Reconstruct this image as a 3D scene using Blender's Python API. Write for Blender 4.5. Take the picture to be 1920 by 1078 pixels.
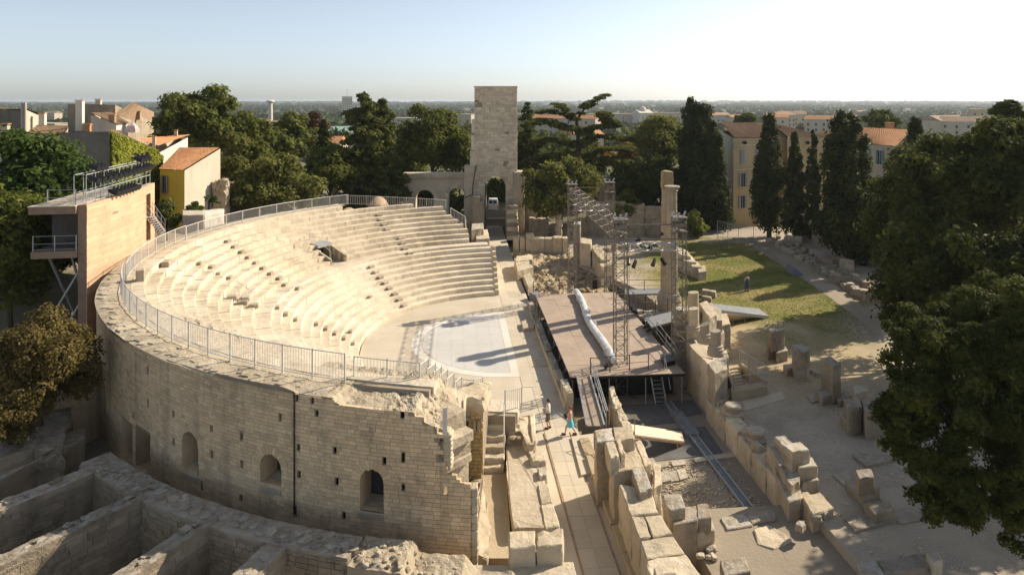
import bpy, bmesh, math, random
import numpy as np
from mathutils import Vector, Matrix, noise
R_ = math.radians
SC = bpy.context.scene
COL = SC.collection
for _o in list(bpy.data.objects): bpy.data.objects.remove(_o)

# ------------------------------------------------------------------ camera
F = 1280.0; H = 19.5; CX = 960.0; V0 = 190.0          # focal length in photo pixels, camera height, horizon row
cam = bpy.data.cameras.new('camera'); cam_o = bpy.data.objects.new('camera', cam); COL.objects.link(cam_o)
cam.sensor_width = 36.0; cam.lens = 36.0 * F / 1920.0
cam.shift_y = -(539.0 - V0) / 1920.0
cam.clip_start = 0.5; cam.clip_end = 30000
cam_o.location = (0, 0, H); cam_o.rotation_euler = (R_(90), 0, 0)
SC.camera = cam_o
# ------------------------------------------------------------------ sky and sun
SUN_AZ = math.atan2(17.9, 10.1)      # clockwise from +Y
SUN_EL = R_(33.0)
w = bpy.data.worlds.new('World'); SC.world = w; w.use_nodes = True
nt = w.node_tree; nt.nodes.clear()
sky = nt.nodes.new('ShaderNodeTexSky'); sky.sky_type = 'NISHITA'; sky.sun_disc = False
sky.sun_elevation = SUN_EL; sky.sun_rotation = SUN_AZ
sky.air_density = 0.72; sky.dust_density = 1.0; sky.ozone_density = 1.6; sky.altitude = 200
bg = nt.nodes.new('ShaderNodeBackground'); bg.inputs[1].default_value = 0.09
wo = nt.nodes.new('ShaderNodeOutputWorld')
hs = nt.nodes.new('ShaderNodeHueSaturation'); hs.inputs['Saturation'].default_value = .58; hs.inputs['Hue'].default_value = .494
nt.links.new(sky.outputs[0], hs.inputs['Color']); nt.links.new(hs.outputs[0], bg.inputs[0]); nt.links.new(bg.outputs[0], wo.inputs[0])
sun = bpy.data.lights.new('sun', 'SUN'); sun.energy = 4.1; sun.angle = R_(0.53); sun.color = (1.0, 0.88, 0.71)
sun_o = bpy.data.objects.new('sun', sun); COL.objects.link(sun_o)
sd = Vector((math.sin(SUN_AZ) * math.cos(SUN_EL), math.cos(SUN_AZ) * math.cos(SUN_EL), math.sin(SUN_EL)))
sun_o.rotation_euler = (-sd).to_track_quat('-Z', 'Y').to_euler(); sun_o.location = (60, 40, 60)
SC.view_settings.view_transform = 'Standard'; SC.view_settings.look = 'None'
SC.view_settings.exposure = 0.84; SC.view_settings.gamma = 1.0; SC.view_settings.use_curve_mapping = False
SC.cycles.use_denoising = True
SC.cycles.max_bounces = 8; SC.cycles.diffuse_bounces = 5; SC.cycles.transparent_max_bounces = 8; SC.cycles.volume_bounces = 0
SC.cycles.sample_clamp_indirect = 8.0

# ------------------------------------------------------------------ frames of reference
def P(u, v, z):                       # world point at height z that stands at photo pixel u, v
    k = (H - z) / (v - V0); return Vector(((u - CX) * k, F * k, z))
def PY(u, v, Y): return Vector(((u - CX) * Y / F, Y, H - (v - V0) * Y / F))
OX, OY = 1.4, 55.4                    # centre of the theatre
_dl = math.hypot(0.0877, 1.0); DX, DY = -0.0877 / _dl, 1 / _dl; NX, NY = DY, -DX
def L(a, b, z=0.0): return Vector((OX + a * DX + b * NX, OY + a * DY + b * NY, z))
def LI(p): x, y = p[0] - OX, p[1] - OY; return x * DX + y * DY, x * NX + y * NY
PH0 = math.atan2(DY, DX)              # world angle of the long axis
def A(r, ph, z=0.0): return Vector((OX + r * math.cos(ph), OY + r * math.sin(ph), z))
ANG = math.atan2(NY, NX)

# ------------------------------------------------------------------ mesh helpers
ORD = ['first', 'second', 'third', 'fourth', 'fifth', 'sixth', 'seventh', 'eighth', 'ninth', 'tenth', 'eleventh', 'twelfth', 'thirteenth', 'fourteenth', 'fifteenth', 'sixteenth']
class MB:
    def __init__(s): s.v = []; s.f = []
    def add(s, vs, fs):
        n = len(s.v); s.v += [tuple(p) for p in vs]; s.f += [tuple(i + n for i in f) for f in fs]; return s
    def hexa(s, lo, hi):              # two rings of 4, lo and hi, both counter-clockwise
        return s.add(list(lo) + list(hi), [(3, 2, 1, 0), (4, 5, 6, 7), (0, 1, 5, 4), (1, 2, 6, 5), (2, 3, 7, 6), (3, 0, 4, 7)])
    def box(s, c, d, rz=0.0):
        cx, cy, cz = c; hx, hy, hz = d[0] / 2, d[1] / 2, d[2] / 2; co, si = math.cos(rz), math.sin(rz)
        pt = lambda x, y, z: (cx + x * co - y * si, cy + x * si + y * co, cz + z)
        q = [(-hx, -hy), (hx, -hy), (hx, hy), (-hx, hy)]
        return s.hexa([pt(x, y, -hz) for x, y in q], [pt(x, y, hz) for x, y in q])
    def beam(s, p, q, w, h=None):     # rectangular bar from p to q
        p, q = Vector(p), Vector(q); h = h or w; d = (q - p).normalized()
        up = Vector((0, 0, 1)) if abs(d.z) < .95 else Vector((0, 1, 0))
        x = d.cross(up).normalized() * w / 2; y = x.cross(d).normalized() * h / 2
        ring = lambda c: [c - x - y, c + x - y, c + x + y, c - x + y]
        return s.hexa(ring(q)[::-1], ring(p)[::-1]) if False else s.hexa(ring(p), ring(q))
    def tube(s, p, q, r, n=6, r2=None):
        p, q = Vector(p), Vector(q); d = (q - p).normalized(); r2 = r if r2 is None else r2
        up = Vector((0, 0, 1)) if abs(d.z) < .95 else Vector((0, 1, 0))
        x = d.cross(up).normalized(); y = x.cross(d).normalized()
        v = [p + (x * math.cos(t) + y * math.sin(t)) * r for t in [2 * math.pi * i / n for i in range(n)]]
        v += [q + (x * math.cos(t) + y * math.sin(t)) * r2 for t in [2 * math.pi * i / n for i in range(n)]]
        return s.add(v, [(i, (i + 1) % n, n + (i + 1) % n, n + i) for i in range(n)] + [tuple(range(n))[::-1], tuple(range(n, 2 * n))])
    def path(s, pts, r, n=5):
        for i in range(len(pts) - 1): s.tube(pts[i], pts[i + 1], r, n)
        return s
    def lathe(s, prof, c, n=24, flute=0.0):
        v = []; k = len(prof)
        for i in range(n):
            t = 2 * math.pi * i / n
            for r, z, in prof:
                rr = r * (1 - flute * (i % 2)); v.append((c[0] + rr * math.cos(t), c[1] + rr * math.sin(t), c[2] + z))
        f = [(i * k + j, ((i + 1) % n) * k + j, ((i + 1) % n) * k + j + 1, i * k + j + 1) for i in range(n) for j in range(k - 1)]
        f += [tuple(i * k + k - 1 for i in range(n)), tuple(i * k for i in range(n))[::-1]]
        return s.add(v, f)
    def prism(s, poly, z0, z1):
        n = len(poly); ar = sum(poly[i][0] * poly[(i + 1) % n][1] - poly[(i + 1) % n][0] * poly[i][1] for i in range(n))
        if ar < 0: poly = poly[::-1]
        z0 = z0 if hasattr(z0, '__len__') else [z0] * n; z1 = z1 if hasattr(z1, '__len__') else [z1] * n
        if ar < 0: z0, z1 = z0[::-1], z1[::-1]
        v = [(p[0], p[1], z) for p, z in zip(poly, z0)] + [(p[0], p[1], z) for p, z in zip(poly, z1)]
        return s.add(v, [tuple(range(n))[::-1], tuple(range(n, 2 * n))] + [(i, (i + 1) % n, n + (i + 1) % n, n + i) for i in range(n)])
    def mesh(s, name, smooth=False):
        m = bpy.data.meshes.new(name); m.from_pydata(s.v, [], s.f)
        if smooth: m.polygons.foreach_set('use_smooth', [True] * len(m.polygons))
        m.update(); return m

def link(name, me, mat, parent=None, label=None, cat=None, group=None, kind=None, loc=None):
    o = bpy.data.objects.new(name, me); COL.objects.link(o)
    if me is not None and mat is not None and not me.materials: me.materials.append(mat)
    if parent is not None: o.parent = parent
    if loc is not None: o.location = loc
    for k, x in (('label', label), ('category', cat), ('group', group), ('kind', kind)):
        if x: o[k] = x
    return o
def build(mb, name, mat, parent=None, label=None, cat=None, group=None, kind=None, smooth=False):
    return link(name, mb.mesh(name, smooth), mat, parent, label, cat, group, kind)
def thing(name, label, cat, group=None, loc=(0, 0, 0)): return link(name, None, None, None, label, cat, group, None, loc)
def copy_tree(o, parent=None, label=None):
    c = o.copy(); COL.objects.link(c); c.parent = parent
    if label: c['label'] = label
    for ch in o.children: copy_tree(ch, c)
    return c

def rough(poly, z0, z1, amp=0.05, cuts=2, bev=0.04, seed=0, z1s=None, zamp=None):
    """stone block: polygon (list of xy) from z0 up to z1, edges knocked about"""
    n = len(poly); ar = sum(poly[i][0] * poly[(i + 1) % n][1] - poly[(i + 1) % n][0] * poly[i][1] for i in range(n))
    if ar < 0:
        poly = poly[::-1]; z1s = z1s[::-1] if z1s else None
    cx = sum(p[0] for p in poly) / n; cy = sum(p[1] for p in poly) / n
    bm = bmesh.new()
    top = [bm.verts.new((p[0] - cx, p[1] - cy, (z1s[i] if z1s else z1) - z0)) for i, p in enumerate(poly)]
    bot = [bm.verts.new((p[0] - cx, p[1] - cy, 0)) for p in poly]
    bm.faces.new(top); bm.faces.new(bot[::-1])
    for i in range(n): bm.faces.new((bot[i], bot[(i + 1) % n], top[(i + 1) % n], top[i]))
    if bev:
        ed = [e for e in bm.edges if not (e.verts[0].co.z == 0 and e.verts[1].co.z == 0)]
        try: bmesh.ops.bevel(bm, geom=ed, offset=bev, segments=1, affect='EDGES', clamp_overlap=True)
        except Exception: pass
    if cuts:
        ed = [e for e in bm.edges if e.calc_length() > .16]
        bmesh.ops.subdivide_edges(bm, edges=ed, cuts=min(cuts, 3), use_grid_fill=True)
        for _ in range(2 if cuts > 1 else 0):
            ed = [e for e in bm.edges if e.calc_length() > .42]
            if ed and len(bm.faces) < 900: bmesh.ops.subdivide_edges(bm, edges=ed, cuts=1, use_grid_fill=True)
    ext = [(max(p[i] for p in poly) - min(p[i] for p in poly)) / 2 for i in (0, 1)] + [(max(z1s) if z1s else z1) - z0]
    off = Vector((seed * 7.13, seed * 3.7, seed * 1.9))
    for v in bm.verts:
        q = noise.noise_vector(v.co * 1.7 + off) * amp + noise.noise_vector(v.co * 5.0 + off) * amp * .5
        if v.co.z < 0.01: q.z = 0
        if cuts:                                # corners and arrises are chipped most
            k = sum((abs(v.co.x) > ext[0] * .82, abs(v.co.y) > ext[1] * .82, v.co.z > ext[2] * .86))
            if k >= 2:
                c = noise.noise(v.co * 3.3 + off) + .5 * noise.noise(v.co * 8 + off)
                if c > .05: v.co -= Vector((v.co.x / (ext[0] + .01), v.co.y / (ext[1] + .01), .8)) * c * amp * 1.7
        v.co += q
    me = bpy.data.meshes.new('block'); bm.to_mesh(me); bm.free()
    return me, Vector((cx, cy, z0))
def block(name, poly, z0, z1, mat, parent=None, label=None, cat=None, group=None, seed=0, **k):
    me, c = rough(poly, z0, z1, seed=seed, **k); me.name = name
    o = link(name, me, mat, parent, label, cat, group)
    o.location = c - (parent.location if parent is not None else Vector((0, 0, 0)))
    return o
RUBM = []
def rubble(name, loc, s, mat, parent=None, label=None, cat=None, group=None, rg=random.Random(1)):
    if not RUBM:
        for i in range(7):
            bm = bmesh.new(); bmesh.ops.create_icosphere(bm, subdivisions=2, radius=1)
            for v in bm.verts:
                q = v.co * 1.1 + Vector((i * 9, 0, 0)); v.co *= 1 + .45 * noise.noise(q) + .2 * noise.noise(q * 2.5)
                v.co = Vector([max(-.72, min(.72, c)) for c in v.co])
            me = bpy.data.meshes.new('rubble'); bm.to_mesh(me); bm.free(); RUBM.append(me)
    me = rg.choice(RUBM); key = me.name + mat.name
    if key not in bpy.data.meshes: m2 = me.copy(); m2.name = key; m2.materials.append(mat)
    o = link(name, bpy.data.meshes[key], None, parent, label, cat, group); o.location = loc; o.rotation_euler = (rg.uniform(-.4, .4), rg.uniform(-.4, .4), rg.uniform(0, 6.28)); o.scale = (s * rg.uniform(.9, 1.6), s * rg.uniform(.8, 1.2), s * rg.uniform(.6, .95)); return o
def pxpoly(px, z): return [P(u, v, z)[:2] for u, v in px]
def rect(c, lx, ly, rz):
    co, si = math.cos(rz), math.sin(rz)
    return [(c[0] + x * co - y * si, c[1] + x * si + y * co) for x, y in ((-lx / 2, -ly / 2), (lx / 2, -ly / 2), (lx / 2, ly / 2), (-lx / 2, ly / 2))]

# ------------------------------------------------------------------ materials
MATS = {}
def mat_base(name):
    m = bpy.data.materials.new(name); m.use_nodes = True; nt = m.node_tree
    b = nt.nodes['Principled BSDF']; MATS[name] = m
    return m, nt, b
def N(nt, t, **k):
    n = nt.nodes.new(t)
    for a, x in k.items(): setattr(n, a, x)
    return n
def mixc(nt, a, b, f, mode='MIX'):
    n = nt.nodes.new('ShaderNodeMix'); n.data_type = 'RGBA'; n.blend_type = mode
    for s, x in ((6, a), (7, b), (0, f)):
        if hasattr(x, 'is_linked') or hasattr(x, 'links'): nt.links.new(x, n.inputs[s])
        elif s == 0: n.inputs[0].default_value = x
        else: n.inputs[s].default_value = (*x, 1)
    return n.outputs[2]
def noise_(nt, vec, scale, detail=4, rough=.6, lo=.35, hi=.65):
    n = N(nt, 'ShaderNodeTexNoise'); n.inputs['Scale'].default_value = scale; n.inputs['Detail'].default_value = detail; n.inputs['Roughness'].default_value = rough
    if vec is not None: nt.links.new(vec, n.inputs['Vector'])
    m = N(nt, 'ShaderNodeMapRange'); m.inputs[1].default_value = lo; m.inputs[2].default_value = hi
    nt.links.new(n.outputs[0], m.inputs[0]); return m.outputs[0]
def stone(name, c1, c2, dark=(.16, .14, .11), dark_amt=.5, s1=.25, s2=2.5, bump=.4, rough_=.92, streak=0.0, island=.25, pit=14.0, lichen=None, sat=1.03):
    m, nt, b = mat_base(name)
    g = N(nt, 'ShaderNodeNewGeometry'); pos = g.outputs['Position']
    a = noise_(nt, pos, s1, 5); c = noise_(nt, pos, s2, 6, .65)
    col = mixc(nt, c1, c2, a)
    f = N(nt, 'ShaderNodeMath', operation='MULTIPLY'); nt.links.new(c, f.inputs[0]); f.inputs[1].default_value = dark_amt
    d2 = noise_(nt, pos, s1 * 2.3, 6, .7, .48, .72)
    f2 = N(nt, 'ShaderNodeMath', operation='MULTIPLY'); nt.links.new(f.outputs[0], f2.inputs[0]); nt.links.new(d2, f2.inputs[1])
    col = mixc(nt, col, dark, f2.outputs[0])
    if streak:
        mp = N(nt, 'ShaderNodeMapping'); mp.inputs['Scale'].default_value = (1.1, 1.1, .12); nt.links.new(pos, mp.inputs['Vector'])
        st = noise_(nt, mp.outputs[0], 1.2, 5, .6, .5, .78)
        f3 = N(nt, 'ShaderNodeMath', operation='MULTIPLY'); nt.links.new(st, f3.inputs[0]); f3.inputs[1].default_value = streak
        col = mixc(nt, col, dark, f3.outputs[0])
    if lichen:
        sx = N(nt, 'ShaderNodeSeparateXYZ'); nt.links.new(g.outputs['True Normal'], sx.inputs[0])
        ln = noise_(nt, pos, 3.0, 5, .7, .42, .6)
        f4 = N(nt, 'ShaderNodeMath', operation='MULTIPLY'); nt.links.new(sx.outputs[2], f4.inputs[0]); nt.links.new(ln, f4.inputs[1]); f4.use_clamp = True
        col = mixc(nt, col, lichen, f4.outputs[0])
    sp = noise_(nt, pos, s2 * 7, 3, .8, .56, .8); f5 = N(nt, 'ShaderNodeMath', operation='MULTIPLY'); nt.links.new(sp, f5.inputs[0]); f5.inputs[1].default_value = .45
    col = mixc(nt, col, dark, f5.outputs[0])
    if island:
        oi = N(nt, 'ShaderNodeObjectInfo'); ad = N(nt, 'ShaderNodeMath', operation='ADD'); nt.links.new(g.outputs['Random Per Island'], ad.inputs[0]); nt.links.new(oi.outputs['Random'], ad.inputs[1])
        fr = N(nt, 'ShaderNodeMath', operation='FRACT'); nt.links.new(ad.outputs[0], fr.inputs[0])
        hs = N(nt, 'ShaderNodeHueSaturation'); mr = N(nt, 'ShaderNodeMapRange'); mr.inputs[3].default_value = 1 - island; mr.inputs[4].default_value = 1 + island * .6
        nt.links.new(fr.outputs[0], mr.inputs[0]); nt.links.new(mr.outputs[0], hs.inputs['Value']); nt.links.new(col, hs.inputs['Color']); col = hs.outputs[0]
    wm = N(nt, 'ShaderNodeHueSaturation'); wm.inputs['Saturation'].default_value = sat; nt.links.new(col, wm.inputs['Color']); col = wm.outputs[0]
    nt.links.new(col, b.inputs['Base Color']); b.inputs['Roughness'].default_value = rough_; b.inputs['Specular IOR Level'].default_value = .15
    if bump:
        n1 = N(nt, 'ShaderNodeTexNoise'); n1.inputs['Scale'].default_value = pit; n1.inputs['Detail'].default_value = 5; n1.inputs['Roughness'].default_value = .7; nt.links.new(pos, n1.inputs['Vector'])
        n2 = N(nt, 'ShaderNodeTexNoise'); n2.inputs['Scale'].default_value = pit * .28; n2.inputs['Detail'].default_value = 4; nt.links.new(pos, n2.inputs['Vector']); hm_ = N(nt, 'ShaderNodeMath', operation='MULTIPLY_ADD'); hm_.inputs[1].default_value = 1.6; nt.links.new(n2.outputs[0], hm_.inputs[0]); nt.links.new(n1.outputs[0], hm_.inputs[2])
        bp = N(nt, 'ShaderNodeBump'); bp.inputs['Strength'].default_value = bump; bp.inputs['Distance'].default_value = .06
        nt.links.new(hm_.outputs[0], bp.inputs['Height']); nt.links.new(bp.outputs[0], b.inputs['Normal'])
    return m
def plain(name, c, rough_=.6, metal=0.0, var=.15, scale=3.0, bump=0.0, spec=.4):
    m, nt, b = mat_base(name)
    g = N(nt, 'ShaderNodeNewGeometry'); a = noise_(nt, g.outputs['Position'], scale, 5)
    col = mixc(nt, tuple(x * (1 - var) for x in c), tuple(min(1, x * (1 + var)) for x in c), a)
    nt.links.new(col, b.inputs['Base Color']); b.inputs['Roughness'].default_value = rough_; b.inputs['Metallic'].default_value = metal; b.inputs['Specular IOR Level'].default_value = spec
    if bump:
        n1 = N(nt, 'ShaderNodeTexNoise'); n1.inputs['Scale'].default_value = scale * 5; nt.links.new(g.outputs['Position'], n1.inputs['Vector'])
        bp = N(nt, 'ShaderNodeBump'); bp.inputs['Strength'].default_value = bump; bp.inputs['Distance'].default_value = .05
        nt.links.new(n1.outputs[0], bp.inputs['Height']); nt.links.new(bp.outputs[0], b.inputs['Normal'])
    return m
def leafmat(name, c1, c2, trans=.35):
    m, nt, b = mat_base(name); out = nt.nodes['Material Output']
    at = N(nt, 'ShaderNodeAttribute', attribute_name='tint')
    g = N(nt, 'ShaderNodeNewGeometry'); a = noise_(nt, g.outputs['Position'], .5, 3)
    col = mixc(nt, c1, c2, at.outputs['Fac']); col = mixc(nt, col, tuple(x * .75 for x in c1), a)
    nt.links.new(col, b.inputs['Base Color']); b.inputs['Roughness'].default_value = .75; b.inputs['Specular IOR Level'].default_value = .15
    tr = N(nt, 'ShaderNodeBsdfTranslucent'); nt.links.new(col, tr.inputs['Color'])
    mx = N(nt, 'ShaderNodeMixShader'); mx.inputs[0].default_value = trans
    nt.links.new(b.outputs[0], mx.inputs[1]); nt.links.new(tr.outputs[0], mx.inputs[2]); nt.links.new(mx.outputs[0], out.inputs[0])
    return m

M_SEAT = stone('pale_limestone', (.69, .61, .48), (.61, .525, .40), (.33, .275, .20), .8, bump=.6, island=.10)
M_SEATR = stone('rubble_limestone', (.67, .585, .455), (.56, .475, .35), (.28, .225, .155), .8, s2=5, bump=.9, island=.12, pit=7)
M_WALL = stone('ashlar_limestone', (.77, .595, .385), (.67, .505, .32), (.22, .18, .14), .65, bump=.5, island=.18, streak=.55)
M_CORE = stone('mortar', (.36, .30, .22), (.30, .25, .18), (.17, .14, .11), .5, bump=.5, island=0)
M_RUB = stone('rubble_core', (.56, .48, .35), (.42, .34, .24), (.16, .13, .09), .9, s1=.8, s2=6, bump=1.0, island=.2, pit=5)
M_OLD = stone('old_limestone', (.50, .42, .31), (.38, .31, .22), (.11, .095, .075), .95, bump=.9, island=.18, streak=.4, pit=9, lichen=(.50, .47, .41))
M_GREY = stone('grey_limestone', (.42, .345, .25), (.31, .25, .175), (.08, .07, .06), .95, bump=.9, island=.2, streak=.45, pit=9, lichen=(.42, .38, .32))
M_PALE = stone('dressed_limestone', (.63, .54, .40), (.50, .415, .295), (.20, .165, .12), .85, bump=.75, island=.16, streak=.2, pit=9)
M_TOWER = stone('tower_limestone', (.75, .645, .485), (.65, .55, .40), (.32, .26, .19), .65, s2=3.5, bump=.6, island=.2, pit=5, streak=.25)
M_RUB2 = stone('earthy_rubble', (.45, .36, .24), (.34, .265, .17), (.13, .10, .07), .9, s1=.8, s2=6, bump=1.0, island=.2, pit=5)
M_PAVE = stone('paving_stone', (.58, .51, .40), (.50, .43, .325), (.33, .28, .21), .4, bump=.15, island=.08)
M_ORCH = stone('grey_marble', (.55, .535, .505), (.51, .49, .455), (.43, .41, .37), .4, bump=.1, island=.03, sat=1.0)
M_BAND = stone('white_marble', (.70, .67, .61), (.62, .58, .5), (.45, .4, .33), .3, bump=.1, island=.06)
M_DIRT = stone('packed_earth', (.36, .305, .235), (.30, .25, .185), (.22, .185, .14), .6, s1=.12, s2=1.2, bump=.4, island=0, pit=20)
M_SAND = stone('sandy_earth', (.50, .41, .28), (.40, .32, .21), (.26, .2, .13), .6, s1=.15, s2=1.5, bump=.4, island=0, pit=20)
M_STEEL = plain('galvanised_steel', (.42, .43, .43), .5, .5, .1)
M_TRUSS = plain('weathered_truss_steel', (.19, .165, .13), .6, .4, .15)
M_ALU = plain('truss_aluminium', (.44, .435, .42), .45, .5, .1)
M_BLACK = plain('black_metal', (.016, .016, .017), .5, .2, .2)
M_DARK = plain('dark_door_recess_shade', (.05, .047, .055), .7, 0, .2)  # near-black of dark doors; in openings and passage the colour stands for shade
M_WOODST = plain('stage_plywood', (.37, .285, .215), .75, 0, .12, 1.2)
M_WOOD = plain('timber', (.34, .235, .135), .8, 0, .25, 4)
M_PLAST = plain('plastic_wrap', (.68, .70, .70), .25, 0, .12, 6, .6, .6)
M_MAT = plain('grey_floor_mat', (.13, .125, .12), .9, 0, .15, 1.5)
M_DECK = plain('grey_deck', (.20, .205, .21), .8, 0, .2, 3)
M_TILE = stone('roof_tile', (.54, .29, .15), (.45, .22, .11), (.22, .14, .09), .7, s1=.4, s2=5, bump=.2, island=.2)
M_TILET = stone('tan_roof_tile', (.40, .29, .19), (.33, .22, .14), (.17, .12, .08), .8, s1=.4, s2=5, bump=.2, island=.2)
M_PL_Y = stone('yellow_plaster', (.86, .58, .12), (.80, .53, .10), (.4, .27, .1), .3, bump=.1, island=0, streak=.2)
M_PL_P = stone('pale_plaster', (.55, .48, .38), (.50, .43, .33), (.3, .26, .2), .4, bump=.15, island=0, streak=.4)
M_PL_W = stone('white_plaster', (.70, .64, .54), (.62, .56, .46), (.4, .36, .3), .3, bump=.1, island=0, streak=.2)
M_PL_G = stone('grey_plaster', (.22, .195, .155), (.165, .145, .115), (.07, .06, .05), .7, bump=.2, island=0, streak=.5)
M_PL_C = stone('cream_plaster', (.58, .46, .27), (.52, .41, .24), (.36, .28, .18), .3, bump=.1, island=0, streak=.15)
M_SHUT_B = plain('grey_blue_shutter', (.27, .33, .38), .6, 0, .1)
M_SHUT_T = plain('teal_shutter', (.13, .27, .29), .6, 0, .1)
M_SHUT_L = plain('lilac_shutter', (.34, .28, .31), .6, 0, .1)
M_GLASS = plain('window_glass', (.03, .035, .04), .12, 0, .2, 2, 0, .6)
M_BOOTH = stone('striped_cladding', (.64, .43, .285), (.56, .365, .235), (.38, .25, .16), .5, s1=.6, s2=3, bump=.2, island=.10)
M_BARK = stone('bark', (.11, .085, .06), (.075, .058, .04), (.03, .025, .02), .6, s1=1.5, s2=8, bump=.8, island=0)
# ================================================================== ground and terrain
def sstep(a, b, x):
    t = np.clip((x - a) / (b - a), 0, 1); return t * t * (3 - 2 * t)
def ground_z(x, y):
    x = np.asarray(x, float); y = np.asarray(y, float)
    r = np.hypot(x - OX, y - OY)
    z = np.full(x.shape, -1.2)
    z = z + 7.4 * sstep(-27, -36, x) * sstep(40, 52, y) * (1 - sstep(150, 260, y)) * (1 - sstep(-100, -220, x))
    z = z + 2.6 * sstep(102, 112, y) * sstep(-30, -22, x) * (1 - sstep(28, 40, x)) * (1 - sstep(135, 220, y))
    z = z + 3.0 * sstep(-14, -24, x) * sstep(76, 84, y) * (1 - sstep(140, 220, y)) * sstep(-44, -36, x)
    far = sstep(140, 330, np.hypot(x, y))
    z = z * (1 - far) + (-7.0) * far
    fz = sstep(3000, 9500, np.hypot(x, y))
    return z + fz * (13 + 7 * np.sin(x / 1900. + 1) + 5 * np.sin(x / 800. + y / 1500.))
def grid_mesh(xs, ys, zf):
    X, Y = np.meshgrid(xs, ys); Z = zf(X, Y); nx, ny = len(xs), len(ys)
    v = np.stack([X.ravel(), Y.ravel(), Z.ravel()], 1)
    i = np.arange(nx * ny).reshape(ny, nx)
    f = np.stack([i[:-1, :-1].ravel(), i[:-1, 1:].ravel(), i[1:, 1:].ravel(), i[1:, :-1].ravel()], 1)
    me = bpy.data.meshes.new('grid'); me.from_pydata(v.tolist(), [], f.tolist())
    me.polygons.foreach_set('use_smooth', [True] * len(me.polygons)); me.update(); return me
def axis(lo, hi, near, step):
    a = list(np.arange(-near, near + step, step)); x = near; s = step
    while x < hi: s *= 1.22; x += s; a.append(x)
    x = -near; s = step
    while x > lo: s *= 1.22; x -= s; a.insert(0, x)
    return np.array(a)
def ground_mat():
    m, nt, b = mat_base('town_ground'); g = N(nt, 'ShaderNodeNewGeometry'); pos = g.outputs['Position']
    col = mixc(nt, (.085, .095, .04), (.16, .15, .08), noise_(nt, pos, .01, 6))
    col = mixc(nt, col, (.25, .22, .17), noise_(nt, pos, .03, 5, .6, .55, .7))
    sx = N(nt, 'ShaderNodeVectorMath', operation='LENGTH'); nt.links.new(pos, sx.inputs[0])
    mr = N(nt, 'ShaderNodeMapRange'); mr.inputs[1].default_value = 80; mr.inputs[2].default_value = 160; nt.links.new(sx.outputs['Value'], mr.inputs[0])
    col = mixc(nt, mixc(nt, (.24, .20, .15), (.17, .15, .10), noise_(nt, pos, .3, 5)), col, mr.outputs[0])
    nt.links.new(col, b.inputs['Base Color']); b.inputs['Roughness'].default_value = .95; b.inputs['Specular IOR Level'].default_value = .1
    return m
link('ground', grid_mesh(axis(-11000, 11000, 130, 3.0), np.array(sorted(list(axis(-400, 12500, 170, 3.0)))), ground_z), ground_mat(), kind='structure')

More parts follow.
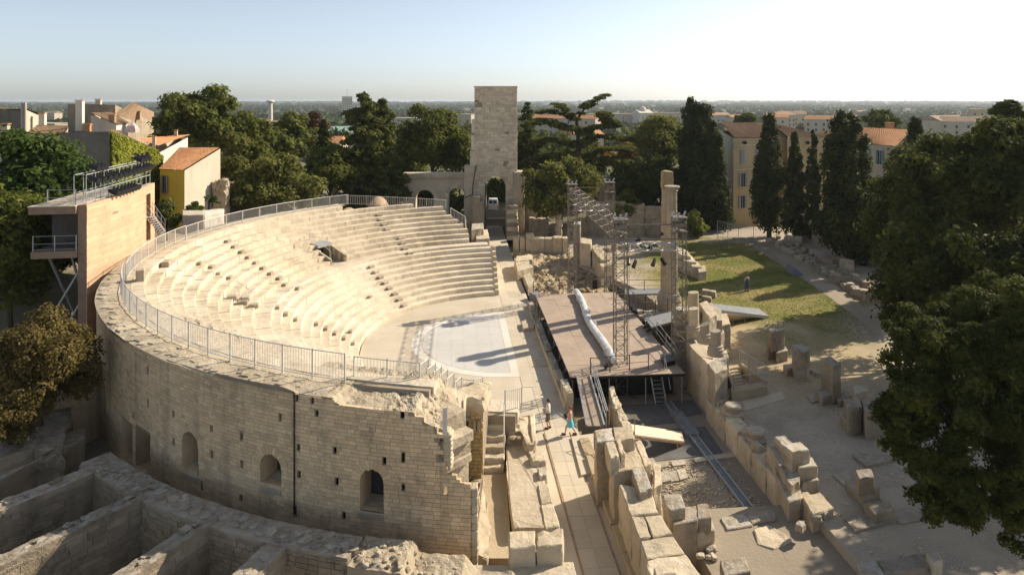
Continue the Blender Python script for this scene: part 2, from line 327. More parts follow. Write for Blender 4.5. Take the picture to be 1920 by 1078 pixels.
# terrace (earth and lawn) behind the stage wall, one sheet, gently uneven
TZ = 0.55
ter = [L(-60, 10.4), L(-25, 10.4), L(-12.6, 10.6), L(-12.6, 13.2), L(-4, 13.2), L(12, 12.6), L(24, 8), L(45, 8), (50, 104), (58, 70), (60, 30), (40, -5)]
def lawn_mat():
    m, nt, b = mat_base('lawn_and_earth'); g = N(nt, 'ShaderNodeNewGeometry'); pos = g.outputs['Position']
    sx = N(nt, 'ShaderNodeSeparateXYZ'); nt.links.new(pos, sx.inputs[0])
    # distance (in ellipse units) from the middle of the lawn
    v = N(nt, 'ShaderNodeVectorMath', operation='SUBTRACT'); nt.links.new(pos, v.inputs[0]); v.inputs[1].default_value = (25.0, 75.0, TZ)
    mp = N(nt, 'ShaderNodeMapping'); mp.inputs['Rotation'].default_value = (0, 0, R_(-4)); mp.inputs['Scale'].default_value = (1 / 12.0, 1 / 22.0, 0); nt.links.new(v.outputs[0], mp.inputs[0])
    ln = N(nt, 'ShaderNodeVectorMath', operation='LENGTH'); nt.links.new(mp.outputs[0], ln.inputs[0])
    nz = N(nt, 'ShaderNodeTexNoise'); nz.inputs['Scale'].default_value = .22; nz.inputs['Detail'].default_value = 6; nt.links.new(pos, nz.inputs[0])
    ad = N(nt, 'ShaderNodeMath', operation='ADD'); nt.links.new(ln.outputs['Value'], ad.inputs[0]); nt.links.new(nz.outputs[0], ad.inputs[1])
    mr = N(nt, 'ShaderNodeMapRange'); mr.inputs[1].default_value = 1.22; mr.inputs[2].default_value = 1.55; nt.links.new(ad.outputs[0], mr.inputs[0])
    grass = mixc(nt, (.13, .15, .032), (.21, .195, .058), noise_(nt, pos, .35, 5)); grass = mixc(nt, grass, (.30, .235, .10), noise_(nt, pos, .16, 6, .6, .46, .64))
    grass = mixc(nt, grass, (.085, .115, .02), noise_(nt, pos, 5, 4, .6, .5, .8))
    earth = mixc(nt, (.40, .34, .265), (.46, .39, .30), noise_(nt, pos, .5, 6)); earth = mixc(nt, earth, (.29, .245, .185), noise_(nt, pos, .18, 6, .65, .5, .7))
    earth = mixc(nt, earth, (.46, .42, .35), noise_(nt, pos, 2.3, 6, .75, .55, .75))
    sand = mixc(nt, (.45, .36, .22), (.38, .30, .19), noise_(nt, pos, .8, 5))
    v2 = N(nt, 'ShaderNodeVectorMath', operation='DISTANCE'); nt.links.new(pos, v2.inputs[0]); v2.inputs[1].default_value = (20.5, 52, TZ)
    m2 = N(nt, 'ShaderNodeMapRange'); m2.inputs[1].default_value = 5; m2.inputs[2].default_value = 12; m2.inputs[3].default_value = 1; m2.inputs[4].default_value = 0; nt.links.new(v2.outputs['Value'], m2.inputs[0])
    earth = mixc(nt, earth, sand, m2.outputs[0])
    col = mixc(nt, grass, earth, mr.outputs[0])
    nt.links.new(col, b.inputs['Base Color']); b.inputs['Roughness'].default_value = .95; b.inputs['Specular IOR Level'].default_value = .1
    n1 = N(nt, 'ShaderNodeTexNoise'); n1.inputs['Scale'].default_value = 9; n1.inputs['Detail'].default_value = 6; nt.links.new(pos, n1.inputs['Vector'])
    bp = N(nt, 'ShaderNodeBump'); bp.inputs['Strength'].default_value = .5; bp.inputs['Distance'].default_value = .08; nt.links.new(n1.outputs[0], bp.inputs['Height']); nt.links.new(bp.outputs[0], b.inputs['Normal'])
    return m
M_LAWN = lawn_mat()
build(MB().prism([p[:2] for p in ter], -1.5, TZ), 'terrace', M_LAWN, kind='structure')
# gravel path along the far edge of the lawn
pth = [P(u, v, TZ)[:2] for u, v in [(1400, 452), (1445, 456), (1500, 492), (1560, 530), (1640, 590), (1660, 640), (1640, 640), (1600, 590), (1530, 540), (1470, 500), (1420, 470)]]
build(MB().prism(pth, TZ - .2, TZ + .012), 'path', M_DIRT, kind='structure')
# pit floor under and before the stage
PZ = -0.75
build(MB().prism([L(-60, 1.0)[:2], L(14, 1.0)[:2], L(14, 14)[:2], L(-12, 14)[:2], L(-12, 10.9)[:2], L(-60, 10.9)[:2]], -1.5, PZ), 'pit_floor', M_DIRT, kind='structure')
# open floor beside the seating, up to the tower
build(MB().prism([L(-30, -3.5)[:2], L(-30, 1.2)[:2], L(20, 1.2)[:2], L(70, 1.6)[:2], L(70, -3.0)[:2], L(14, -3.2)[:2], L(13, -10)[:2], L(-13, -10)[:2], L(-13, -3.5)[:2]], -1.5, 0.0), 'lane_floor', M_PAVE, kind='structure')

# ---- orchestra: white marble band round grey slabs
orch = link('orchestra_floor', None, None, kind='structure')
oc = A(0, 0, 0)
m = MB(); pts = []
for i in range(0, 41):
    t = math.pi * i / 40; pts.append(L(13.6 * math.cos(t), -1.9 - 0 * 13.6 * math.sin(t) - 11.5 * math.sin(t)))
build(MB().prism([p[:2] for p in pts], -.3, .004), 'pavement', M_PAVE, orch)
# half-round inlay: white band, grey slabs inside. flat side along b=-1.9
ac = 0.5
def hm(t, r): return L(ac + r * math.cos(t), -2.05 - r * math.sin(t))
m = MB(); k = 36
for i in range(k):
    t0, t1 = math.pi * i / k, math.pi * (i + 1) / k
    m.add([(*hm(t, r)[:2], .012) for t, r in ((t0, 6.7), (t1, 6.7), (t1, 7.45), (t0, 7.45))], [(0, 1, 2, 3)])
build(m, 'curved_band', M_BAND, orch)
m = MB(); c = L(ac, -1.72); m.box((c[0], c[1], .006), (14.9, .66, .014), PH0); build(m, 'straight_band', M_BAND, orch)
rng = random.Random(4)
bb = -2.1
while bb > -8.7:
    wdt = rng.uniform(.95, 1.15); aa = -6.7
    while aa < 6.7:
        ln = rng.uniform(1.3, 2.4)
        lim = math.sqrt(max(0, 6.68 ** 2 - (abs(bb - wdt + 2.05)) ** 2)); lim2 = math.sqrt(max(0, 6.68 ** 2 - (abs(bb + 2.05)) ** 2))
        a0, a1 = aa + .004, aa + ln - .004
        if a1 > -lim2 and a0 < lim2:
            q = [(max(-lim2, min(lim2, a0)), bb), (max(-lim2, min(lim2, a1)), bb), (max(-lim, min(lim, a1)), bb - wdt + .016), (max(-lim, min(lim, a0)), bb - wdt + .016)]
            if abs(q[2][0] - q[3][0]) + abs(q[0][0] - q[1][0]) > .3 and lim > .2:
                z = .010 + rng.random() * .001
                build(MB().prism([L(ac + x, y)[:2] for x, y in q], -.05, z), 'paving_slab', M_ORCH, orch)
        aa += ln
    bb -= wdt

# ---- slab lane running towards the tower
lane = link('lane_paving', None, None, kind='structure')
aa = -31.0; rng = random.Random(9)
while aa < 34:
    ln = rng.uniform(.9, 1.5) * (1 if aa < -6 else 1.5)
    if aa < -10: cells = [(-.80, -.10), (-.10, .62)]
    else: cells = [(-1.45, -.55), (-.55, .35)]
    for b0, b1 in cells:
        z = .016 + rng.random() * .010; g = .006
        build(MB().prism([L(aa + g, b0 + g)[:2], L(aa + ln - g, b0 + g)[:2], L(aa + ln - g, b1 - g)[:2], L(aa + g, b1 - g)[:2]], -.1, z), 'paving_slab', M_PAVE, lane)
    aa += ln
# thin steel edging strips each side of the near lane
for b in (-.86, .68):
    build(MB().prism([L(-31, b - .03)[:2], L(-15.3, b - .03)[:2], L(-15.3, b + .03)[:2], L(-31, b + .03)[:2]], -.1, .05), 'edging_strip', M_WOOD, lane)
# irregular slabs between orchestra and stage
rng = random.Random(21)
aa = -14.0
while aa < 13:
    ln = rng.uniform(.5, 1.2)
    if rng.random() < .7:
        build(MB().box((*L(aa + ln / 2, rng.uniform(.55, .8))[:2], -.02), (ln - .03, rng.uniform(.35, .6), .07 + .02 * rng.random()), PH0 + rng.uniform(-.03, .03)), 'paving_slab', M_PAVE, lane)
    aa += ln
# ================================================================== seating bowl
rng = random.Random(11)
rows = []                                     # (r_front, r_back, z_top, b_far_end, b_near_end)
for i in range(9): rows.append((13.5 + .70 * i, 13.5 + .70 * (i + 1), .40 * (i + 1), -1.95, -2.3 - .05 * i))
rows.append((19.8, 21.0, 3.85, -2.3, -2.8))    # walkway half way up
fe = [-4.4, -4.4, -4.5, -5.0, -5.6, -6.3, -7.0, -7.3, -10.8, -18.3]
for i in range(10): rows.append((21.0 + .72 * i, 21.0 + .72 * (i + 1), 3.85 + .415 * (i + 1), fe[i], -4.6 - .25 * i))
seating = thing('theatre_seating', 'pale stone semicircle of curved seating rows round the open orchestra', 'seating')
def end_phi(r, b, side):                       # world angle where circle r meets line b on far (+1) or near (-1) side
    c = max(-1, min(1, b / r)); t = math.acos(c)   # angle from n axis
    return ANG + t if side > 0 else ANG + 2 * math.pi - t
def arc_block(r0, r1, p0, p1, z0, z1, jr=0.0, jz=0.0, seg=None):
    mb = MB(); n = seg or max(1, int(round((p1 - p0) * r0 / 1.3)))
    e = .008 / r0
    ps = [p0 + e + (p1 - p0 - 2 * e) * i / n for i in range(n + 1)]; v = []
    bv = .03
    for p in ps:
        v += [A(r0 + jr, p, z0), A(r0 + jr, p, z1 + jz - bv), A(r0 + jr + bv, p, z1 + jz), A(r1 + .05, p, z1 + jz), A(r1 + .05, p, z0)]
    f = []
    for i in range(n):
        for k in range(4): a = i * 5 + k; f.append((a, a + 5, a + 6, a + 1)[::-1])
    f += [(0, 1, 2, 3, 4)[::-1], tuple(n * 5 + k for k in range(5))]
    return mb.add(v, f)
# vomitory opening cut into the first upper rows
VOM = math.atan2(*(lambda q: (q[1] - OY, q[0] - OX))(P(628, 478, 4.6)))
if VOM < 0: VOM += 2 * math.pi
cells = []
for ri, (r0, r1, z, bf, bn) in enumerate(rows):
    pf, pn = end_phi(r0 + .3, bf, 1), end_phi(r0 + .3, bn, -1)
    p = pf; upper = ri > 9
    while p < pn - .01:
        ln = (rng.uniform(.75, 1.5) if ri < 10 else rng.uniform(.5, 1.0)) / r0
        p1 = min(pn, p + ln)
        if pn - p1 < .3 / r0: p1 = pn
        wid = 0.9 / r0
        if 10 <= ri <= 13 and p1 > VOM - wid and p < VOM + wid:
            if p < VOM - wid - .01: cells.append((ri, p, VOM - wid))
            p = max(p1, VOM + wid); continue
        cells.append((ri, p, p1)); p = p1
def seat_geo(c):
    ri, p0, p1 = c; r0, r1, z, _, _ = rows[ri]
    zb = (rows[ri - 1][2] if ri else 0) - .35
    e = 1.0 if ri < 10 else 1.6
    mid = (p0 + p1) / 2; wl = math.exp(-((mid - math.pi * 1.08) / .42) ** 2)      # the left middle is the most worn
    return arc_block(r0, r1, p0, p1, zb, z, rng.gauss(0, .005 * e + .006 * wl), rng.gauss(0, .003 * e + .006 * wl)), r0, mid, z
geo = [(c, *seat_geo(c)) for c in cells]
def psize(g):
    q = A(g[2], g[3], g[4]); return (1 if g[0][0] < 10 else .8) / q.y * (g[0][2] - g[0][1]) * g[2] * (1.0 if abs(q.x / q.y) < .75 and q.y > 44 else .3)
order = sorted(geo, key=psize, reverse=True)
for g in order[:300]: build(g[1], 'seat_block', M_SEAT if g[0][0] < 10 else M_SEATR, seating)
for nm, mt, tst in (('worn_seat_blocks', M_SEAT, lambda i: i < 10), ('rubble_seat_blocks', M_SEATR, lambda i: i >= 10)):
    mb = MB()
    for g in order[300:]:
        if tst(g[0][0]): mb.add(g[1].v, g[1].f)
    build(mb, nm, mt, seating, kind='stuff')
# solid core under the rows
mb = MB()
for ri, (r0, r1, z, bf, bn) in enumerate(rows):
    pf, pn = end_phi(r0 + .3, bf - .1, 1), end_phi(r0 + .3, bn - .1, -1); n = 40
    if 10 <= ri <= 13: spans = [(pf, VOM - .92 / r0), (VOM + .92 / r0, pn)]
    else: spans = [(pf, pn)]
    for a0, a1 in spans:
        k = max(4, int((a1 - a0) * 14)); g = arc_block(r0 + .16, r1 + .3, a0, a1, -.6, z - .07, seg=k); mb.add(g.v, g.f)
build(mb, 'masonry_core', M_CORE, seating)
# stair blocks on the aisles: one small dressed block on each row
stair_px = [[(716, 398), (722, 407), (727, 416), (733, 425), (738, 435), (743, 445), (748, 455), (754, 465)],
            [(684, 490), (693, 500), (702, 510), (712, 520), (722, 531), (732, 541), (742, 552), (752, 563)],
            [(401, 442), (416, 452), (431, 462), (446, 472), (460, 482), (474, 492), (486, 502), (502, 511), (517, 523), (533, 533)],
            [(517, 569), (535, 578), (554, 588), (573, 597), (591, 606), (609, 615), (628, 624), (645, 633)],
            [(372, 483), (388, 490), (405, 502), (426, 510)],
            [(321, 587), (347, 596), (372, 605), (396, 612), (421, 623), (447, 633)]]
def on_rows(u, v):                              # the row whose tread is met by the ray through u, v
    best = None
    for ri, (r0, r1, z, _, _) in enumerate(rows):
        for zz in (z + .12,):
            q = P(u, v, zz); r = math.hypot(q.x - OX, q.y - OY); d = abs(r - (r0 + .25))
            if best is None or d < best[0]: best = (d, ri, math.atan2(q.y - OY, q.x - OX))
    return best[1], best[2]
for li, line in enumerate(stair_px):
    for (u, v) in line:
        ri, ph = on_rows(u, v); r0, r1, z, _, _ = rows[ri]
        c = A(r0 - .17, ph, 0); zlo = rows[ri - 1][2] if ri else 0
        me, cc = rough(rect(c, .34, .62, ph), zlo - .05, zlo + .23, amp=.015, cuts=1, bev=.02, seed=u)
        o = link('stair_block', me, M_OLD, seating); o.location = cc
# loose larger blocks left on the rows
for (u, v, sx, sy, sz) in [(301, 496, .9, .5, .38), (242, 524, .8, .5, .75), (655, 620, .5, .35, .2), (690, 555, .5, .4, .2)]:
    ri, ph = on_rows(u, v); z = rows[ri][2]; q = A(rows[ri][0] + .3, ph, z)
    block('stone_block', rect(q, sy, sx, ph), z - .02, z + sz, M_OLD, label={301: 'squat weathered block lying on the upper left seating rows', 242: 'small pile of brown stones by the rim railing on the seating', 655: 'small flat stone on the lowest seating rows', 690: 'small stone lying on the middle seating rows beside the stair'}[u], cat='stone block', seed=u, amp=.03)
# rim walk round the top
mb = MB(); k = 70; p0, p1 = end_phi(29, -18.5, 1), R_(253.0)
ps = [p0 + (p1 - p0) * i / k for i in range(k + 1)]
rad = [28.1, 28.6, 29.1, 29.6, 30.08]
v = [A(r + (noise.noise(Vector((p * 40, r * 3, 0))) * .05 if 0 < j < 4 else noise.noise(Vector((p * 60, 0, 5))) * .04), p, 7.98 + noise.noise(Vector((p * 30, r * 2, 2))) * .07 - (.06 if j == 4 else 0)) for p in ps for j, r in enumerate(rad)]
f = [(i * 5 + j, i * 5 + j + 1, (i + 1) * 5 + j + 1, (i + 1) * 5 + j) for i in range(k) for j in range(4)]
mb.add(v, f); build(mb, 'rim_walk', M_PALE, seating)
# broken paving slabs on the rim
rng = random.Random(5)
for i in range(150):
    p = rng.uniform(R_(196), R_(250)); r = rng.uniform(28.75, 29.7); q = A(r, p, 0); z = 7.99
    pol = [(q.x + rng.uniform(.22, .42) * math.cos(t), q.y + rng.uniform(.22, .42) * math.sin(t)) for t in [R_(a + rng.uniform(-15, 15)) for a in (0, 72, 144, 216, 288)]]
    build(MB().prism(pol, z - .05, z + rng.uniform(.0, .03)), 'rim_slab', M_PALE, seating)

# vomitory: side walls, lintel, dark passage and a stone landing
vom = thing('vomitory_entrance', 'dark doorway cut into the seating rows under a steel lintel', 'entrance')
e = A(1, VOM) - A(0, VOM); VT = Vector((-e.y, e.x, 0))
def VP(r, s, z): q = A(r, VOM); return Vector((q.x + VT.x * s, q.y + VT.y * s, z))
for s in (-1, 1):
    build(MB().hexa([VP(20.95, s * .92, 3.5), VP(24.2, s * .92, 3.5), VP(24.2, s * 1.12, 3.5), VP(20.95, s * 1.12, 3.5)][::(1 if s > 0 else -1)],
                    [VP(20.95, s * .92, 4.4), VP(24.2, s * .92, 5.65), VP(24.2, s * 1.12, 5.65), VP(20.95, s * 1.12, 4.4)][::(1 if s > 0 else -1)]), 'side_wall', M_OLD, vom)
build(MB().hexa([VP(22.8, -.92, 5.25), VP(22.8, .92, 5.25), VP(24.3, .92, 5.35), VP(24.3, -.92, 5.35)][::-1], [VP(22.8, -.92, 5.5), VP(22.8, .92, 5.5), VP(24.3, .92, 5.7), VP(24.3, -.92, 5.7)][::-1]), 'lintel', M_STEEL, vom)
build(MB().hexa([VP(24.0, -.92, 3.5), VP(24.2, -.92, 3.5), VP(24.2, .92, 3.5), VP(24.0, .92, 3.5)], [VP(24.0, -.92, 5.34), VP(24.2, -.92, 5.34), VP(24.2, .92, 5.34), VP(24.0, .92, 5.34)]), 'passage_wall', M_DARK, vom)  # near-black end wall stands for the unlit depth of the passage
build(MB().hexa([VP(20.9, -.92, 3.6), VP(24.2, -.92, 3.6), VP(24.2, .92, 3.6), VP(20.9, .92, 3.6)], [VP(20.9, -.92, 3.83), VP(24.2, -.92, 3.83), VP(24.2, .92, 3.83), VP(20.9, .92, 3.83)]), 'threshold', M_OLD, vom)
build(MB().beam(VP(22.8, -.6, 3.8), VP(22.8, -.6, 5.3), .07), 'prop', M_STEEL, vom)

# ================================================================== outer curved wall
RW = 30.0
def wall_hit(u):
    k = (u - CX) / F; a = k * k + 1; b = -2 * (k * OX + OY); c = OX * OX + OY * OY - RW * RW
    Y = (-b - math.sqrt(max(0, b * b - 4 * a * c))) / (2 * a); return math.atan2(Y - OY, k * Y - OX) % (2 * math.pi), Y
def WP(u, v): ph, Y = wall_hit(u); return ph, H - (v - V0) * Y / F
cwall = thing('curved_wall', 'tall curved ashlar outer wall of the theatre with arched windows', 'wall')
top_px = [(176, 575), (213, 625), (298, 669), (401, 699), (480, 716), (530, 725), (552, 733), (556, 737), (600, 743), (624, 745), (626, 752), (637, 758), (640, 762), (775, 772), (777, 780), (790, 783), (794, 790), (805, 795), (818, 800), (822, 812), (823, 862), (838, 880), (852, 893), (866, 905), (878, 909)]
tw = sorted([WP(u, v) for u, v in top_px])
PHI0, PHI1 = R_(200), WP(883, 950)[0]
def top_z(ph):
    if ph <= tw[0][0]: return 7.92
    for (a, z), (b, z2) in zip(tw, tw[1:]):
        if a <= ph <= b: return z + (z2 - z) * (ph - a) / (b - a)
    return tw[-1][1]
opens = []                                     # phi0, phi1, z_sill, z_spring, arched
for u0, u1, vt, vb, arch in [(675, 719, 879, 957, 1), (488, 527, 851, 910, 1), (341, 371, 809, 884, 1), (228, 248, 787, 862, 0), (254, 281, 805, 884, 0), (190, 198, 712, 783, 1)]:
    a, z0 = WP((u0 + u1) / 2, vb); _, z1 = WP((u0 + u1) / 2, vt); w2 = (WP(u1, vt)[0] - WP(u0, vt)[0]) / 2
    opens.append((a - w2, a + w2, z0, z1 - (w2 * RW if arch else 0), arch))
holes = []
for u, v in [(627, 847), (631, 900), (644, 967), (756, 858), (756, 916), (834, 919), (754, 778), (560, 890), (559, 838), (525, 783), (585, 748), (452, 817), (453, 870), (397, 853), (396, 803), (325, 776), (325, 827), (277, 695), (277, 756), (250, 780), (378, 910), (451, 934), (553, 959), (720, 867), (556, 744), (593, 774)]:
    holes.append(WP(u, v))
def blocked(ph0, ph1, z0, z1):
    """returns list of angular intervals left of [ph0, ph1] after cutting openings"""
    iv = [(ph0, ph1)]; zm = (z0 + z1) / 2
    for a, b, zs, zsp, arch in opens:
        if zm < zs: continue
        w2 = (b - a) / 2; mid = (a + b) / 2
        if zm <= zsp: h = w2
        elif arch and zm < zsp + w2 * RW: h = math.sqrt(max(0, (w2 * RW) ** 2 - (zm - zsp) ** 2)) / RW
        else: continue
        iv = [q for x, y in iv for q in ((x, min(y, mid - h)), (max(x, mid + h), y)) if q[1] - q[0] > .06 / RW]
    for hp, hz in holes:
        if z0 < hz + .09 and z1 > hz - .09:
            h = .085 / RW; iv = [q for x, y in iv for q in ((x, min(y, hp - h)), (max(x, hp + h), y)) if q[1] - q[0] > .03 / RW]
    return iv
def stone_face(ph0, ph1, z0, z1, pr, r=RW, depth=.14):
    g = .005; e = g / r; c = .006
    lo = [A(r - depth, ph0, z0), A(r - depth, ph1, z0), A(r - depth, ph1, z1), A(r - depth, ph0, z1)]
    hi = [A(r + pr, ph0 + e + c / r, z0 + g + c), A(r + pr, ph1 - e - c / r, z0 + g + c), A(r + pr, ph1 - e - c / r, z1 - g - c), A(r + pr, ph0 + e + c / r, z1 - g - c)]
    md = [A(r + pr - .014, ph0 + e, z0 + g), A(r + pr - .014, ph1 - e, z0 + g), A(r + pr - .014, ph1 - e, z1 - g), A(r + pr - .014, ph0 + e, z1 - g)]
    mb = MB(); mb.add(lo + md + hi, [(8, 9, 10, 11)] + [(i, (i + 1) % 4, 4 + (i + 1) % 4, 4 + i) for i in range(4)] + [(4 + i, 4 + (i + 1) % 4, 8 + (i + 1) % 4, 8 + i) for i in range(4)])
    return mb
rng = random.Random(3); stones = []
z = 1.2
while z < 8.0:
    h = rng.uniform(.13, .17); ph = PHI0 + rng.random() * .01
    while ph < PHI1:
        ln = rng.uniform(.26, .52) / RW; p1 = min(ph + ln, PHI1)
        if z + h * .6 <= top_z((ph + p1) / 2):
            for a, b in blocked(ph, p1, z, z + h): stones.append((a, b, z, min(z + h, 7.93)))
        ph = p1
    z += h
def ssz(s): return -math.cos(s[0] - R_(268)) * (s[1] - s[0])
stones.sort(key=lambda s: (-(s[1] - s[0]) * (s[3] - s[2]) * (1.0 if s[0] > R_(238) else .2)))
mb = MB()
for i, s in enumerate(stones):
    g = stone_face(*s, rng.gauss(0, .004))
    if i < 300: build(g, 'stone', M_WALL, cwall)
    else: mb.add(g.v, g.f)
build(mb, 'stonework', M_WALL, cwall, kind='stuff')
# core behind the stones, with the openings left free, and its top
mb = MB(); nph = 420; zs = np.arange(1.0, 8.0, .12)
for i in range(nph):
    a0 = PHI0 + (PHI1 - PHI0) * i / nph; a1 = PHI0 + (PHI1 - PHI0) * (i + 1) / nph; am = (a0 + a1) / 2
    run = None
    for z0 in list(zs) + [99]:
        free = z0 < 50 and z0 + .06 < top_z(am) and any(x <= am <= y for x, y in blocked(a0, a1, z0, z0 + .12))
        if free and run is None: run = z0
        if not free and run is not None:
            zt = min(z0, top_z(am)); r = RW - .016
            mb.add([A(r, a0, run), A(r, a1, run), A(r, a1, zt), A(r, a0, zt)], [(0, 1, 2, 3)]); run = None
build(mb, 'mortar_bed', M_CORE, cwall)
# window niches and doors
for a, b, zs_, zsp, arch in opens:
    n = 14; w2 = (b - a) / 2; mid = (a + b) / 2
    prof = [(a, zs_), (a, zsp)] + ([(mid - w2 * math.cos(math.pi * i / n), zsp + w2 * RW * math.sin(math.pi * i / n)) for i in range(1, n)] if arch else []) + [(b, zsp), (b, zs_)]
    d = 1.0 if arch else 2.4
    fr = [A(RW + .005, p, q) for p, q in prof]; bk = [A(RW - d, p, q) for p, q in prof]; k = len(prof)
    mb = MB().add(fr + bk, [(i, (i + 1) % k, k + (i + 1) % k, k + i) for i in range(k)])
    nm = build(mb, 'window_reveal' if arch else 'door_reveal', M_WALL, cwall)
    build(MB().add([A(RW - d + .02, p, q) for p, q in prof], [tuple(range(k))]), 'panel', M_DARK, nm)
    if arch and w2 * RW > .25:                 # ring of wedge stones round the arch
        m_ = 13; w = w2 * RW
        for i in range(m_):
            t0, t1 = math.pi * i / m_ + .012, math.pi * (i + 1) / m_ - .012
            q = lambda t, rr, pr: A(RW + pr, mid - rr * math.cos(t) / RW, zsp + rr * math.sin(t))
            o_ = .34
            build(MB().hexa([q(t0, w, -.2), q(t1, w, -.2), q(t1, w + o_, -.2), q(t0, w + o_, -.2)], [q(t0, w, .02), q(t1, w, .02), q(t1, w + o_, .02), q(t0, w + o_, .02)]), 'arch_stone', M_WALL, cwall)
        build(MB().hexa([A(RW - .9, a, zs_ - .3), A(RW - .9, b, zs_ - .3), A(RW + .06, b, zs_ - .3), A(RW + .06, a, zs_ - .3)][::-1], [A(RW - .9, a, zs_ + .12), A(RW - .9, b, zs_ + .12), A(RW + .06, b, zs_ - .12), A(RW + .06, a, zs_ - .12)][::-1]), 'sill', M_OLD, cwall)
# cable down the wall
ph, zt = WP(553, 735); _, zb = WP(555, 962)
build(MB().tube(A(RW + .05, ph, zt), A(RW + .05, ph, zb), .03, 6), 'down_cable', M_BLACK, cwall)
# broken wall head: rubble heightfield between the fence and the outer edge, falling to the right
mb = MB(); pa, pb = R_(249.0), wall_hit(827)[0]; ni, nj = 90, 26; v = []
for i in range(ni + 1):
    p = pa + (pb - pa) * i / ni
    for j in range(nj + 1):
        s = j / nj; r = 26.8 + (RW + .02 - 26.8) * s
        zt = top_z(min(p, PHI1)); zi = 7.95 if p < R_(252) else 7.95 - 3.0 * max(0, (p - R_(260)) / R_(5)) ** 1.3
        z = zt * (s ** .8) + zi * (1 - s ** .8) if p > R_(253) else 7.93 + (zt - 7.93) * s ** 3
        q = Vector((r * 1.4, p * 40, 0)); amp = .0 if p < R_(250) else (.06 if p < R_(258) else .13) * (1 - .75 * s ** 6)
        z += noise.noise(q) * amp + noise.noise(q * 2.9) * amp * .8 + noise.noise(q * 7) * amp * .45
        v.append(A(r, p, max(z, 1.2)))
f = [(i * (nj + 1) + j, i * (nj + 1) + j + 1, (i + 1) * (nj + 1) + j + 1, (i + 1) * (nj + 1) + j) for i in range(ni) for j in range(nj)]
n0 = len(v); v += [A(26.8 + (RW + .02 - 26.8) * j / nj, pb + R_(.15) * noise.noise(Vector((j * .9, 0, 0))), 3.2) for j in range(nj + 1)]
f += [(ni * (nj + 1) + j, ni * (nj + 1) + j + 1, n0 + j + 1, n0 + j) for j in range(nj)]
mb.add(v, f)
build(mb, 'broken_wall_head', M_RUB, cwall)
rng = random.Random(8)
for i in range(90):                           # rubble stones sticking out of the broken head
    p = rng.uniform(R_(258.5), pb - R_(.2)); r = rng.uniform(27.3, 29.9); zt = top_z(p); s = (r - 26.8) / 3.2
    zi = 7.95 - 3.0 * max(0, (p - R_(260)) / R_(5)) ** 1.3; z = zt * (s ** .8) + zi * (1 - s ** .8)
    q = A(r, p, 0); rubble('rubble_stone', (q.x, q.y, z - .05), rng.uniform(.06, .15), M_RUB, cwall)

# cut end of the wall: cornice block, frieze and ragged edge stones
for i in range(17):
    v = 815 + i * 3.0 if i < 16 else 868
    ph, z = WP(826 + (3 if i % 2 else 0), 812 + i * 4.4)
    q = A(RW - .35, ph + .006, 0)
    block('edge_stone', rect(q, .5, .24 + .08 * (i % 2), ph), z - .12, z + .02, M_PALE, cwall, seed=i, amp=.02, cuts=1)
# ================================================================== gallery ring and radial walls, lower left
ZR = 3.8; RR0, RR1 = 31.5, 32.7
gal = build(MB().prism([A(RW - .3, p)[:2] for p in np.linspace(R_(196), R_(266), 40)] + [A(32, p)[:2] for p in np.linspace(R_(266), R_(196), 40)], -1.4, 1.55), 'gallery_floor', M_DIRT, kind='structure')
def course_face(pts_fn, length, z0, ztop, rng, parent, mat, hmin=.2, hmax=.3, lmin=.35, lmax=.8, nm='stone', cap=60):
    """stones laid in courses over a face; pts_fn(s, z, out) gives a point"""
    st = []; z = z0
    while z < ztop:
        h = min(rng.uniform(hmin, hmax), ztop - z)
        if h < .08: break
        s = rng.uniform(-.3, 0)
        while s < length:
            l = rng.uniform(lmin, lmax); a, b = max(0, s), min(length, s + l)
            if b - a > .08: st.append((a, b, z, z + h))
            s += l
        z += h
    st.sort(key=lambda q: -q[3]); mb = MB()
    for i, (a, b, c, d) in enumerate(st):
        pr = rng.gauss(0, .010); g = .011
        lo = [pts_fn(x, y, -.1) for x, y in ((a, c), (b, c), (b, d), (a, d))]; hi = [pts_fn(x, y, .02 + pr) for x, y in ((a + g, c + g), (b - g, c + g), (b - g, d - g), (a + g, d - g))]
        m_ = MB().add(lo + hi, [(4, 5, 6, 7)] + [(k, (k + 1) % 4, 4 + (k + 1) % 4, 4 + k) for k in range(4)])
        if i < cap: build(m_, nm, mat, parent)
        else: mb.add(m_.v, m_.f)
    if mb.v: build(mb, 'stonework', mat, parent, kind='stuff')
def rough_top(pa, pb, r0, r1, zf, parent, mat, name='wall_top', ni=80, nj=8, amp=.05, zlow=-1.1):
    v = []
    for i in range(ni + 1):
        p = pa + (pb - pa) * i / ni
        for j in range(nj + 1):
            r = r0 + (r1 - r0) * j / nj; q = Vector((r * 2, p * 60, 1)); e = 1 if 0 < j < nj else .5
            v.append(A(r + (noise.noise(q * .9) * .05 if j in (0, nj) else 0), p, zf(p, j / nj) + (noise.noise(q) + .6 * noise.noise(q * 3.1)) * amp * e))
    w = nj + 1
    f = [(i * w + j, i * w + j + 1, (i + 1) * w + j + 1, (i + 1) * w + j) for i in range(ni) for j in range(nj)]
    n0 = len(v)
    for i in range(ni + 1):
        p = pa + (pb - pa) * i / ni; v.append(A(r0, p, zlow)); v.append(A(r1, p, zlow))
    for i in range(ni):
        a = n0 + 2 * i
        f.append((a, i * w, (i + 1) * w, a + 2)); f.append((i * w + nj, a + 1, a + 3, (i + 1) * w + nj))
    f += [tuple([n0] + [j for j in range(w)][::1] + [n0 + 1]), tuple([n0 + 2 * ni] + [ni * w + j for j in range(w)] + [n0 + 2 * ni + 1])[::-1]]
    return build(MB().add(v, f), name, mat, parent)
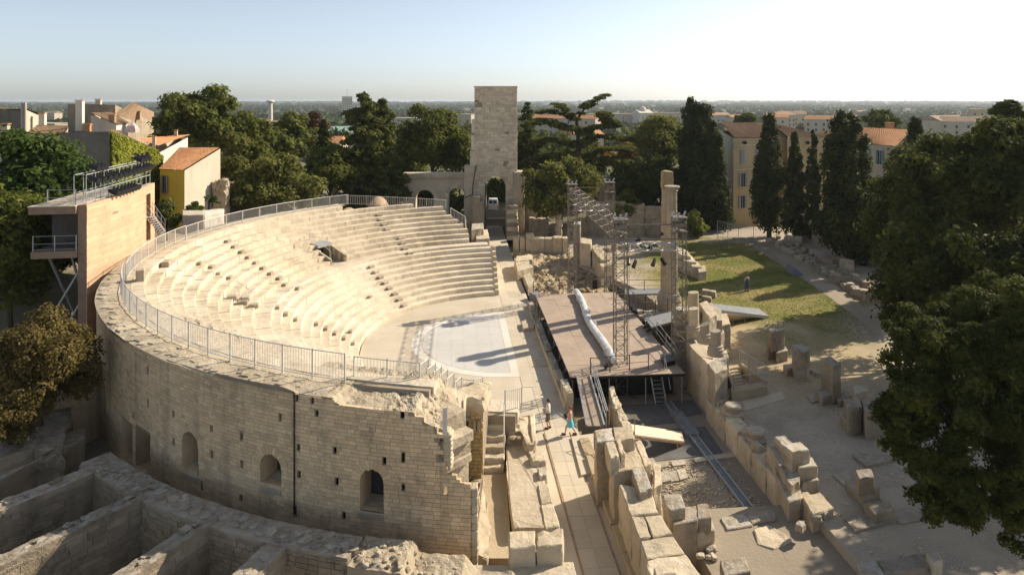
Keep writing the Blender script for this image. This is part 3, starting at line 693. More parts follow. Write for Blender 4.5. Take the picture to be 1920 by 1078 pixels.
ring = thing('gallery_ring_wall', 'low thick curved wall parallel to the tall outer wall, broken at its right end', 'wall')
rp0, rp1 = math.atan2(*(lambda q: (q.y - OY, q.x - OX))(P(165, 862, ZR))) % (2 * math.pi), math.atan2(*(lambda q: (q.y - OY, q.x - OX))(P(685, 998, ZR))) % (2 * math.pi)
rough_top(rp0, rp1, RR0, RR1, lambda p, s: ZR, ring, M_GREY, amp=.025)
rp2 = rp1 + R_(11)
def brk(p, s):
    t = (p - rp1) / (rp2 - rp1); q = Vector((p * 50, s * 3, 7))
    base = ZR - .2 - .35 * sstep(.30, .36, t) - .5 * sstep(.62, .7, t) - .6 * sstep(.9, .96, t)
    return float(base) + (noise.noise(q) + noise.noise(q * 2.7) * .6) * .07 + .1 * (1 - s)
rough_top(rp1 + .001, rp2, RR0 - .25, RR1 + .1, brk, ring, M_RUB, 'broken_end', 90, 14, .035)
rng = random.Random(31)
def fn(s, z, o): return A(RR1 + .02 + o, rp0 + s / RR1, z)
course_face(fn, (rp1 - rp0) * RR1, -.9, ZR - .1, rng, ring, M_GREY, .16, .22, .28, .6, cap=90)
def fn(s, z, o): return A(RR1 + .13 + o, rp1 + s / RR1, z)
course_face(fn, (rp2 - rp1) * .6 * RR1, -.9, ZR - .75, rng, ring, M_OLD, .16, .22, .28, .6, cap=60)
rng = random.Random(66)
def coping(q, r, z, parent, mat):
    pol = [(q.x + rng.uniform(.6, 1.1) * r * math.cos(t), q.y + rng.uniform(.6, 1.1) * r * math.sin(t)) for t in [R_(a + rng.uniform(-18, 18)) for a in range(0, 360, 60)]]
    build(MB().prism(pol, z - .15, z + rng.uniform(.015, .06)), 'coping_stone', mat, parent)
for i in range(110): coping(A(rng.uniform(RR0 + .2, RR1 - .2), rng.uniform(rp0, rp1)), rng.uniform(.14, .3), ZR, ring, M_GREY if i % 3 else M_OLD)
rng = random.Random(12)
for i in range(90):
    t = rng.uniform(.02, .98); p = rp1 + t * (rp2 - rp1); r = rng.uniform(RR0 - .1, RR1); z = brk(p, .5); rubble('rubble_stone', A(r, p, z), rng.uniform(.05, .12), M_RUB if i % 3 else M_OLD, ring)
# radial walls: centre lines read at the ring and further out
rad = [((160, 884), (0, 948), 'left-hand radial wall running out from the gallery ring, all in shade', .8),
       ((250, 935), (0, 1052), 'second radial wall from the left, its outer half in sunlight', .85),
       ((378, 982), (215, 1090), 'third radial wall from the left, lit near the bottom edge', .85),
       ((520, 1018), (445, 1090), 'short stub of the rightmost radial wall, lit on its ragged top', .85)]
for i, (p, q, lab, wd) in enumerate(rad):
    a = P(*p, ZR); b = P(*q, ZR); d = (b - a).normalized(); b = b + d * 7; a = a - d * .35; n = Vector((-d.y, d.x, 0))
    rw = thing('radial_wall', lab, 'wall', 'radial walls below the gallery')
    le = (b - a).length; v = []; ni, nj = int(le / .16), 6
    for k in range(ni + 1):
        c = a + d * (le * k / ni)
        for j in range(nj + 1):
            s = (j / nj - .5) * 2 * wd / 2 * 1.0; e = noise.noise(Vector((k * .16, j * .2, i * 9)))
            v.append((c.x + n.x * (s + (e * .04 if j in (0, nj) else 0)), c.y + n.y * (s + (e * .04 if j in (0, nj) else 0)), ZR - .02 + e * .05 + .05 * noise.noise(Vector((k * .5, j * .9, i))) + (.12 if j >= 4 and i in (1, 2) else 0)))
    w_ = nj + 1; f = [(k * w_ + j, (k + 1) * w_ + j, (k + 1) * w_ + j + 1, k * w_ + j + 1)[::-1] for k in range(ni) for j in range(nj)]
    n0 = len(v)
    for k in range(ni + 1):
        c = a + d * (le * k / ni); v.append((c.x - n.x * wd / 2, c.y - n.y * wd / 2, -1)); v.append((c.x + n.x * wd / 2, c.y + n.y * wd / 2, -1))
    for k in range(ni):
        f.append((n0 + 2 * k, n0 + 2 * k + 2, (k + 1) * w_, k * w_)[::-1]); f.append((n0 + 2 * k + 1, n0 + 2 * k + 3, (k + 1) * w_ + nj, k * w_ + nj))
    build(MB().add(v, f), 'wall_body', M_GREY, rw)
    for k in range(26): c = a + d * rng.uniform(.3, min(le, 9)) + n * rng.uniform(-.25, .25); coping(c, rng.uniform(.12, .24), ZR + (.03 if i in (1, 2) else 0), rw, M_GREY if k % 3 else M_OLD)
    sgn = 1 if (a + n).length > (a - n).length else 1
    for s in (-1, 1):
        def fn(x, z, o, s=s): c = a + d * x + n * (s * (wd / 2 + o)); return Vector((c.x, c.y, z))
        course_face(fn, le, -.9, ZR - .12, random.Random(i * 3 + s), rw, M_GREY, .2, .3, .35, .9, cap=40)
# ground inside the bays is the gallery floor; darker walls further left
lw = thing('ruined_wall', 'dark stepped ruin wall at the lower left under the brown shrub', 'wall')
block('wall_body', pxpoly([(-60, 925), (160, 820), (158, 800), (-60, 865)], 3.3), -1, 3.3, M_GREY, lw, seed=1, amp=.06)
block('wall_body', pxpoly([(-60, 880), (60, 842), (75, 820), (-60, 850)], 3.9), 2.0, 3.9, M_GREY, lw, seed=2, amp=.07)
lb = thing('rounded_buttress', 'plain rounded masonry bastion left of the curved wall behind the shrub', 'wall')
c = PY(138, 700, 37.5); build(MB().lathe([(2.3, -4), (2.25, 0), (2.2, .9), (2.0, 1.05), (0.01, 1.1)], (c.x - .3, c.y - .6, 4.6), 40), 'wall_body', M_WALL, lb, smooth=False)
gr = thing('garden_wall', 'rubble bank with a dark square opening under the brown shrub', 'wall')
block('wall_body', pxpoly([(40, 745), (120, 700), (135, 760), (120, 835), (60, 842)], 3.8), 1.2, 3.8, M_GREY, gr, seed=3, amp=.2, cuts=3)
build(MB().box(PY(52, 785, 32.0), (.7, .5, .8), .3), 'opening', M_DARK, gr)  # solid near-black box; the shade inside the opening is its colour

# ================================================================== near end of the seating: stair passage and broken walls
END = A(RW, PHI1)
pas = link('stair_passage', None, None, kind='structure')
build(MB().prism(pxpoly([(884, 1046), (960, 1046), (948, 870), (905, 870), (882, 905)], 2.0), .5, 2.0), 'passage_floor', M_SAND, pas)
stp = thing('stone_stair', 'worn stone steps rising between a buff pier and a rubble wall', 'stair')
sv = [880, 861, 842, 821, 803, 781]; z = 2.0
for i in range(6):
    zt = 2.0 + .27 * (i + 1); vn = [876, 858, 838, 818, 798, 779][i]
    a = P(905, vn, zt); b = P(947 if i > 2 else 946, vn, zt)
    me, c = rough([a[:2], b[:2], (b.x, a.y + 1.1), (a.x, a.y + 1.1)], zt - .45, zt, amp=.035, cuts=3, bev=.03, seed=40 + i); o = link('step', me, M_PALE, stp); o.location = c
# pier with buff dressed face left of the stair
pier = thing('stone_pier', 'buff squared masonry pier with ragged rubble head beside the stair', 'pier')
pz = P(905, 895, 2.0)
pp = [P(878, 895, 2.0)[:2], P(906, 893, 2.0)[:2]]; dy = 2.4
poly = [pp[0], pp[1], (pp[1][0] + .15, pp[1][1] + dy), (pp[0][0] - .2, pp[0][1] + dy)]
build(MB().prism(poly, .8, 5.35), 'masonry_core', M_CORE, pier)
def fn(s, z, o): return Vector((pp[0][0] + (pp[1][0] - pp[0][0]) * s / .82, pp[0][1] - .03 - o, z))
course_face(fn, .82, 1.9, 5.2, random.Random(2), pier, stone('buff_limestone', (.50, .37, .19), (.44, .32, .16), (.3, .22, .12), .4, bump=.3, island=.15), .15, .2, .2, .4, cap=80)
block('rubble_head', [(pp[0][0] - .5, pp[0][1] - .12), (pp[1][0] + .05, pp[1][1] - .15), (pp[1][0] + .3, pp[1][1] + 1.9), (pp[0][0] - .9, pp[0][1] + 1.6)], 4.75, 5.75, M_RUB, pier, seed=17, amp=.16, cuts=4)
for i, (u, v, w_, h_) in enumerate([(872, 785, .5, .1), (890, 800, .12, .5), (897, 800, .10, .5)]):
    q = PY(u, v, pp[0][1] - .15); build(MB().box(q, (w_, .14, h_), 0), 'corbel', M_OLD, pier)
# classical cornice and plain frieze on the cut end
fr = thing('cornice_fragment', 'carved cornice and frieze blocks on the cut end of the curved wall', 'architrave')
yb = END.y + .3
ca = PY(833, 850, yb); cb = PY(878, 838, yb + .9)
def frz(z0, z1, out, nm, sd, mat):
    d = (cb - ca); d.z = 0; n = Vector((d.y, -d.x, 0)).normalized(); d = d.normalized(); L_ = (cb - ca).length
    a = ca - d * .1 + n * out; b = ca + d * (L_ + .15 * (z1 > 5)) + n * out
    block(nm, [a[:2], b[:2], (b - n * 1.2)[:2], (a - n * 1.2)[:2]], z0, z1, mat, fr, seed=sd, amp=.03, cuts=2)
frz(6.25, 6.65, .14, 'cornice', 3, M_PALE); frz(5.7, 6.25, -.03, 'frieze', 4, M_OLD); frz(5.4, 5.7, .05, 'fascia', 5, M_PALE); frz(1.2, 5.4, -.12, 'architrave_base', 6, M_PALE)
frz(6.65, 7.3, -.3, 'rubble_backing', 8, M_RUB)
for i in range(10): block('quoin', rect((END.x + .12, END.y + .22 + .05 * (i % 2)), .26, .5, .1), 1.9 + i * .31, 2.2 + i * .31, M_PALE, cwall, seed=i, amp=.015, cuts=1)
build(MB().box(PY(834, 790, yb - .2), (.16, .05, 1.05), .3), 'white_plate', M_BAND, fr)
sl = thing('sloping_broken_wall', 'ragged low masonry slope at the foot of the curved wall end', 'wall')
q0, q1, q2, q3 = P(884, 905, 4.2), P(905, 900, 2.2), P(926, 1040, 2.2), P(890, 1043, 2.2)
block('wall_body', [END[:2], P(903, 898, 2.1)[:2], P(922, 1000, 2.1)[:2], P(916, 1046, 2.1)[:2], P(893, 1046, 2.1)[:2]], 1.2, 2.3, M_RUB, sl, seed=5, amp=.12, cuts=4, z1s=[2.7, 2.35, 2.12, 2.08, 2.25])
# rubble stub right of the stair, with the long low wall running to the camera
st = thing('rubble_wall', 'rubble-cored wall stub right of the worn stone steps', 'wall')
block('rubble_body', pxpoly([(948, 788), (1000, 776), (1003, 828), (988, 832), (975, 806), (950, 812)], 3.0), .2, 3.0, M_RUB, st, seed=11, amp=.12, cuts=4)
for i in range(16): q = P(random.Random(i).uniform(950, 998), random.Random(i + 50).uniform(785, 822), 2.9); rubble('rubble_stone', (q.x, q.y, 2.85 + .1 * (i % 2)), .16, M_RUB, st)
block('dressed_end', pxpoly([(992, 776), (1002, 774), (1005, 822), (997, 826)], 3.05), -.1, 3.05, M_PALE, st, seed=12, amp=.04)
lg = thing('low_stone_wall', 'long low flat-topped wall left of the slab lane', 'wall')
block('wall_body', pxpoly([(947, 808), (985, 812), (1003, 850), (1018, 880), (1050, 990), (962, 990), (950, 880)], 2.5), .0, 2.5, M_PALE, lg, seed=13, amp=.06, cuts=4)
block('coping_slab', pxpoly([(984, 812), (1000, 835), (1008, 856), (1003, 866), (985, 838)], 2.62), 2.3, 2.62, M_PALE, lg, seed=14)
for i, q in enumerate([[(1008, 908), (1028, 905), (1036, 940), (1014, 944)], [(1014, 946), (1037, 942), (1050, 985), (1022, 990)]]):
    block('coping_slab', pxpoly(q, 2.56), 2.2, 2.56, M_PALE, lg, seed=15 + i, amp=.02)
for i, (px, z0, z1, lab) in enumerate([([(994, 850), (1022, 846), (1024, 862), (997, 866)], 2.0, 2.75, 'rough block at the edge of the low wall beside the lane'),
                                       ([(1007, 876), (1026, 873), (1026, 890), (1010, 893)], 1.5, 2.7, 'upright dark-sided stone on the low wall beside the lane'),
                                       ([(953, 995), (1004, 992), (1004, 1023), (955, 1026)], 2.55, 3.35, 'left of two large squared blocks side by side at the end of the low wall'),
                                       ([(1006, 992), (1057, 990), (1056, 1020), (1006, 1023)], 2.55, 3.35, 'right of two large squared blocks side by side at the end of the low wall'),
                                       ([(957, 1030), (1055, 1024), (1054, 1052), (960, 1058)], 1.6, 2.54, 'broad lower course block under the two squared blocks'),
                                       ([(800, 1062), (1075, 1052), (1090, 1110), (780, 1120)], 1.2, 2.6, 'pale flat masonry platform at the bottom edge of the picture')]):
    block('stone_block', pxpoly(px, z1), z0, z1, M_PALE if i != 1 else M_OLD, label=lab, cat='stone block', seed=20 + i, amp=.05, cuts=3)
q = P(1057, 1000, 2.0)
# ================================================================== massive wall right of the lane
ww = thing('massive_ashlar_wall', 'massive ashlar wall of large blocks between the slab lane and the sunken pit', 'wall')
def wb(px, z0, z1, sd, mat=M_PALE, nm='ashlar_block', amp=.045, cuts=3): return block(nm, pxpoly(px, z1), z0, z1, mat, ww, seed=sd, amp=amp, cuts=cuts)
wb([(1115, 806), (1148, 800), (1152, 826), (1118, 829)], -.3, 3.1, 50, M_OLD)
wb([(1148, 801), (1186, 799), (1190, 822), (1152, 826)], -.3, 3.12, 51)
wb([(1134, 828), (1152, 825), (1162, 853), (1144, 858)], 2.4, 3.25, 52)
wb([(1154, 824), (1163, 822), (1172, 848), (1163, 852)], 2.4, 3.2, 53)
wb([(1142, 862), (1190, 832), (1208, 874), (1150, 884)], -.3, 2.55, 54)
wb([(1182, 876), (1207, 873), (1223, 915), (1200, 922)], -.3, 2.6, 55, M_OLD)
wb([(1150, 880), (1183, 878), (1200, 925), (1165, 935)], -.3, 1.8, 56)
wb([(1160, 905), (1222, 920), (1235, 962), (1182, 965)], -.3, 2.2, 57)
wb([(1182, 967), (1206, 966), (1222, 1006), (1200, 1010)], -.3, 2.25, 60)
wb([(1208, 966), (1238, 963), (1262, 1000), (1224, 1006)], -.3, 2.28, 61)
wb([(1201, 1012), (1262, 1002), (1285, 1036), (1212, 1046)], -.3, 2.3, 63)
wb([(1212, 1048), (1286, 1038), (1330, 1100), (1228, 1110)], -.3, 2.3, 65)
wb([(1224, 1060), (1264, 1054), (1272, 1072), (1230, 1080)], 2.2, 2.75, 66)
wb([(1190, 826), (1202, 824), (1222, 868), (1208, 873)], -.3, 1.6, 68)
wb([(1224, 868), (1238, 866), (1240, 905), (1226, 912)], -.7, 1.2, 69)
fg = thing('foundation_kerb', 'low stone footing along the foot of the massive ashlar wall', 'kerb')
for i in range(7):
    a0 = -16.5 - i * 2.0; block('kerb_stone', [L(a0, .95)[:2], L(a0 - 1.95, .95)[:2], L(a0 - 1.95, 1.6)[:2], L(a0, 1.6)[:2]], -.3, .28 + .05 * (i % 2), M_SAND, fg, seed=70 + i, amp=.04, cuts=1)
build(MB().prism([L(-23.4, 4.4)[:2], L(-23.4, 10.4)[:2], L(-60, 10.4)[:2], L(-60, 4.4)[:2]], -1.3, .05), 'near_ground', M_DIRT, kind='structure')
# cluster of large cut blocks right of that wall
for i, (px, z0, z1, mt, lab) in enumerate([
    ([(1242, 926), (1276, 923), (1286, 951), (1254, 954)], -.7, 2.05, M_OLD, 'tall grey-topped cut block next to the massive wall'),
    ([(1255, 957), (1304, 945), (1308, 974), (1263, 983)], -.7, 1.55, M_GREY, 'pitted dark-topped block in front of the tall grey one'),
    ([(1305, 945), (1328, 942), (1334, 968), (1309, 972)], -.7, 1.5, M_GREY, 'dark block with round sockets right of the pitted block'),
    ([(1308, 976), (1334, 970), (1340, 993), (1306, 1000)], -.7, .9, M_OLD, 'low lit block in front of the socketed block'),
    ([(1350, 1048), (1396, 1042), (1408, 1070), (1356, 1078)], -.7, 1.0, M_GREY, 'dark grey block at the bottom edge right of the lane wall'),
    ([(1350, 970), (1408, 958), (1412, 984), (1362, 992)], -.7, .15, M_OLD, 'flat pale slab crossing the end of the steel channel'),
    ([(1400, 960), (1452, 955), (1456, 972), (1408, 980)], -.7, .18, M_OLD, 'flat pale slab right of the steel channel end'),
    ([(1413, 992), (1440, 980), (1486, 1010), (1450, 1028), (1420, 1018)], -.7, .12, M_PALE, 'cracked white slabs on the ground below the stepped blocks'),
    ([(1340, 998), (1362, 994), (1372, 1010), (1346, 1016)], -.7, -.1, M_OLD, 'small broken slab among the cluster of cut blocks'),
    ([(1280, 1030), (1318, 1020), (1330, 1042), (1296, 1052)], -.7, -.2, M_RUB, 'rough rubble stone lying beside a round hole')]):
    block('stone_block', pxpoly(px, z1), z0, z1, mt, label=lab, cat='stone block', seed=80 + i, amp=.05, cuts=2)
rng = random.Random(6)
for i in range(8):
    u, v = rng.uniform(1278, 1352), rng.uniform(1018, 1046); s = rng.uniform(.18, .34); q = P(u, v, .2); rubble('loose_stone', (q.x, q.y, .08 + s * .3), s * .7, M_OLD, None, 'small loose stone heaped beside the cluster of cut blocks', 'stone', 'loose stones beside the cut blocks')
# ================================================================== square tower and arcade
tower = thing('stone_tower', 'tall square medieval stone tower standing on a round arch at the far end', 'tower')
TY = 100.0; px = F / TY
def TX(u): return (u - CX) * TY / F
def TZv(v): return H - (v - V0) * TY / F
tx0, tx1 = TX(889.5), TX(969.5); tz1 = TZv(164); td = 6.6
ax0, ax1 = TX(909), TX(948); zsp = TZv(352); w2 = (ax1 - ax0) / 2; xm = (ax0 + ax1) / 2
# front skin with arch: built as a polygon with the arch cut out, extruded through
n = 14
arc = [(xm + w2 * math.cos(math.pi * i / n), zsp + w2 * 1.12 * math.sin(math.pi * i / n)) for i in range(n + 1)]   # right to left
out = [(tx1, -1), (tx1, tz1), (tx0, tz1), (tx0, -1), (ax0, -1)] + arc[::-1][0:] + [(ax1, -1)]
def slab_xz(poly, y0, y1, name, mat, parent):
    k = len(poly); v = [(x, y0, z) for x, z in poly] + [(x, y1, z) for x, z in poly]
    me = MB().add(v, [tuple(range(k)), tuple(range(k, 2 * k))[::-1]] + [(i, k + i, k + (i + 1) % k, (i + 1) % k) for i in range(k)])
    o = build(me, name, mat, parent)
    bm = bmesh.new(); bm.from_mesh(o.data); bmesh.ops.recalc_face_normals(bm, faces=bm.faces); bm.to_mesh(o.data); bm.free(); return o
slab_xz(out, TY + .12, TY + td, 'tower_shaft', M_CORE, tower)
rng = random.Random(14); st = []
z = 0.0
while z < tz1 - .02:
    h = min(rng.uniform(.30, .42), tz1 - z); x = tx0 + rng.uniform(-.4, 0)
    while x < tx1:
        l = rng.uniform(.4, 1.0); a, b = max(tx0, x), min(tx1, x + l); zm = z + h / 2
        iv = [(a, b)]
        hh = w2 if zm < zsp else (math.sqrt(max(0, w2 ** 2 - ((zm - zsp) / 1.12) ** 2)) if zm < zsp + w2 * 1.12 else 0)
        if hh > 0: iv = [q for q in ((a, min(b, xm - hh)), (max(a, xm + hh), b)) if q[1] - q[0] > .08]
        for a_, b_ in iv:
            if b_ - a_ > .06: st.append((a_, b_, z, z + h))
        x += l
    z += h
slits = [(897, 195), (948, 250), (931, 282), (949, 307), (925, 195)]
st = [s for s in st if not any(s[0] - .05 < TX(u) < s[1] + .05 and s[2] < TZv(v) + .45 and s[3] > TZv(v) - .45 and (s[1] - s[0]) < .8 for u, v in slits[:4])]
mb = MB()
st.sort(key=lambda s: -(s[1] - s[0]) * (s[3] - s[2]))
for i, (a, b, c, d) in enumerate(st):
    g = .012; pr = abs(rng.gauss(0, .03)); y = TY - pr
    lo = [(a, TY + .13, c), (b, TY + .13, c), (b, TY + .13, d), (a, TY + .13, d)]; hi = [(a + g, y, c + g), (b - g, y, c + g), (b - g, y, d - g), (a + g, y, d - g)]
    m_ = MB().add(lo + hi, [(4, 5, 6, 7)] + [(k, (k + 1) % 4, 4 + (k + 1) % 4, 4 + k) for k in range(4)])
    if i < 300: build(m_, 'stone', M_TOWER, tower)
    else: mb.add(m_.v, m_.f)
build(mb, 'stonework', M_TOWER, tower, kind='stuff')
def fn(s, z, o): return Vector((tx1 + o, TY + .1 + s, z))
course_face(fn, td - .2, 0, tz1 - .1, rng, tower, M_TOWER, .35, .5, .5, 1.0, cap=0)
build(MB().box(((tx0 + tx1) / 2, TY + td / 2, tz1 + .05), (tx1 - tx0 + .15, td + .15, .22)), 'coping', M_TOWER, tower)
# broken pilaster remains down the left side of the tower and a stepped base right
for i, (u0, u1, v0, v1, dy) in enumerate([(884, 890, 225, 250, .9), (883, 890, 253, 282, 1.2), (881, 893, 283, 312, .8), (870, 892, 312, 420, -.3)]):
    block('pilaster_remnant', [(TX(u0), TY - dy * .2), (TX(u1), TY - dy * .2), (TX(u1), TY + 3), (TX(u0), TY + 3)], TZv(v1), TZv(v0), M_TOWER, tower, seed=90 + i, amp=.08, cuts=3)
for i in range(8): block('buttress_course', [(TX(950 + .6 * (i % 2)), TY - 3.2 + .12 * i), (TX(973 - i * .5), TY - 3.2 + .12 * i), (TX(973 - i * .5), TY + 2), (TX(950), TY + 2)], -.2 + i * .6, .38 + i * .6, M_OLD if i % 2 else M_TOWER, tower, seed=95 + i, amp=.07, cuts=3)
block('impost_column', [(TX(962), TY - 1), (TX(983), TY - 1), (TX(983), TY + 2.5), (TX(962), TY + 2.5)], -1, TZv(322), M_PALE, tower, seed=96, amp=.08, cuts=4)
block('string_course', [(TX(900), TY - .25), (TX(968), TY - .25), (TX(968), TY + .1), (TX(900), TY + .1)], TZv(331), TZv(328), M_TOWER, tower, seed=97, amp=.02, cuts=2)
for u in (877,):
    pts = [PY(893, 310, TY - .5), PY(887, 345, TY - .6), PY(886, 365, TY - .7), PY(872, 371, TY - .7)]
    build(MB().path(pts, .07, 6), 'drain_pipe', M_BLACK, tower)
# tall block staircase fragment at the arch's left foot
pf = thing('stepped_masonry', 'brick and stone stepped stump at the left foot of the tower arch', 'wall')
for i, (u0, u1, v0, v1) in enumerate([(888, 902, 368, 416), (900, 909, 378, 418), (889, 905, 392, 418)]):
    block('masonry_step', [(TX(u0), TY - 3.4), (TX(u1), TY - 3.4), (TX(u1), TY - .8), (TX(u0), TY - .8)], 0, H - (v0 - V0) * (TY - 3) / F, M_OLD, pf, seed=100 + i, amp=.06)

def arcade(name, label, u0, u1, vtop, Y, arches, mat, ledge=True, thick=1.6):
    t = thing(name, label, 'arcade'); x0, x1 = (u0 - CX) * Y / F, (u1 - CX) * Y / F; zt = H - (vtop - V0) * Y / F
    pts = [(x1, -1), (x1, zt), (x0, zt), (x0, -1)]
    for ua, ub, vs in arches:
        a, b = (ua - CX) * Y / F, (ub - CX) * Y / F; w = (b - a) / 2; m_ = (a + b) / 2; zs = H - (vs - V0) * Y / F
        pts += [(a, -1)] + [(m_ - w * math.cos(math.pi * i / n), zs + w * math.sin(math.pi * i / n)) for i in range(n + 1)] + [(b, -1)]
        for k in range(11):
            t0, t1 = math.pi * k / 11 + .02, math.pi * (k + 1) / 11 - .02
            q = lambda tt, r, y: (m_ - r * math.cos(tt), y, zs + r * math.sin(tt))
            build(MB().hexa([q(t0, w, Y + .2), q(t1, w, Y + .2), q(t1, w + .55, Y + .2), q(t0, w + .55, Y + .2)], [q(t0, w, Y - .04), q(t1, w, Y - .04), q(t1, w + .55, Y - .04), q(t0, w + .55, Y - .04)]), 'arch_stone', mat, t)
    slab_xz(pts, Y, Y + thick, 'arcade_wall', mat, t)
    if ledge: block('cornice', [(x0 - .1, Y - .35), (x1, Y - .35), (x1, Y + thick + .2), (x0 - .1, Y + thick + .2)], zt - .75, zt - .1, M_PALE, t, seed=int(u0), amp=.12, cuts=5)
    # pilaster strips between the arches
    return t
arcade('arcade_wall', 'two-arched remnant of the facade arcade left of the tower', 756, 888, 325, 101.5, [(779, 814, 374), (841, 871, 368)], M_TOWER)
arcade('arcade_wall', 'short lit arcade fragment right of the tower behind the round tree', 972, 1030, 327, 102, [], M_PALE)
bw = thing('grey_wall', 'plain grey block of wall beyond the far trusses', 'wall')
block('wall_body', rect(PY(1138, 360, 108), 3.2, 1.5, 0), -1, H - (330 - V0) * 108 / F, M_GREY, bw, seed=7, amp=.05)
# two terracotta vault domes behind the rim
for i, (u, v, r, lab) in enumerate([(652, 386, .85, 'small terracotta vault dome behind the top of the seating'), (709, 383, 1.0, 'larger terracotta vault hump beside the small dome at the top of the seating')]):
    q = PY(u, v, 79); mb = MB(); vs = []; nn = 16
    for k in range(9):
        e = math.pi / 2 * k / 8
        for j in range(nn):
            tt = 2 * math.pi * j / nn; vs.append((q.x + r * math.cos(e) * math.cos(tt) * (1.25 if i else 1), q.y + r * 2.2 * math.cos(e) * math.sin(tt), q.z - 1.3 + (r * .95 + 1.0 * i) * math.sin(e) + .25))
    f = [(k * nn + j, k * nn + (j + 1) % nn, (k + 1) * nn + (j + 1) % nn, (k + 1) * nn + j) for k in range(8) for j in range(nn)]
    build(mb.add(vs, f), 'vault_dome', plain('terracotta_render', (.36, .25, .16), .9, 0, .2, 2, .2), label=lab, cat='vault', smooth=True)
# end wall of the upper tier, far side
ew = thing('end_wall', 'stepped stone end wall of the far seating beside the lane', 'wall')
for i in range(9):
    r0, r1, z, _, _ = rows[i]; p = end_phi(r0 + .3, -1.75, 1); q = A(r0 + .35, p)
    block('end_block', rect(q, .7, .45, PH0), -.2, z + .1, M_PALE, ew, seed=i, amp=.025, cuts=1)
block('parapet', pxpoly([(884, 420), (906, 418), (907, 428), (884, 431)], 4.9), 0, 4.9, M_OLD, ew, seed=31, amp=.06)
block('parapet', pxpoly([(892, 430), (914, 430), (918, 447), (893, 448)], 4.1), 0, 4.1, M_PALE, ew, seed=32, amp=.03)

# ================================================================== ruins on the far right side of the lane
fr_ = [(962, 445, 974, 'upright block', 2.9), (975, 446, 985, 'b', 2.8), (986, 440, 1002, 'c', 3.2), (994, 447, 1022, 'd', 2.7), (1022, 448, 1040, 'e', 2.3), (1038, 446, 1055, 'f', 2.4), (1055, 447, 1066, 'g', 2.2)]
rw = thing('ashlar_ruin_wall', 'row of big upright ashlar blocks on the far right side of the lane', 'wall')
for i, (u0, v, u1, _, zt) in enumerate(fr_):
    yy = 86 - i * .35; x0, x1 = (u0 - CX) * yy / F, (u1 - CX) * yy / F
    block('ashlar_block', [(x0, yy), (x1 - .05, yy - .1), (x1 - .05, yy + 1.3), (x0, yy + 1.3)], .9, H - (v - V0) * yy / F, M_PALE, rw, seed=110 + i, amp=.05)
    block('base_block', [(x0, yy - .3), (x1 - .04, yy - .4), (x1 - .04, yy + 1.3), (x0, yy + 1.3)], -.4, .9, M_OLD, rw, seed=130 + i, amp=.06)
block('flat_block', pxpoly([(964, 484), (985, 480), (1000, 500), (970, 508)], 1.1), -.4, 1.1, M_PALE, rw, seed=140)
block('flat_block', pxpoly([(968, 480), (997, 477), (999, 486), (966, 490)], 1.2), -.4, 1.2, M_PALE, rw, seed=141)
block('kerb_block', pxpoly([(980, 515), (993, 511), (1006, 532), (990, 538)], .6), -.3, .6, M_PALE, rw, seed=142)
back = thing('rubble_back_wall', 'long dim rubble wall across the back behind the far trusses', 'wall')
for i in range(9):
    x = 2.5 + i * 2.7; block('wall_section', [(x, 96 + .2 * (i % 3)), (x + 2.75, 96 + .2 * (i % 2)), (x + 2.75, 97.4), (x, 97.4)], -.4, [3.0, 2.3, 2.6, 5.2, 5.4, 5.0, 4.6, 2.8, 2.4][i], M_GREY, back, seed=150 + i, amp=.15, cuts=4)
pil = thing('stacked_drum_pillar', 'lone weathered pillar of stacked stones behind the ashlar ruin wall', 'pillar')
zz = H - (455 - V0) * 90 / F
for i, (v0, v1, w_) in enumerate([(401, 413, 12), (412, 425, 13), (425, 433, 14), (432, 443, 13), (442, 462, 14)]):
    yy = 90; xc = (1047 + (i % 2) - CX) * yy / F; ww_ = w_ * yy / F
    block('drum', [(xc + ww_ / 2 * math.cos(t), yy + ww_ / 2 * math.sin(t)) for t in np.linspace(0, 2 * math.pi, 9)[:-1]], H - (v1 - V0) * yy / F, H - (v0 - V0) * yy / F, M_OLD, pil, seed=160 + i, amp=.08, cuts=1)
# wall returning towards the stage
rt = thing('return_wall', 'lit and shaded pale wall with rubble crown leading to the far truss tower', 'wall')
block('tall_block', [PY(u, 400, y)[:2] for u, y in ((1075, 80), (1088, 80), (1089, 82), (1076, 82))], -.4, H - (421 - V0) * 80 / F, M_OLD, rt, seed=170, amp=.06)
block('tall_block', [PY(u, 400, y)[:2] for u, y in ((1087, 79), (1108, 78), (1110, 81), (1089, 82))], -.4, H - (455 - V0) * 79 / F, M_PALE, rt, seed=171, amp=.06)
a0, a1 = P(1106, 530, .2), P(1130, 515, .2)
block('long_wall', pxpoly([(1105, 466), (1122, 463), (1150, 496), (1127, 500)], 2.2), -.4, 2.2, M_PALE, rt, seed=172, amp=.05, cuts=3)
block('rubble_crown', pxpoly([(1107, 462), (1121, 458), (1145, 484), (1126, 487)], 2.6), 2.1, 2.6, M_RUB, rt, seed=173, amp=.15, cuts=4)
rub = build(MB(), 'rubble_bed', M_RUB, kind='stuff') if False else None
pit = []
rng = random.Random(77)
ps = [P(u, v, 0)[:2] for u, v in [(1004, 505), (1062, 490), (1105, 478), (1128, 520), (1142, 545), (1010, 548)]]
xs = np.arange(3.0, 10.5, .22); ys = np.arange(64.5, 83, .3)
v = [];
for y in ys:
    for x in xs:
        q = Vector((x * .7, y * .7, 3)); v.append((x + (y - 64.5) * -.0877, y, .0 + .45 * noise.noise(q) + .35 * noise.noise(q * 2.7) + .2 * noise.noise(q * 6) + .8 * max(0, (y - 75) / 8)))
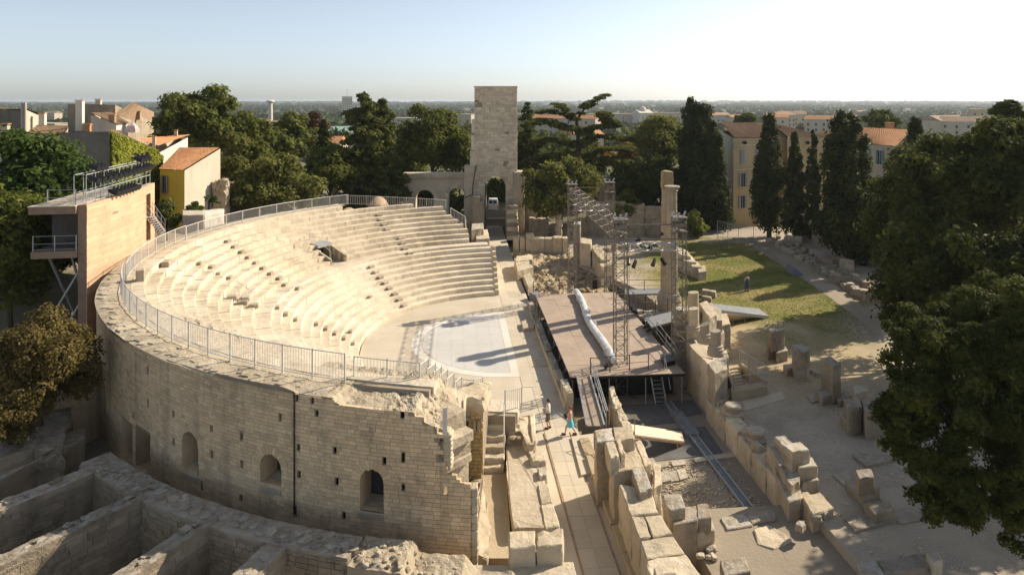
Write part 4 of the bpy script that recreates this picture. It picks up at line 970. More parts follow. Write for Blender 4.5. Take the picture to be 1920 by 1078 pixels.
nx = len(xs); f = [(j * nx + i, j * nx + i + 1, (j + 1) * nx + i + 1, (j + 1) * nx + i) for j in range(len(ys) - 1) for i in range(nx - 1)]
build(MB().add(v, f), 'rubble_ground', M_RUB2, kind='structure')
for i in range(60):
    u, vv = rng.uniform(1008, 1110), rng.uniform(492, 545); s = rng.uniform(.12, .36); q = P(u, vv, .3); rubble('rubble_stone', (q.x, q.y, .2 + .05 * s), s, M_RUB2, None, 'rough stone in the rubble heap between the far ruins and the stage', 'stone', 'rubble heap stones behind the stage')

# ================================================================== the two standing columns
cy = 60.7
def column(u, v_top, v_base, Y, r, name, label, parts):
    t = thing(name, label, 'column'); x = (u - CX) * Y / F; zb = H - (v_base - V0) * Y / F; zt = H - (v_top - V0) * Y / F
    for nm, prof, fl, sd in parts(zb, zt, r):
        me = MB().lathe(prof, (0, 0, 0), 40, fl).mesh(nm)
        bm = bmesh.new(); bm.from_mesh(me)
        for vv in bm.verts:
            q = vv.co * 2.2 + Vector((sd * 5, u, 0)); d = Vector((vv.co.x, vv.co.y, 0))
            vv.co += d * (.06 * noise.noise(q) + .05 * noise.noise(q * 2.6)) + Vector((0, 0, .05 * noise.noise(q * 1.5)))
        bm.to_mesh(me); bm.free(); o = link(nm, me, M_OLD, t); o.location = (x, Y, 0)
    return t
def tall(zb, zt, r):
    out = [('pedestal', [(r * 1.55, -.4), (r * 1.55, zb + 1.1), (r * 1.62, zb + 1.12), (r * 1.62, zb + 1.35)], 0, 1),
           ('base', [(r * 1.5, zb + 1.35), (r * 1.5, zb + 1.5), (r * 1.3, zb + 1.58), (r * 1.38, zb + 1.75), (r * 1.1, zb + 1.85)], 0, 2)]
    z = zb + 1.85; k = 6; dz = (zt - z) / k
    for i in range(k): out.append(('shaft_drum', [(r * (1.04 - .03 * i), z + 0.01)] + [(r * (1.04 - .03 * (i + q / 6)), z + dz * q / 6 - .005) for q in range(1, 6)] + [(r * (1.01 - .03 * i), z + dz - .01)], .05, 3 + i)); z += dz
    return out
c1 = column(1250, 352, 585, 61.5, .52, 'standing_column', 'taller standing column with a broken block on its top behind the stage', tall)
zt = H - (352 - V0) * 61.5 / F
block('entablature_block', rect(((1250 - CX) * 61.5 / F, 61.5), .95, .9, .1), zt - .05, H - (321 - V0) * 61.5 / F, stone('ochre_limestone', (.44, .34, .19), (.36, .27, .15), (.2, .15, .1), .6), c1, seed=9, amp=.1, cuts=4)
c2 = column(1260, 362, 588, 60.0, .50, 'standing_column', 'shorter standing column with a flared capital just in front of the taller one', tall)
zt = H - (362 - V0) * 60 / F; x = (1260 - CX) * 60 / F
o = link('capital', MB().lathe([(.42, zt - .05), (.43, zt + .1), (.54, zt + .22), (.47, zt + .26), (.62, zt + .48), (.68, zt + .52), (.66, zt + .62)], (0, 0, 0), 24).mesh('capital'), M_OLD, c2); o.location = (x, 60, 0)
ped = thing('column_podium', 'rough stone podium carrying the two standing columns', 'podium')
block('podium_block', rect(L(2.6, 12.0), 4.2, 2.6, PH0 + math.pi / 2), -.4, 1.0, M_OLD, ped, seed=2, amp=.12, cuts=3)
block('podium_block', rect(L(5.2, 11.8), 2.6, 1.9, PH0 + math.pi / 2), -.4, .4, M_RUB, ped, seed=3, amp=.2, cuts=3)

# ================================================================== stage wall ruins with short columns (right of the stage)
sw = thing('stage_wall', 'remaining stretch of stage back wall carrying column stumps on the right of the stage', 'wall')
def swb(px, z0, z1, sd, mat=M_OLD, nm='wall_block', amp=.05, cuts=3): return block(nm, pxpoly(px, z1), z0, z1, mat, sw, seed=sd, amp=amp, cuts=cuts)
swb([(1290, 632), (1330, 645), (1345, 655), (1338, 672), (1312, 668), (1286, 640)], PZ - .1, 2.55, 200, M_PALE)
swb([(1312, 668), (1362, 655), (1366, 668), (1348, 676), (1332, 690)], PZ - .1, 2.5, 201, M_PALE)
swb([(1326, 680), (1362, 664), (1364, 690), (1340, 700)], PZ - .1, 2.6, 202, M_OLD)
swb([(1285, 610), (1318, 606), (1345, 636), (1326, 648), (1290, 634)], PZ - .1, 2.3, 203, M_PALE)
swb([(1332, 740), (1366, 728), (1378, 736), (1345, 758)], PZ - .1, .75, 204, M_PALE)
swb([(1298, 588), (1340, 575), (1352, 604), (1320, 610)], .3, 2.2, 205, M_PALE)
swb([(1320, 572), (1334, 566), (1352, 580), (1354, 600), (1330, 600)], .3, 3.4, 206, M_OLD)
swb([(1310, 568), (1326, 563), (1344, 590), (1330, 596)], .3, 3.9, 207, M_PALE)
swb([(1336, 590), (1362, 587), (1370, 607), (1346, 612)], .3, 2.4, 208, M_PALE)
swb([(1300, 612), (1345, 600), (1358, 622), (1330, 640)], .3, 2.5, 209, M_OLD)
stumps = [(1300, 548, 592, .40, 52.0, 'plain column stump nearest the truss on the stage wall'), (1301, 578, 618, .36, 48.5, 'slim column stump with moulded base on the stage wall, second in the row'),
          (1322, 607, 632, .34, 46.0, 'short slanting column stump on a wide moulded base'), (1342, 620, 655, .34, 43.5, 'fluted column stump at the near end of the stage wall')]
for i, (u, vt, vb, r, Y, lab) in enumerate(stumps):
    x = (u - CX) * Y / F; zb = H - (vb - V0) * Y / F; zt = H - (vt - V0) * Y / F; t = thing('column_stump', lab, 'column', 'column stumps on the stage wall')
    b = link('base', MB().lathe([(r * 1.55, zb - .35), (r * 1.55, zb - .1), (r * 1.42, zb - .05), (r * 1.5, zb + .08), (r * 1.25, zb + .16), (r * 1.32, zb + .26), (r * 1.05, zb + .32)], (0, 0, 0), 28).mesh('base'), M_OLD, t); b.location = (x, Y, 0)
    me = MB().lathe([(r, zb + .32), (r * .99, (zb + zt) / 2), (r * .98, zt)], (0, 0, 0), 40, .07 if i == 3 else 0).mesh('shaft')
    for vv in me.vertices:
        if vv.co.z > zt - .05: vv.co.z += (vv.co.x * (.5 if i == 2 else .15)) + .04 * noise.noise(vv.co * 6)
    s = link('shaft', me, M_PALE if i < 2 else M_OLD, t); s.location = (x, Y, 0)
rl = thing('moulded_pier', 'dark lobed masonry pier with a squat moulding behind the column stumps', 'pier')
for i in range(4):
    q = PY(1283, 585, 53.5); me = MB().lathe([(.75, .3 + i * .75), (.9, .5 + i * .75), (.9, .9 + i * .75), (.7, 1.04 + i * .75)], (0, 0, 0), 18).mesh('drum'); o = link('drum', me, M_OLD, rl); o.location = (q.x, q.y, 0)
# ================================================================== stage
SZ = 1.3
stage = thing('stage_platform', 'large brown plywood stage deck on scaffold legs', 'stage')
SA0, SA1, SB0, SB1 = -10.5, 8.9, 1.55, 9.3
na, nb = 10, 5
for i in range(na):
    for j in range(nb):
        a0, a1 = SA0 + (SA1 - SA0) * i / na, SA0 + (SA1 - SA0) * (i + 1) / na; b0, b1 = SB0 + (SB1 - SB0) * j / nb, SB0 + (SB1 - SB0) * (j + 1) / nb; g = .006
        z = SZ + .004 * ((i * 7 + j * 3) % 4)
        build(MB().prism([L(a0 + g, b0 + g)[:2], L(a1 - g, b0 + g)[:2], L(a1 - g, b1 - g)[:2], L(a0 + g, b1 - g)[:2]], SZ - .05, z), 'deck_panel', M_WOODST, stage)
build(MB().prism([L(SA0, SB0)[:2], L(SA1, SB0)[:2], L(SA1, SB1)[:2], L(SA0, SB1)[:2]], SZ - .22, SZ - .052), 'frame', M_BLACK, stage)
for a in np.linspace(SA0 + .15, SA1 - .2, 8):
    for b in np.linspace(SB0 + .15, SB1 - .15, 4):
        build(MB().tube(L(a, b, PZ), L(a, b, SZ - .2), .035, 6), 'leg', M_STEEL, stage)
# black cloth under the stage edge facing the pit and the wall in front of it
build(MB().hexa([L(SA0 + 1.6, SB0 + .6, PZ), L(SA0 + 1.6, SB1 - .3, PZ), L(SA0 + 1.7, SB1 - .3, PZ), L(SA0 + 1.7, SB0 + .6, PZ)], [L(SA0 + 1.6, SB0 + .6, SZ - .23), L(SA0 + 1.6, SB1 - .3, SZ - .23), L(SA0 + 1.7, SB1 - .3, SZ - .23), L(SA0 + 1.7, SB0 + .6, SZ - .23)]), 'black_cloth', M_BLACK, stage)
# small dark floor lights clamped on the front edge
for i, a in enumerate((-9.4, -7.2, -4.6, 1.5)):
    t = thing('floor_light', ['black floor spotlight clamped low at the near stage front', 'second black floor spotlight along the stage front', 'third black floor spotlight along the stage front', 'farthest black floor spotlight along the stage front'][i], 'spotlight', 'floor lights along the stage front')
    build(MB().tube(L(a, SB0 - .35, SZ - .25), L(a + .1, SB0 - .05, SZ - .1), .11, 10), 'lamp_housing', M_BLACK, t); build(MB().beam(L(a, SB0 - .25, SZ - .6), L(a, SB0 - .25, SZ - .2), .05), 'bracket', M_BLACK, t)
# low stone wall in front of the stage
pw = thing('stage_front_wall', 'low stone wall running along the front of the stage', 'wall')
rng = random.Random(55); a = -12.4
while a < 9:
    ln = rng.uniform(.9, 1.7); h = rng.uniform(.35, .6) if a > -11 else rng.uniform(.5, 1.1)
    block('wall_block', [L(a, .92)[:2], L(a + ln - .03, .92)[:2], L(a + ln - .03, 1.42)[:2], L(a, 1.42)[:2]], PZ, h if not -14.2 < a < -13 else .2, M_PALE if rng.random() < .6 else M_OLD, pw, seed=int(a * 10) % 997, amp=.05, cuts=2); a += ln
build(MB().prism([L(-12.4, .84)[:2], L(7, .80)[:2], L(7, .9)[:2], L(-12.4, .9)[:2]], -.1, .42), 'front_board', M_PALE, pw)
for i, (px, lab) in enumerate([([(977, 601), (1000, 598), (1002, 612), (980, 615)], 'small pale cut stone on the paving left of the stage'), ([(1001, 674), (1028, 672), (1030, 683), (1003, 686)], 'flat pale stones set in the paving beside the stage front')]):
    block('stone_block', pxpoly(px, .35 if i == 0 else .1), -.05, .35 if i == 0 else .1, M_PALE, label=lab, cat='stone block', seed=i, amp=.04)
build(MB().prism(pxpoly([(1071, 818), (1113, 812), (1114, 884), (1090, 890)], .14), -.1, .14), 'ground_slab', M_PAVE, label='pale raised slab between the lane and the massive wall', cat='slab')
# plastic-wrapped roll lying along the stage
roll = thing('wrapped_roll', 'long roll wrapped in clear white plastic lying across the stage', 'roll')
a0, b0 = P(1079, 545, SZ + .3), P(1150, 678, SZ + .3); nn, kk = 60, 14; v = []
d = (b0 - a0); le = d.length; d.normalize(); s_ = Vector((-d.y, d.x, 0))
for i in range(nn + 1):
    c = a0 + d * (le * i / nn); bend = .12 * math.sin(i / nn * 9) - .1 * math.sin(i / nn * math.pi)
    for k in range(kk):
        t = 2 * math.pi * k / kk; r = .29 * (1 + .16 * noise.noise(Vector((i * .35, math.cos(t) * 1.5, math.sin(t) * 1.5))) + .03 * math.sin(i * 2.1))
        if i in (0, nn): r *= .5
        v.append((c.x + s_.x * (r * math.cos(t) + bend), c.y + s_.y * (r * math.cos(t) + bend), max(SZ + .02, c.z + r * math.sin(t))))
f = [(i * kk + k, i * kk + (k + 1) % kk, (i + 1) * kk + (k + 1) % kk, (i + 1) * kk + k) for i in range(nn) for k in range(kk)] + [tuple(range(kk))[::-1], tuple(nn * kk + k for k in range(kk))]
build(MB().add(v, f), 'wrapping', M_PLAST, roll)
for i in (9, 22, 33, 45, 54):
    c = a0 + d * (le * i / nn); build(MB().tube(c + Vector((0, 0, -.02)) - d * .03, c + d * .03 + Vector((0, 0, -.02)), .325, 14), 'tie_band', M_PLAST, roll)

# ------------------------------------------------------------------ lattice towers and beams
def lattice(p, q, w, parent, rc=.035, rb=.018, step=.8, mat=M_TRUSS, sides=4, up=None):
    p, q = Vector(p), Vector(q); d = (q - p); le = d.length; d.normalize()
    if up is None: up = Vector((0, 0, 1)) if abs(d.z) < .9 else Vector((NX, NY, 0))
    x = d.cross(up).normalized() * w / 2; y = x.cross(d).normalized() * w / 2
    cor = [(-1, -1), (1, -1), (1, 1), (-1, 1)]
    for a, b in cor: build(MB().tube(p + x * a + y * b, q + x * a + y * b, rc, 6), 'chord', mat, parent)
    k = max(2, int(round(le / step)))
    for s in range(sides):
        (a, b), (a2, b2) = cor[s], cor[(s + 1) % 4]
        for i in range(k):
            c0, c1 = p + d * (le * i / k), p + d * (le * (i + 1) / k)
            u0, u1 = ((a, b), (a2, b2)) if i % 2 == 0 else ((a2, b2), (a, b))
            m_ = MB().tube(c0 + x * u0[0] + y * u0[1], c1 + x * u1[0] + y * u1[1], rb, 5)
            if i: m_.tube(c0 + x * a + y * b, c0 + x * a2 + y * b2, rb, 5)
            build(m_, 'brace', mat, parent)
TT = 11.2
tow = {}
for key, (u, v, zt, z0, lab) in {'near_left': (1165, 745, 11.3, PZ, 'near left lattice truss tower in front of the stage'), 'near_right': (1275, 742, 11.4, PZ, 'near right lattice truss tower beside the column stumps'),
                                 'far_left': (1073, 0, 11.2, 0, 'far left lattice truss tower with the sloping truss end'), 'far_right': (1143, 0, 11.4, 0, 'far right lattice truss tower behind the stage')}.items():
    if v: q = P(u - 2, v - 8, z0)
    else: q = Vector(((u - CX) * 68 / F, 68, z0))
    t = thing('truss_tower', lab, 'truss tower', 'lattice towers of the lighting rig'); tow[key] = q
    lattice(q, Vector((q.x, q.y, zt)), .78, t, .035, .02, .62)
    for a, b in ((-1, -1), (1, -1), (1, 1), (-1, 1)):
        build(MB().beam(Vector((q.x + a * .3, q.y + b * .3, z0 + .04)), Vector((q.x + a * .95, q.y + b * .95, z0 + .04)), .08), 'outrigger', M_TRUSS, t)
    # head block: sleeve box with top sheave
    build(MB().box((q.x, q.y, zt - .95), (.98, .98, .07), ANG), 'sleeve_plate', M_TRUSS, t); build(MB().box((q.x, q.y, zt + .02), (1.0, 1.0, .07), ANG), 'sleeve_plate', M_TRUSS, t)
    for s in (-1, 1):
        build(MB().box((q.x + s * .47, q.y, zt - .47), (.04, .98, .28), 0), 'sleeve_side', M_TRUSS, t); build(MB().box((q.x, q.y + s * .47, zt - .47), (.98, .04, .28), 0), 'sleeve_side', M_TRUSS, t)
    for k in range(3): build(MB().tube((q.x - .5 + k * .4, q.y, zt + .05), (q.x - .35 + k * .4, q.y, zt + .42 - .1 * (k % 2)), .07, 8), 'sheave', M_STEEL, t)
    for k in range(2): build(MB().tube((q.x + .55, q.y - .3 + .6 * k, z0 + .3), (q.x + .55, q.y - .3 + .6 * k, zt - .5), .015, 5), 'chain', M_TRUSS, t)
nl, nr, fl, frr = (tow[k] for k in ('near_left', 'near_right', 'far_left', 'far_right'))
def bt(a, b, z, w, lab, mat=M_ALU, s=.55, z2=None):
    t = thing('truss_beam', lab, 'truss', 'beams of the lighting rig'); lattice(Vector((a.x, a.y, z)), Vector((b.x, b.y, z if z2 is None else z2)), w, t, .032, .018, s, mat); return t
bt(nl, fl, 10.45, .95, 'long horizontal truss joining the two left towers', M_TRUSS, 1.15)
t = thing('top_rail', 'thin horizontal pipe joining the heads of the two near towers', 'pipe'); build(MB().tube((nl.x, nl.y, 10.9), (nr.x, nr.y, 10.9), .045, 8), 'pipe', M_TRUSS, t); build(MB().tube((nl.x, nl.y, 9.9), (nr.x, nr.y, 9.9), .03, 8), 'pipe', M_TRUSS, t)
t = thing('top_rail', 'thin horizontal pipe joining the heads of the two far towers', 'pipe'); build(MB().tube((fl.x, fl.y, 10.9), (frr.x, frr.y, 10.9), .045, 8), 'pipe', M_TRUSS, t)
b1_ = bt(nl, nr, 9.35, .5, 'silver lighting truss hung with spotlights between the near towers')
b2_ = bt(fl, frr, 8.9, .6, 'silver lighting truss between the far towers')
def spot(q, yaw, tilt, lab, s=1.0, grp='spotlights hung on the lighting rig', mat=M_BLACK):
    t = thing('spotlight', lab, 'spotlight', grp)
    d = Vector((math.cos(yaw) * math.cos(tilt), math.sin(yaw) * math.cos(tilt), math.sin(tilt)))
    build(MB().tube(q - d * .22 * s, q + d * .25 * s, .12 * s, 10, .15 * s), 'lamp_housing', mat, t)
    build(MB().tube(q - d * .34 * s, q - d * .22 * s, .08 * s, 8, .12 * s), 'rear_cap', mat, t)
    build(MB().tube(q + d * .25 * s, q + d * .30 * s, .16 * s, 10), 'lens_ring', mat, t)
    build(MB().beam(q, q + Vector((0, 0, .32 * s)), .05 * s), 'yoke', mat, t)
sps = [(1178, 490, -.6), (1190, 495, -.75), (1226, 492, -.7), (1243, 490, -.5), (1206, 462, .2), (1217, 465, .1), (1228, 460, .3), (1197, 450, .2), (1240, 440, .4)]
nms = ['left-most spotlight under the near silver truss', 'long black spotlight tilted down under the near silver truss', 'black spotlight tilted down next to the tall columns', 'right-most spotlight against the tall columns', 'dark lamp on top of the near silver truss, left one', 'dark lamp on top of the near silver truss, middle one', 'dark lamp on top of the near silver truss, right one', 'small lamp hanging from the pipe above the near silver truss', 'small lamp above the silver truss against the columns']
for (u, v, tl), nm in zip(sps, nms): spot(PY(u, v, nl.y + .1), random.Random(u).uniform(2.5, 6), tl, nm, .95 if v > 480 else .7)
for i, u in enumerate((1092, 1104, 1116)): spot(PY(u, 372, 68), 4.0 + i, .2, ['left', 'middle', 'right'][i] + ' dark lamp on the far silver truss', .8)
# braces from the truss feet
t = thing('cable_bundle', 'black cable bundle hanging down the near stage corner', 'cable')
pts = [PY(1137, 680 + i * 9, nl.y - 1.0 + .02 * i) + Vector((.06 * (-1) ** i, 0, 0)) for i in range(8)]; build(MB().path(pts, .09, 6), 'cable', M_BLACK, t)
for u, v in ((1137, 686), (1138, 700), (1136, 715)): build(MB().lathe([(.02, -.08), (.16, -.06), (.16, .06), (.02, .08)], PY(u, v, nl.y - 1.05), 10), 'connector', M_BLACK, t)

# ------------------------------------------------------------------ railings
def railing(name, pts, label, h=1.05, bars=.13, mat=M_STEEL, post_every=2.0, cat='railing', mid=0, group=None, rp=.028):
    t = thing(name, label, cat, group)
    for i in range(len(pts) - 1):
        p, q = Vector(pts[i]), Vector(pts[i + 1]); le = (q - p).length; k = max(1, int(round(le / post_every)))
        for j in range(k):
            a, b = p.lerp(q, j / k), p.lerp(q, (j + 1) / k); Z = Vector((0, 0, 1)); m_ = MB()
            m_.tube(a + Z * h, b + Z * h, .022, 6); m_.tube(a + Z * .12, b + Z * .12, .018, 6)
            for q_ in range(mid): m_.tube(a + Z * h * (q_ + 1) / (mid + 1), b + Z * h * (q_ + 1) / (mid + 1), .018, 6)
            if bars:
                nb_ = int((b - a).length / bars)
                for s in range(1, nb_): c = a.lerp(b, s / nb_); m_.tube(c + Z * .12, c + Z * h, .011, 4)
            build(m_, 'railing_panel', mat, t)
            build(MB().box(a + Z * (h + .04) / 2, (rp * 2, rp * 2, h + .04), math.atan2((b - a).y, (b - a).x)), 'post', mat, t)
        b = q; build(MB().box(b + Vector((0, 0, (h + .04) / 2)), (rp * 2, rp * 2, h + .04)), 'post', mat, t)
    return t
def circ(r, a, b, z, n): return [A(r, a + (b - a) * i / n, z) for i in range(n + 1)]
def ph_of(u, v, z): q = P(u, v, z); return math.atan2(q.y - OY, q.x - OX) % (2 * math.pi)
zf = 8.0
M_FEN = plain('fence_paint', (.60, .585, .54), .55, .1, .1)
railing('rim_railing', circ(28.55, ph_of(376, 433, zf), ph_of(640, 381, zf), zf, 8), 'grey bar railing along the far left rim of the seating', 1.1, .14, M_FEN)
railing('rim_railing', circ(28.55, ph_of(331, 449, zf), ph_of(376, 433, zf), zf, 2), 'short grey bar railing beside the stair foot of the projection booth', 1.1, .14, M_FEN)
railing('rim_railing', circ(28.6, ph_of(216, 530, zf), ph_of(331, 449, zf), zf, 8), 'grey bar railing in front of the projection booth wall', 1.15, .13, M_FEN)
railing('rim_railing', circ(28.75, ph_of(216, 530, zf), ph_of(655, 712, zf), zf, 16), 'long curved bar railing along the near left rim above the outer wall', 1.2, .13, M_FEN)
pa, pb = P(664, 722, 7.7), P(790, 735, 7.3)
railing('end_railing', [P(664, 722, 7.6), P(726, 729, 7.5), P(787, 735, 7.4)], 'straight bar railing on the broken wall head', 1.2, .13, M_FEN)
# stepped panels going down at the end of the seating
for i, (u, v) in enumerate([(787, 735), (801, 742), (813, 747), (825, 751), (838, 757), (853, 762)]):
    z = 7.3 - i * .43; a = P(u, v, z); b = Vector((a.x + .25, a.y + .95, z - .1)); lab = ['first', 'second', 'third', 'fourth', 'fifth', 'sixth'][i] + ' barrier panel from the left in the stepped row down the broken seating end'
    railing('barrier_panel', [a, b], lab, 1.15, .12, M_FEN, group='stepped barrier panels')
railing('barrier_panel', [P(855, 752, 4.9), P(888, 755, 4.8)], 'bar panel behind the rubble pier head', 1.1, .12, M_FEN)
railing('barrier_panel', [P(888, 756, 4.8), P(905, 752, 4.75)], 'short bar panel above the top of the stone stair', 1.15, .12, M_FEN)
railing('barrier_panel', [P(947, 777, 3.7), P(978, 771, 3.6)], 'bar panel right of the head of the stone stair', 1.2, .12, M_FEN)
railing('hand_rail', [P(945, 850, 2.9), P(945, 790, 3.6)], 'slim handrail down the right side of the stone stair', .9, 0, M_FEN)
# railings on the far seating
railing('rim_railing', [P(762, 388, 7.4), P(836, 392, 6.9)], 'bar railing along the far right top of the seating', 1.05, .2, M_FEN, group='far railings')
railing('rim_railing', [P(845, 408, 6.2), P(872, 424, 5.0), P(874, 436, 4.6)], 'railing stepping down the far end of the seating', 1.1, .2, M_FEN)
railing('rim_railing', [P(650, 384, 7.9), P(762, 388, 7.4)], 'bar railing behind the terracotta domes', 1.05, .2, M_FEN)
# stair with bar railing low on the seating
hs = thing('seating_stair', 'small stair with bar railing standing on the left seating rows', 'stair')
ri, ph = on_rows(447, 560); base = A(rows[ri][0], ph, 0)
for i, (u, v) in enumerate([(436, 556), (446, 559), (456, 566), (468, 572)]):
    r_, p_ = on_rows(u, v); z = rows[r_][2]; q = A(rows[r_][0] + .1, p_, z)
    block('step', rect(q, .7, .5, p_), z - .1, z + .22, M_OLD, hs, seed=i, amp=.02, cuts=1)
r_, p_ = on_rows(434, 553); a = A(rows[r_][0], p_, rows[r_][2] + .1); r2, p2 = on_rows(470, 574); b = A(rows[r2][0], p2, rows[r2][2] + .1)
mb = MB(); mb.tube(a + Vector((0, 0, 1.1)), b + Vector((0, 0, 1.0)), .025, 6)
for i in range(14): c = a.lerp(b, i / 13); mb.tube(c, c + Vector((0, 0, 1.05)), .013, 4)
build(mb, 'railing_panel', M_FEN, hs)
hr = thing('hand_rail', 'thin handrails beside the vomitory doorway', 'railing')
for s in (-1, 1): build(MB().path([VP(21.0, s * 1.05, 4.1), VP(21.0, s * 1.05, 5.2), VP(24.2, s * 1.05, 6.6), VP(24.2, s * 1.05, 5.6)], .022, 5), 'rail', M_FEN, hr)

# railings and stairs around the stage
M_RAIL = plain('dark_rail', (.10, .085, .07), .6, .3, .1)
railing('stage_railing', [P(1000, 548, SZ), P(1145, 538, SZ)], 'dark railing along the far edge of the stage', 1.0, 0, M_RAIL, 2.4, mid=1)
railing('stage_railing', [P(1107, 701, SZ), P(1216, 692, SZ)], 'dark railing on the near edge of the stage left of the metal steps', 1.05, 0, M_RAIL, 1.3, mid=1)
railing('walkway_railing', [PY(1176, 545, 64), PY(1240, 545, 64)], 'dark railing of the walkway in front of the column podium', 1.0, 0, M_RAIL, 1.4, mid=1)
railing('walkway_railing', [P(1178, 560, 1.5), P(1206, 590, 1.5), P(1252, 582, 1.5)], 'bent dark railing at the upper right corner of the stage', 1.0, 0, M_RAIL, 1.5, mid=1)
railing('ramp_railing', [P(1216, 606, 1.6), P(1268, 676, SZ)], 'long handrail sloping along the right edge of the stage', 1.0, 0, M_STEEL, 2.2, mid=1)
wk = thing('walkway', 'grey deck walkway crossing from the stage towards the columns', 'walkway')
build(MB().prism(pxpoly([(1172, 552), (1240, 550), (1240, 541), (1172, 542)], 1.4), 1.25, 1.4), 'deck', M_DECK, wk)
for u in (1180, 1210, 1236): q = P(u, 551, 1.3); build(MB().tube((q.x, q.y, PZ), (q.x, q.y, 1.3), .04, 6), 'leg', M_RAIL, wk)
wk = thing('side_platform', 'grey side platform with white-edged top right of the stage', 'platform')
build(MB().prism(pxpoly([(1210, 596), (1258, 584), (1272, 600), (1222, 613)], 2.0), 1.85, 2.0), 'deck', M_DECK, wk)
build(MB().prism(pxpoly([(1222, 612), (1268, 602), (1268, 598), (1222, 608)], 1.85), .2, 1.85), 'skirt', plain('dark_plywood', (.16, .12, .085), .8), wk)
wk = thing('back_platform', 'pale plank platform against the far left corner of the stage', 'platform')
build(MB().prism(pxpoly([(992, 548), (1010, 556), (1020, 553), (1002, 544)], .7), 0, .7), 'deck', M_DECK, wk)
bx = thing('amplifier_box', 'dark brown box standing at the far edge of the stage', 'box'); q = P(1115, 541, SZ)
build(MB().box((q.x, q.y, SZ + .45), (.45, .4, .9), ANG), 'cabinet', plain('dark_cabinet', (.045, .022, .018), .6), bx); build(MB().box((q.x, q.y - .22, SZ + .45), (.36, .02, .78), ANG), 'grille', M_BLACK, bx)
fcase = thing('flight_case', 'black flight case at the near right corner of the stage', 'case')
build(MB().prism(pxpoly([(1238, 664), (1262, 661), (1266, 674), (1246, 679)], SZ + .35), SZ, SZ + .33), 'box', M_BLACK, fcase); build(MB().prism(pxpoly([(1237, 664), (1262, 660), (1267, 674), (1246, 680)], SZ + .38), SZ + .335, SZ + .38), 'lid', plain('case_lid', (.05, .052, .06), .4), fcase)
for i, (u, v) in enumerate([(1185, 580), (1190, 585), (1207, 606), (1212, 612), (1218, 618)]):
    spot(P(u, v, SZ + .25), 2.5 + i, .5, ['lamp lying at the right stage edge near the bent railing, rear one', 'lamp lying at the right stage edge near the bent railing, front one', 'rear black lamp of the three by the side platform', 'middle black lamp of the three by the side platform', 'front black lamp of the three by the side platform'][i], .9, 'lamps on the stage floor')
# metal steps from the pit up to the stage
ms = thing('metal_steps', 'grey metal steps from the pit up to the near edge of the stage', 'steps')
top = [P(1218, 694, SZ), P(1238, 692, SZ)]; bot = [P(1229, 757, PZ), P(1249, 756, PZ)]
for s in range(2): build(MB().beam(bot[s], top[s] + Vector((0, 0, .02)), .06, .22), 'stringer', M_STEEL, ms)
for i in range(8):
    a, b = bot[0].lerp(top[0], (i + .6) / 8), bot[1].lerp(top[1], (i + .6) / 8); c = (a + b) / 2; build(MB().box(c, ((b - a).length, .26, .04), ANG), 'tread', M_DECK, ms)
for i, s in enumerate((1,)): build(MB().path([bot[s] + Vector((.3, 0, .9)), top[s] + Vector((.3, 0, .9)), top[s] + Vector((.3, 0, 0))], .025, 6), 'hand_rail', M_STEEL, ms)
# ramp from the lane up to the stage
rm = thing('stage_ramp', 'brown plywood ramp with steel edges rising to the near left stage corner', 'ramp')
r0 = [P(1100, 800, .05), P(1133, 800, .05)]; r1 = [P(1082, 708, SZ), P(1106, 706, SZ)]
build(MB().hexa([r0[0], r0[1], r1[1], r1[0]], [p + Vector((0, 0, .06)) for p in (r0[0], r0[1], r1[1], r1[0])]), 'deck', M_WOODST, rm)
for a, b in ((r0[0], r1[0]), (r0[1], r1[1])): build(MB().beam(a + Vector((0, 0, .08)), b + Vector((0, 0, .08)), .10, .16), 'edge_beam', M_STEEL, rm)
for dx, hh in ((.12, .95), (.22, .95), (.12, .5)): build(MB().path([r0[1] + Vector((dx, 0, hh)), r1[1] + Vector((dx, 0, hh))], .03, 6), 'hand_rail', M_STEEL, rm)
for k in range(5): c = r0[1].lerp(r1[1], k / 4) + Vector((.12, 0, 0)); build(MB().tube(c, c + Vector((0, 0, .95)), .025, 6), 'post', M_STEEL, rm)
# second ramp board in the pit
r2 = thing('plank_ramp', 'pale plywood ramp sloping from the massive wall into the pit', 'ramp')
a, b, c, d_ = P(1183, 797, 1.0), P(1191, 817, 1.0), P(1283, 829, -.55), P(1278, 811, -.55)
build(MB().hexa([a, b, c, d_], [p + Vector((0, 0, .07)) for p in (a, b, c, d_)]), 'deck', plain('pale_plywood', (.62, .50, .36), .75, 0, .1), r2)
for p, q in ((b, c),): build(MB().beam(p - Vector((0, 0, .06)), q - Vector((0, 0, .06)), .06, .12), 'edge_board', M_WOOD, r2)
for k in range(2): p = b.lerp(c, .1 + .75 * k); build(MB().tube((p.x, p.y, PZ), p, .04, 6), 'leg', M_WOOD, r2)
hb = thing('rope_post', 'two thin posts with a sagging rope beside the plank ramp', 'rope barrier')
p, q = P(1190, 815, 1.0), P(1142, 795, .9)
for c in (p, q): build(MB().tube(c, c + Vector((0, 0, 1.1)), .025, 6), 'post', M_WOOD, hb)
build(MB().path([p + Vector((0, 0, 1.05)), p.lerp(q, .5) + Vector((0, 0, .95)), q + Vector((0, 0, 1.05))], .02, 5), 'rope', M_WOOD, hb)
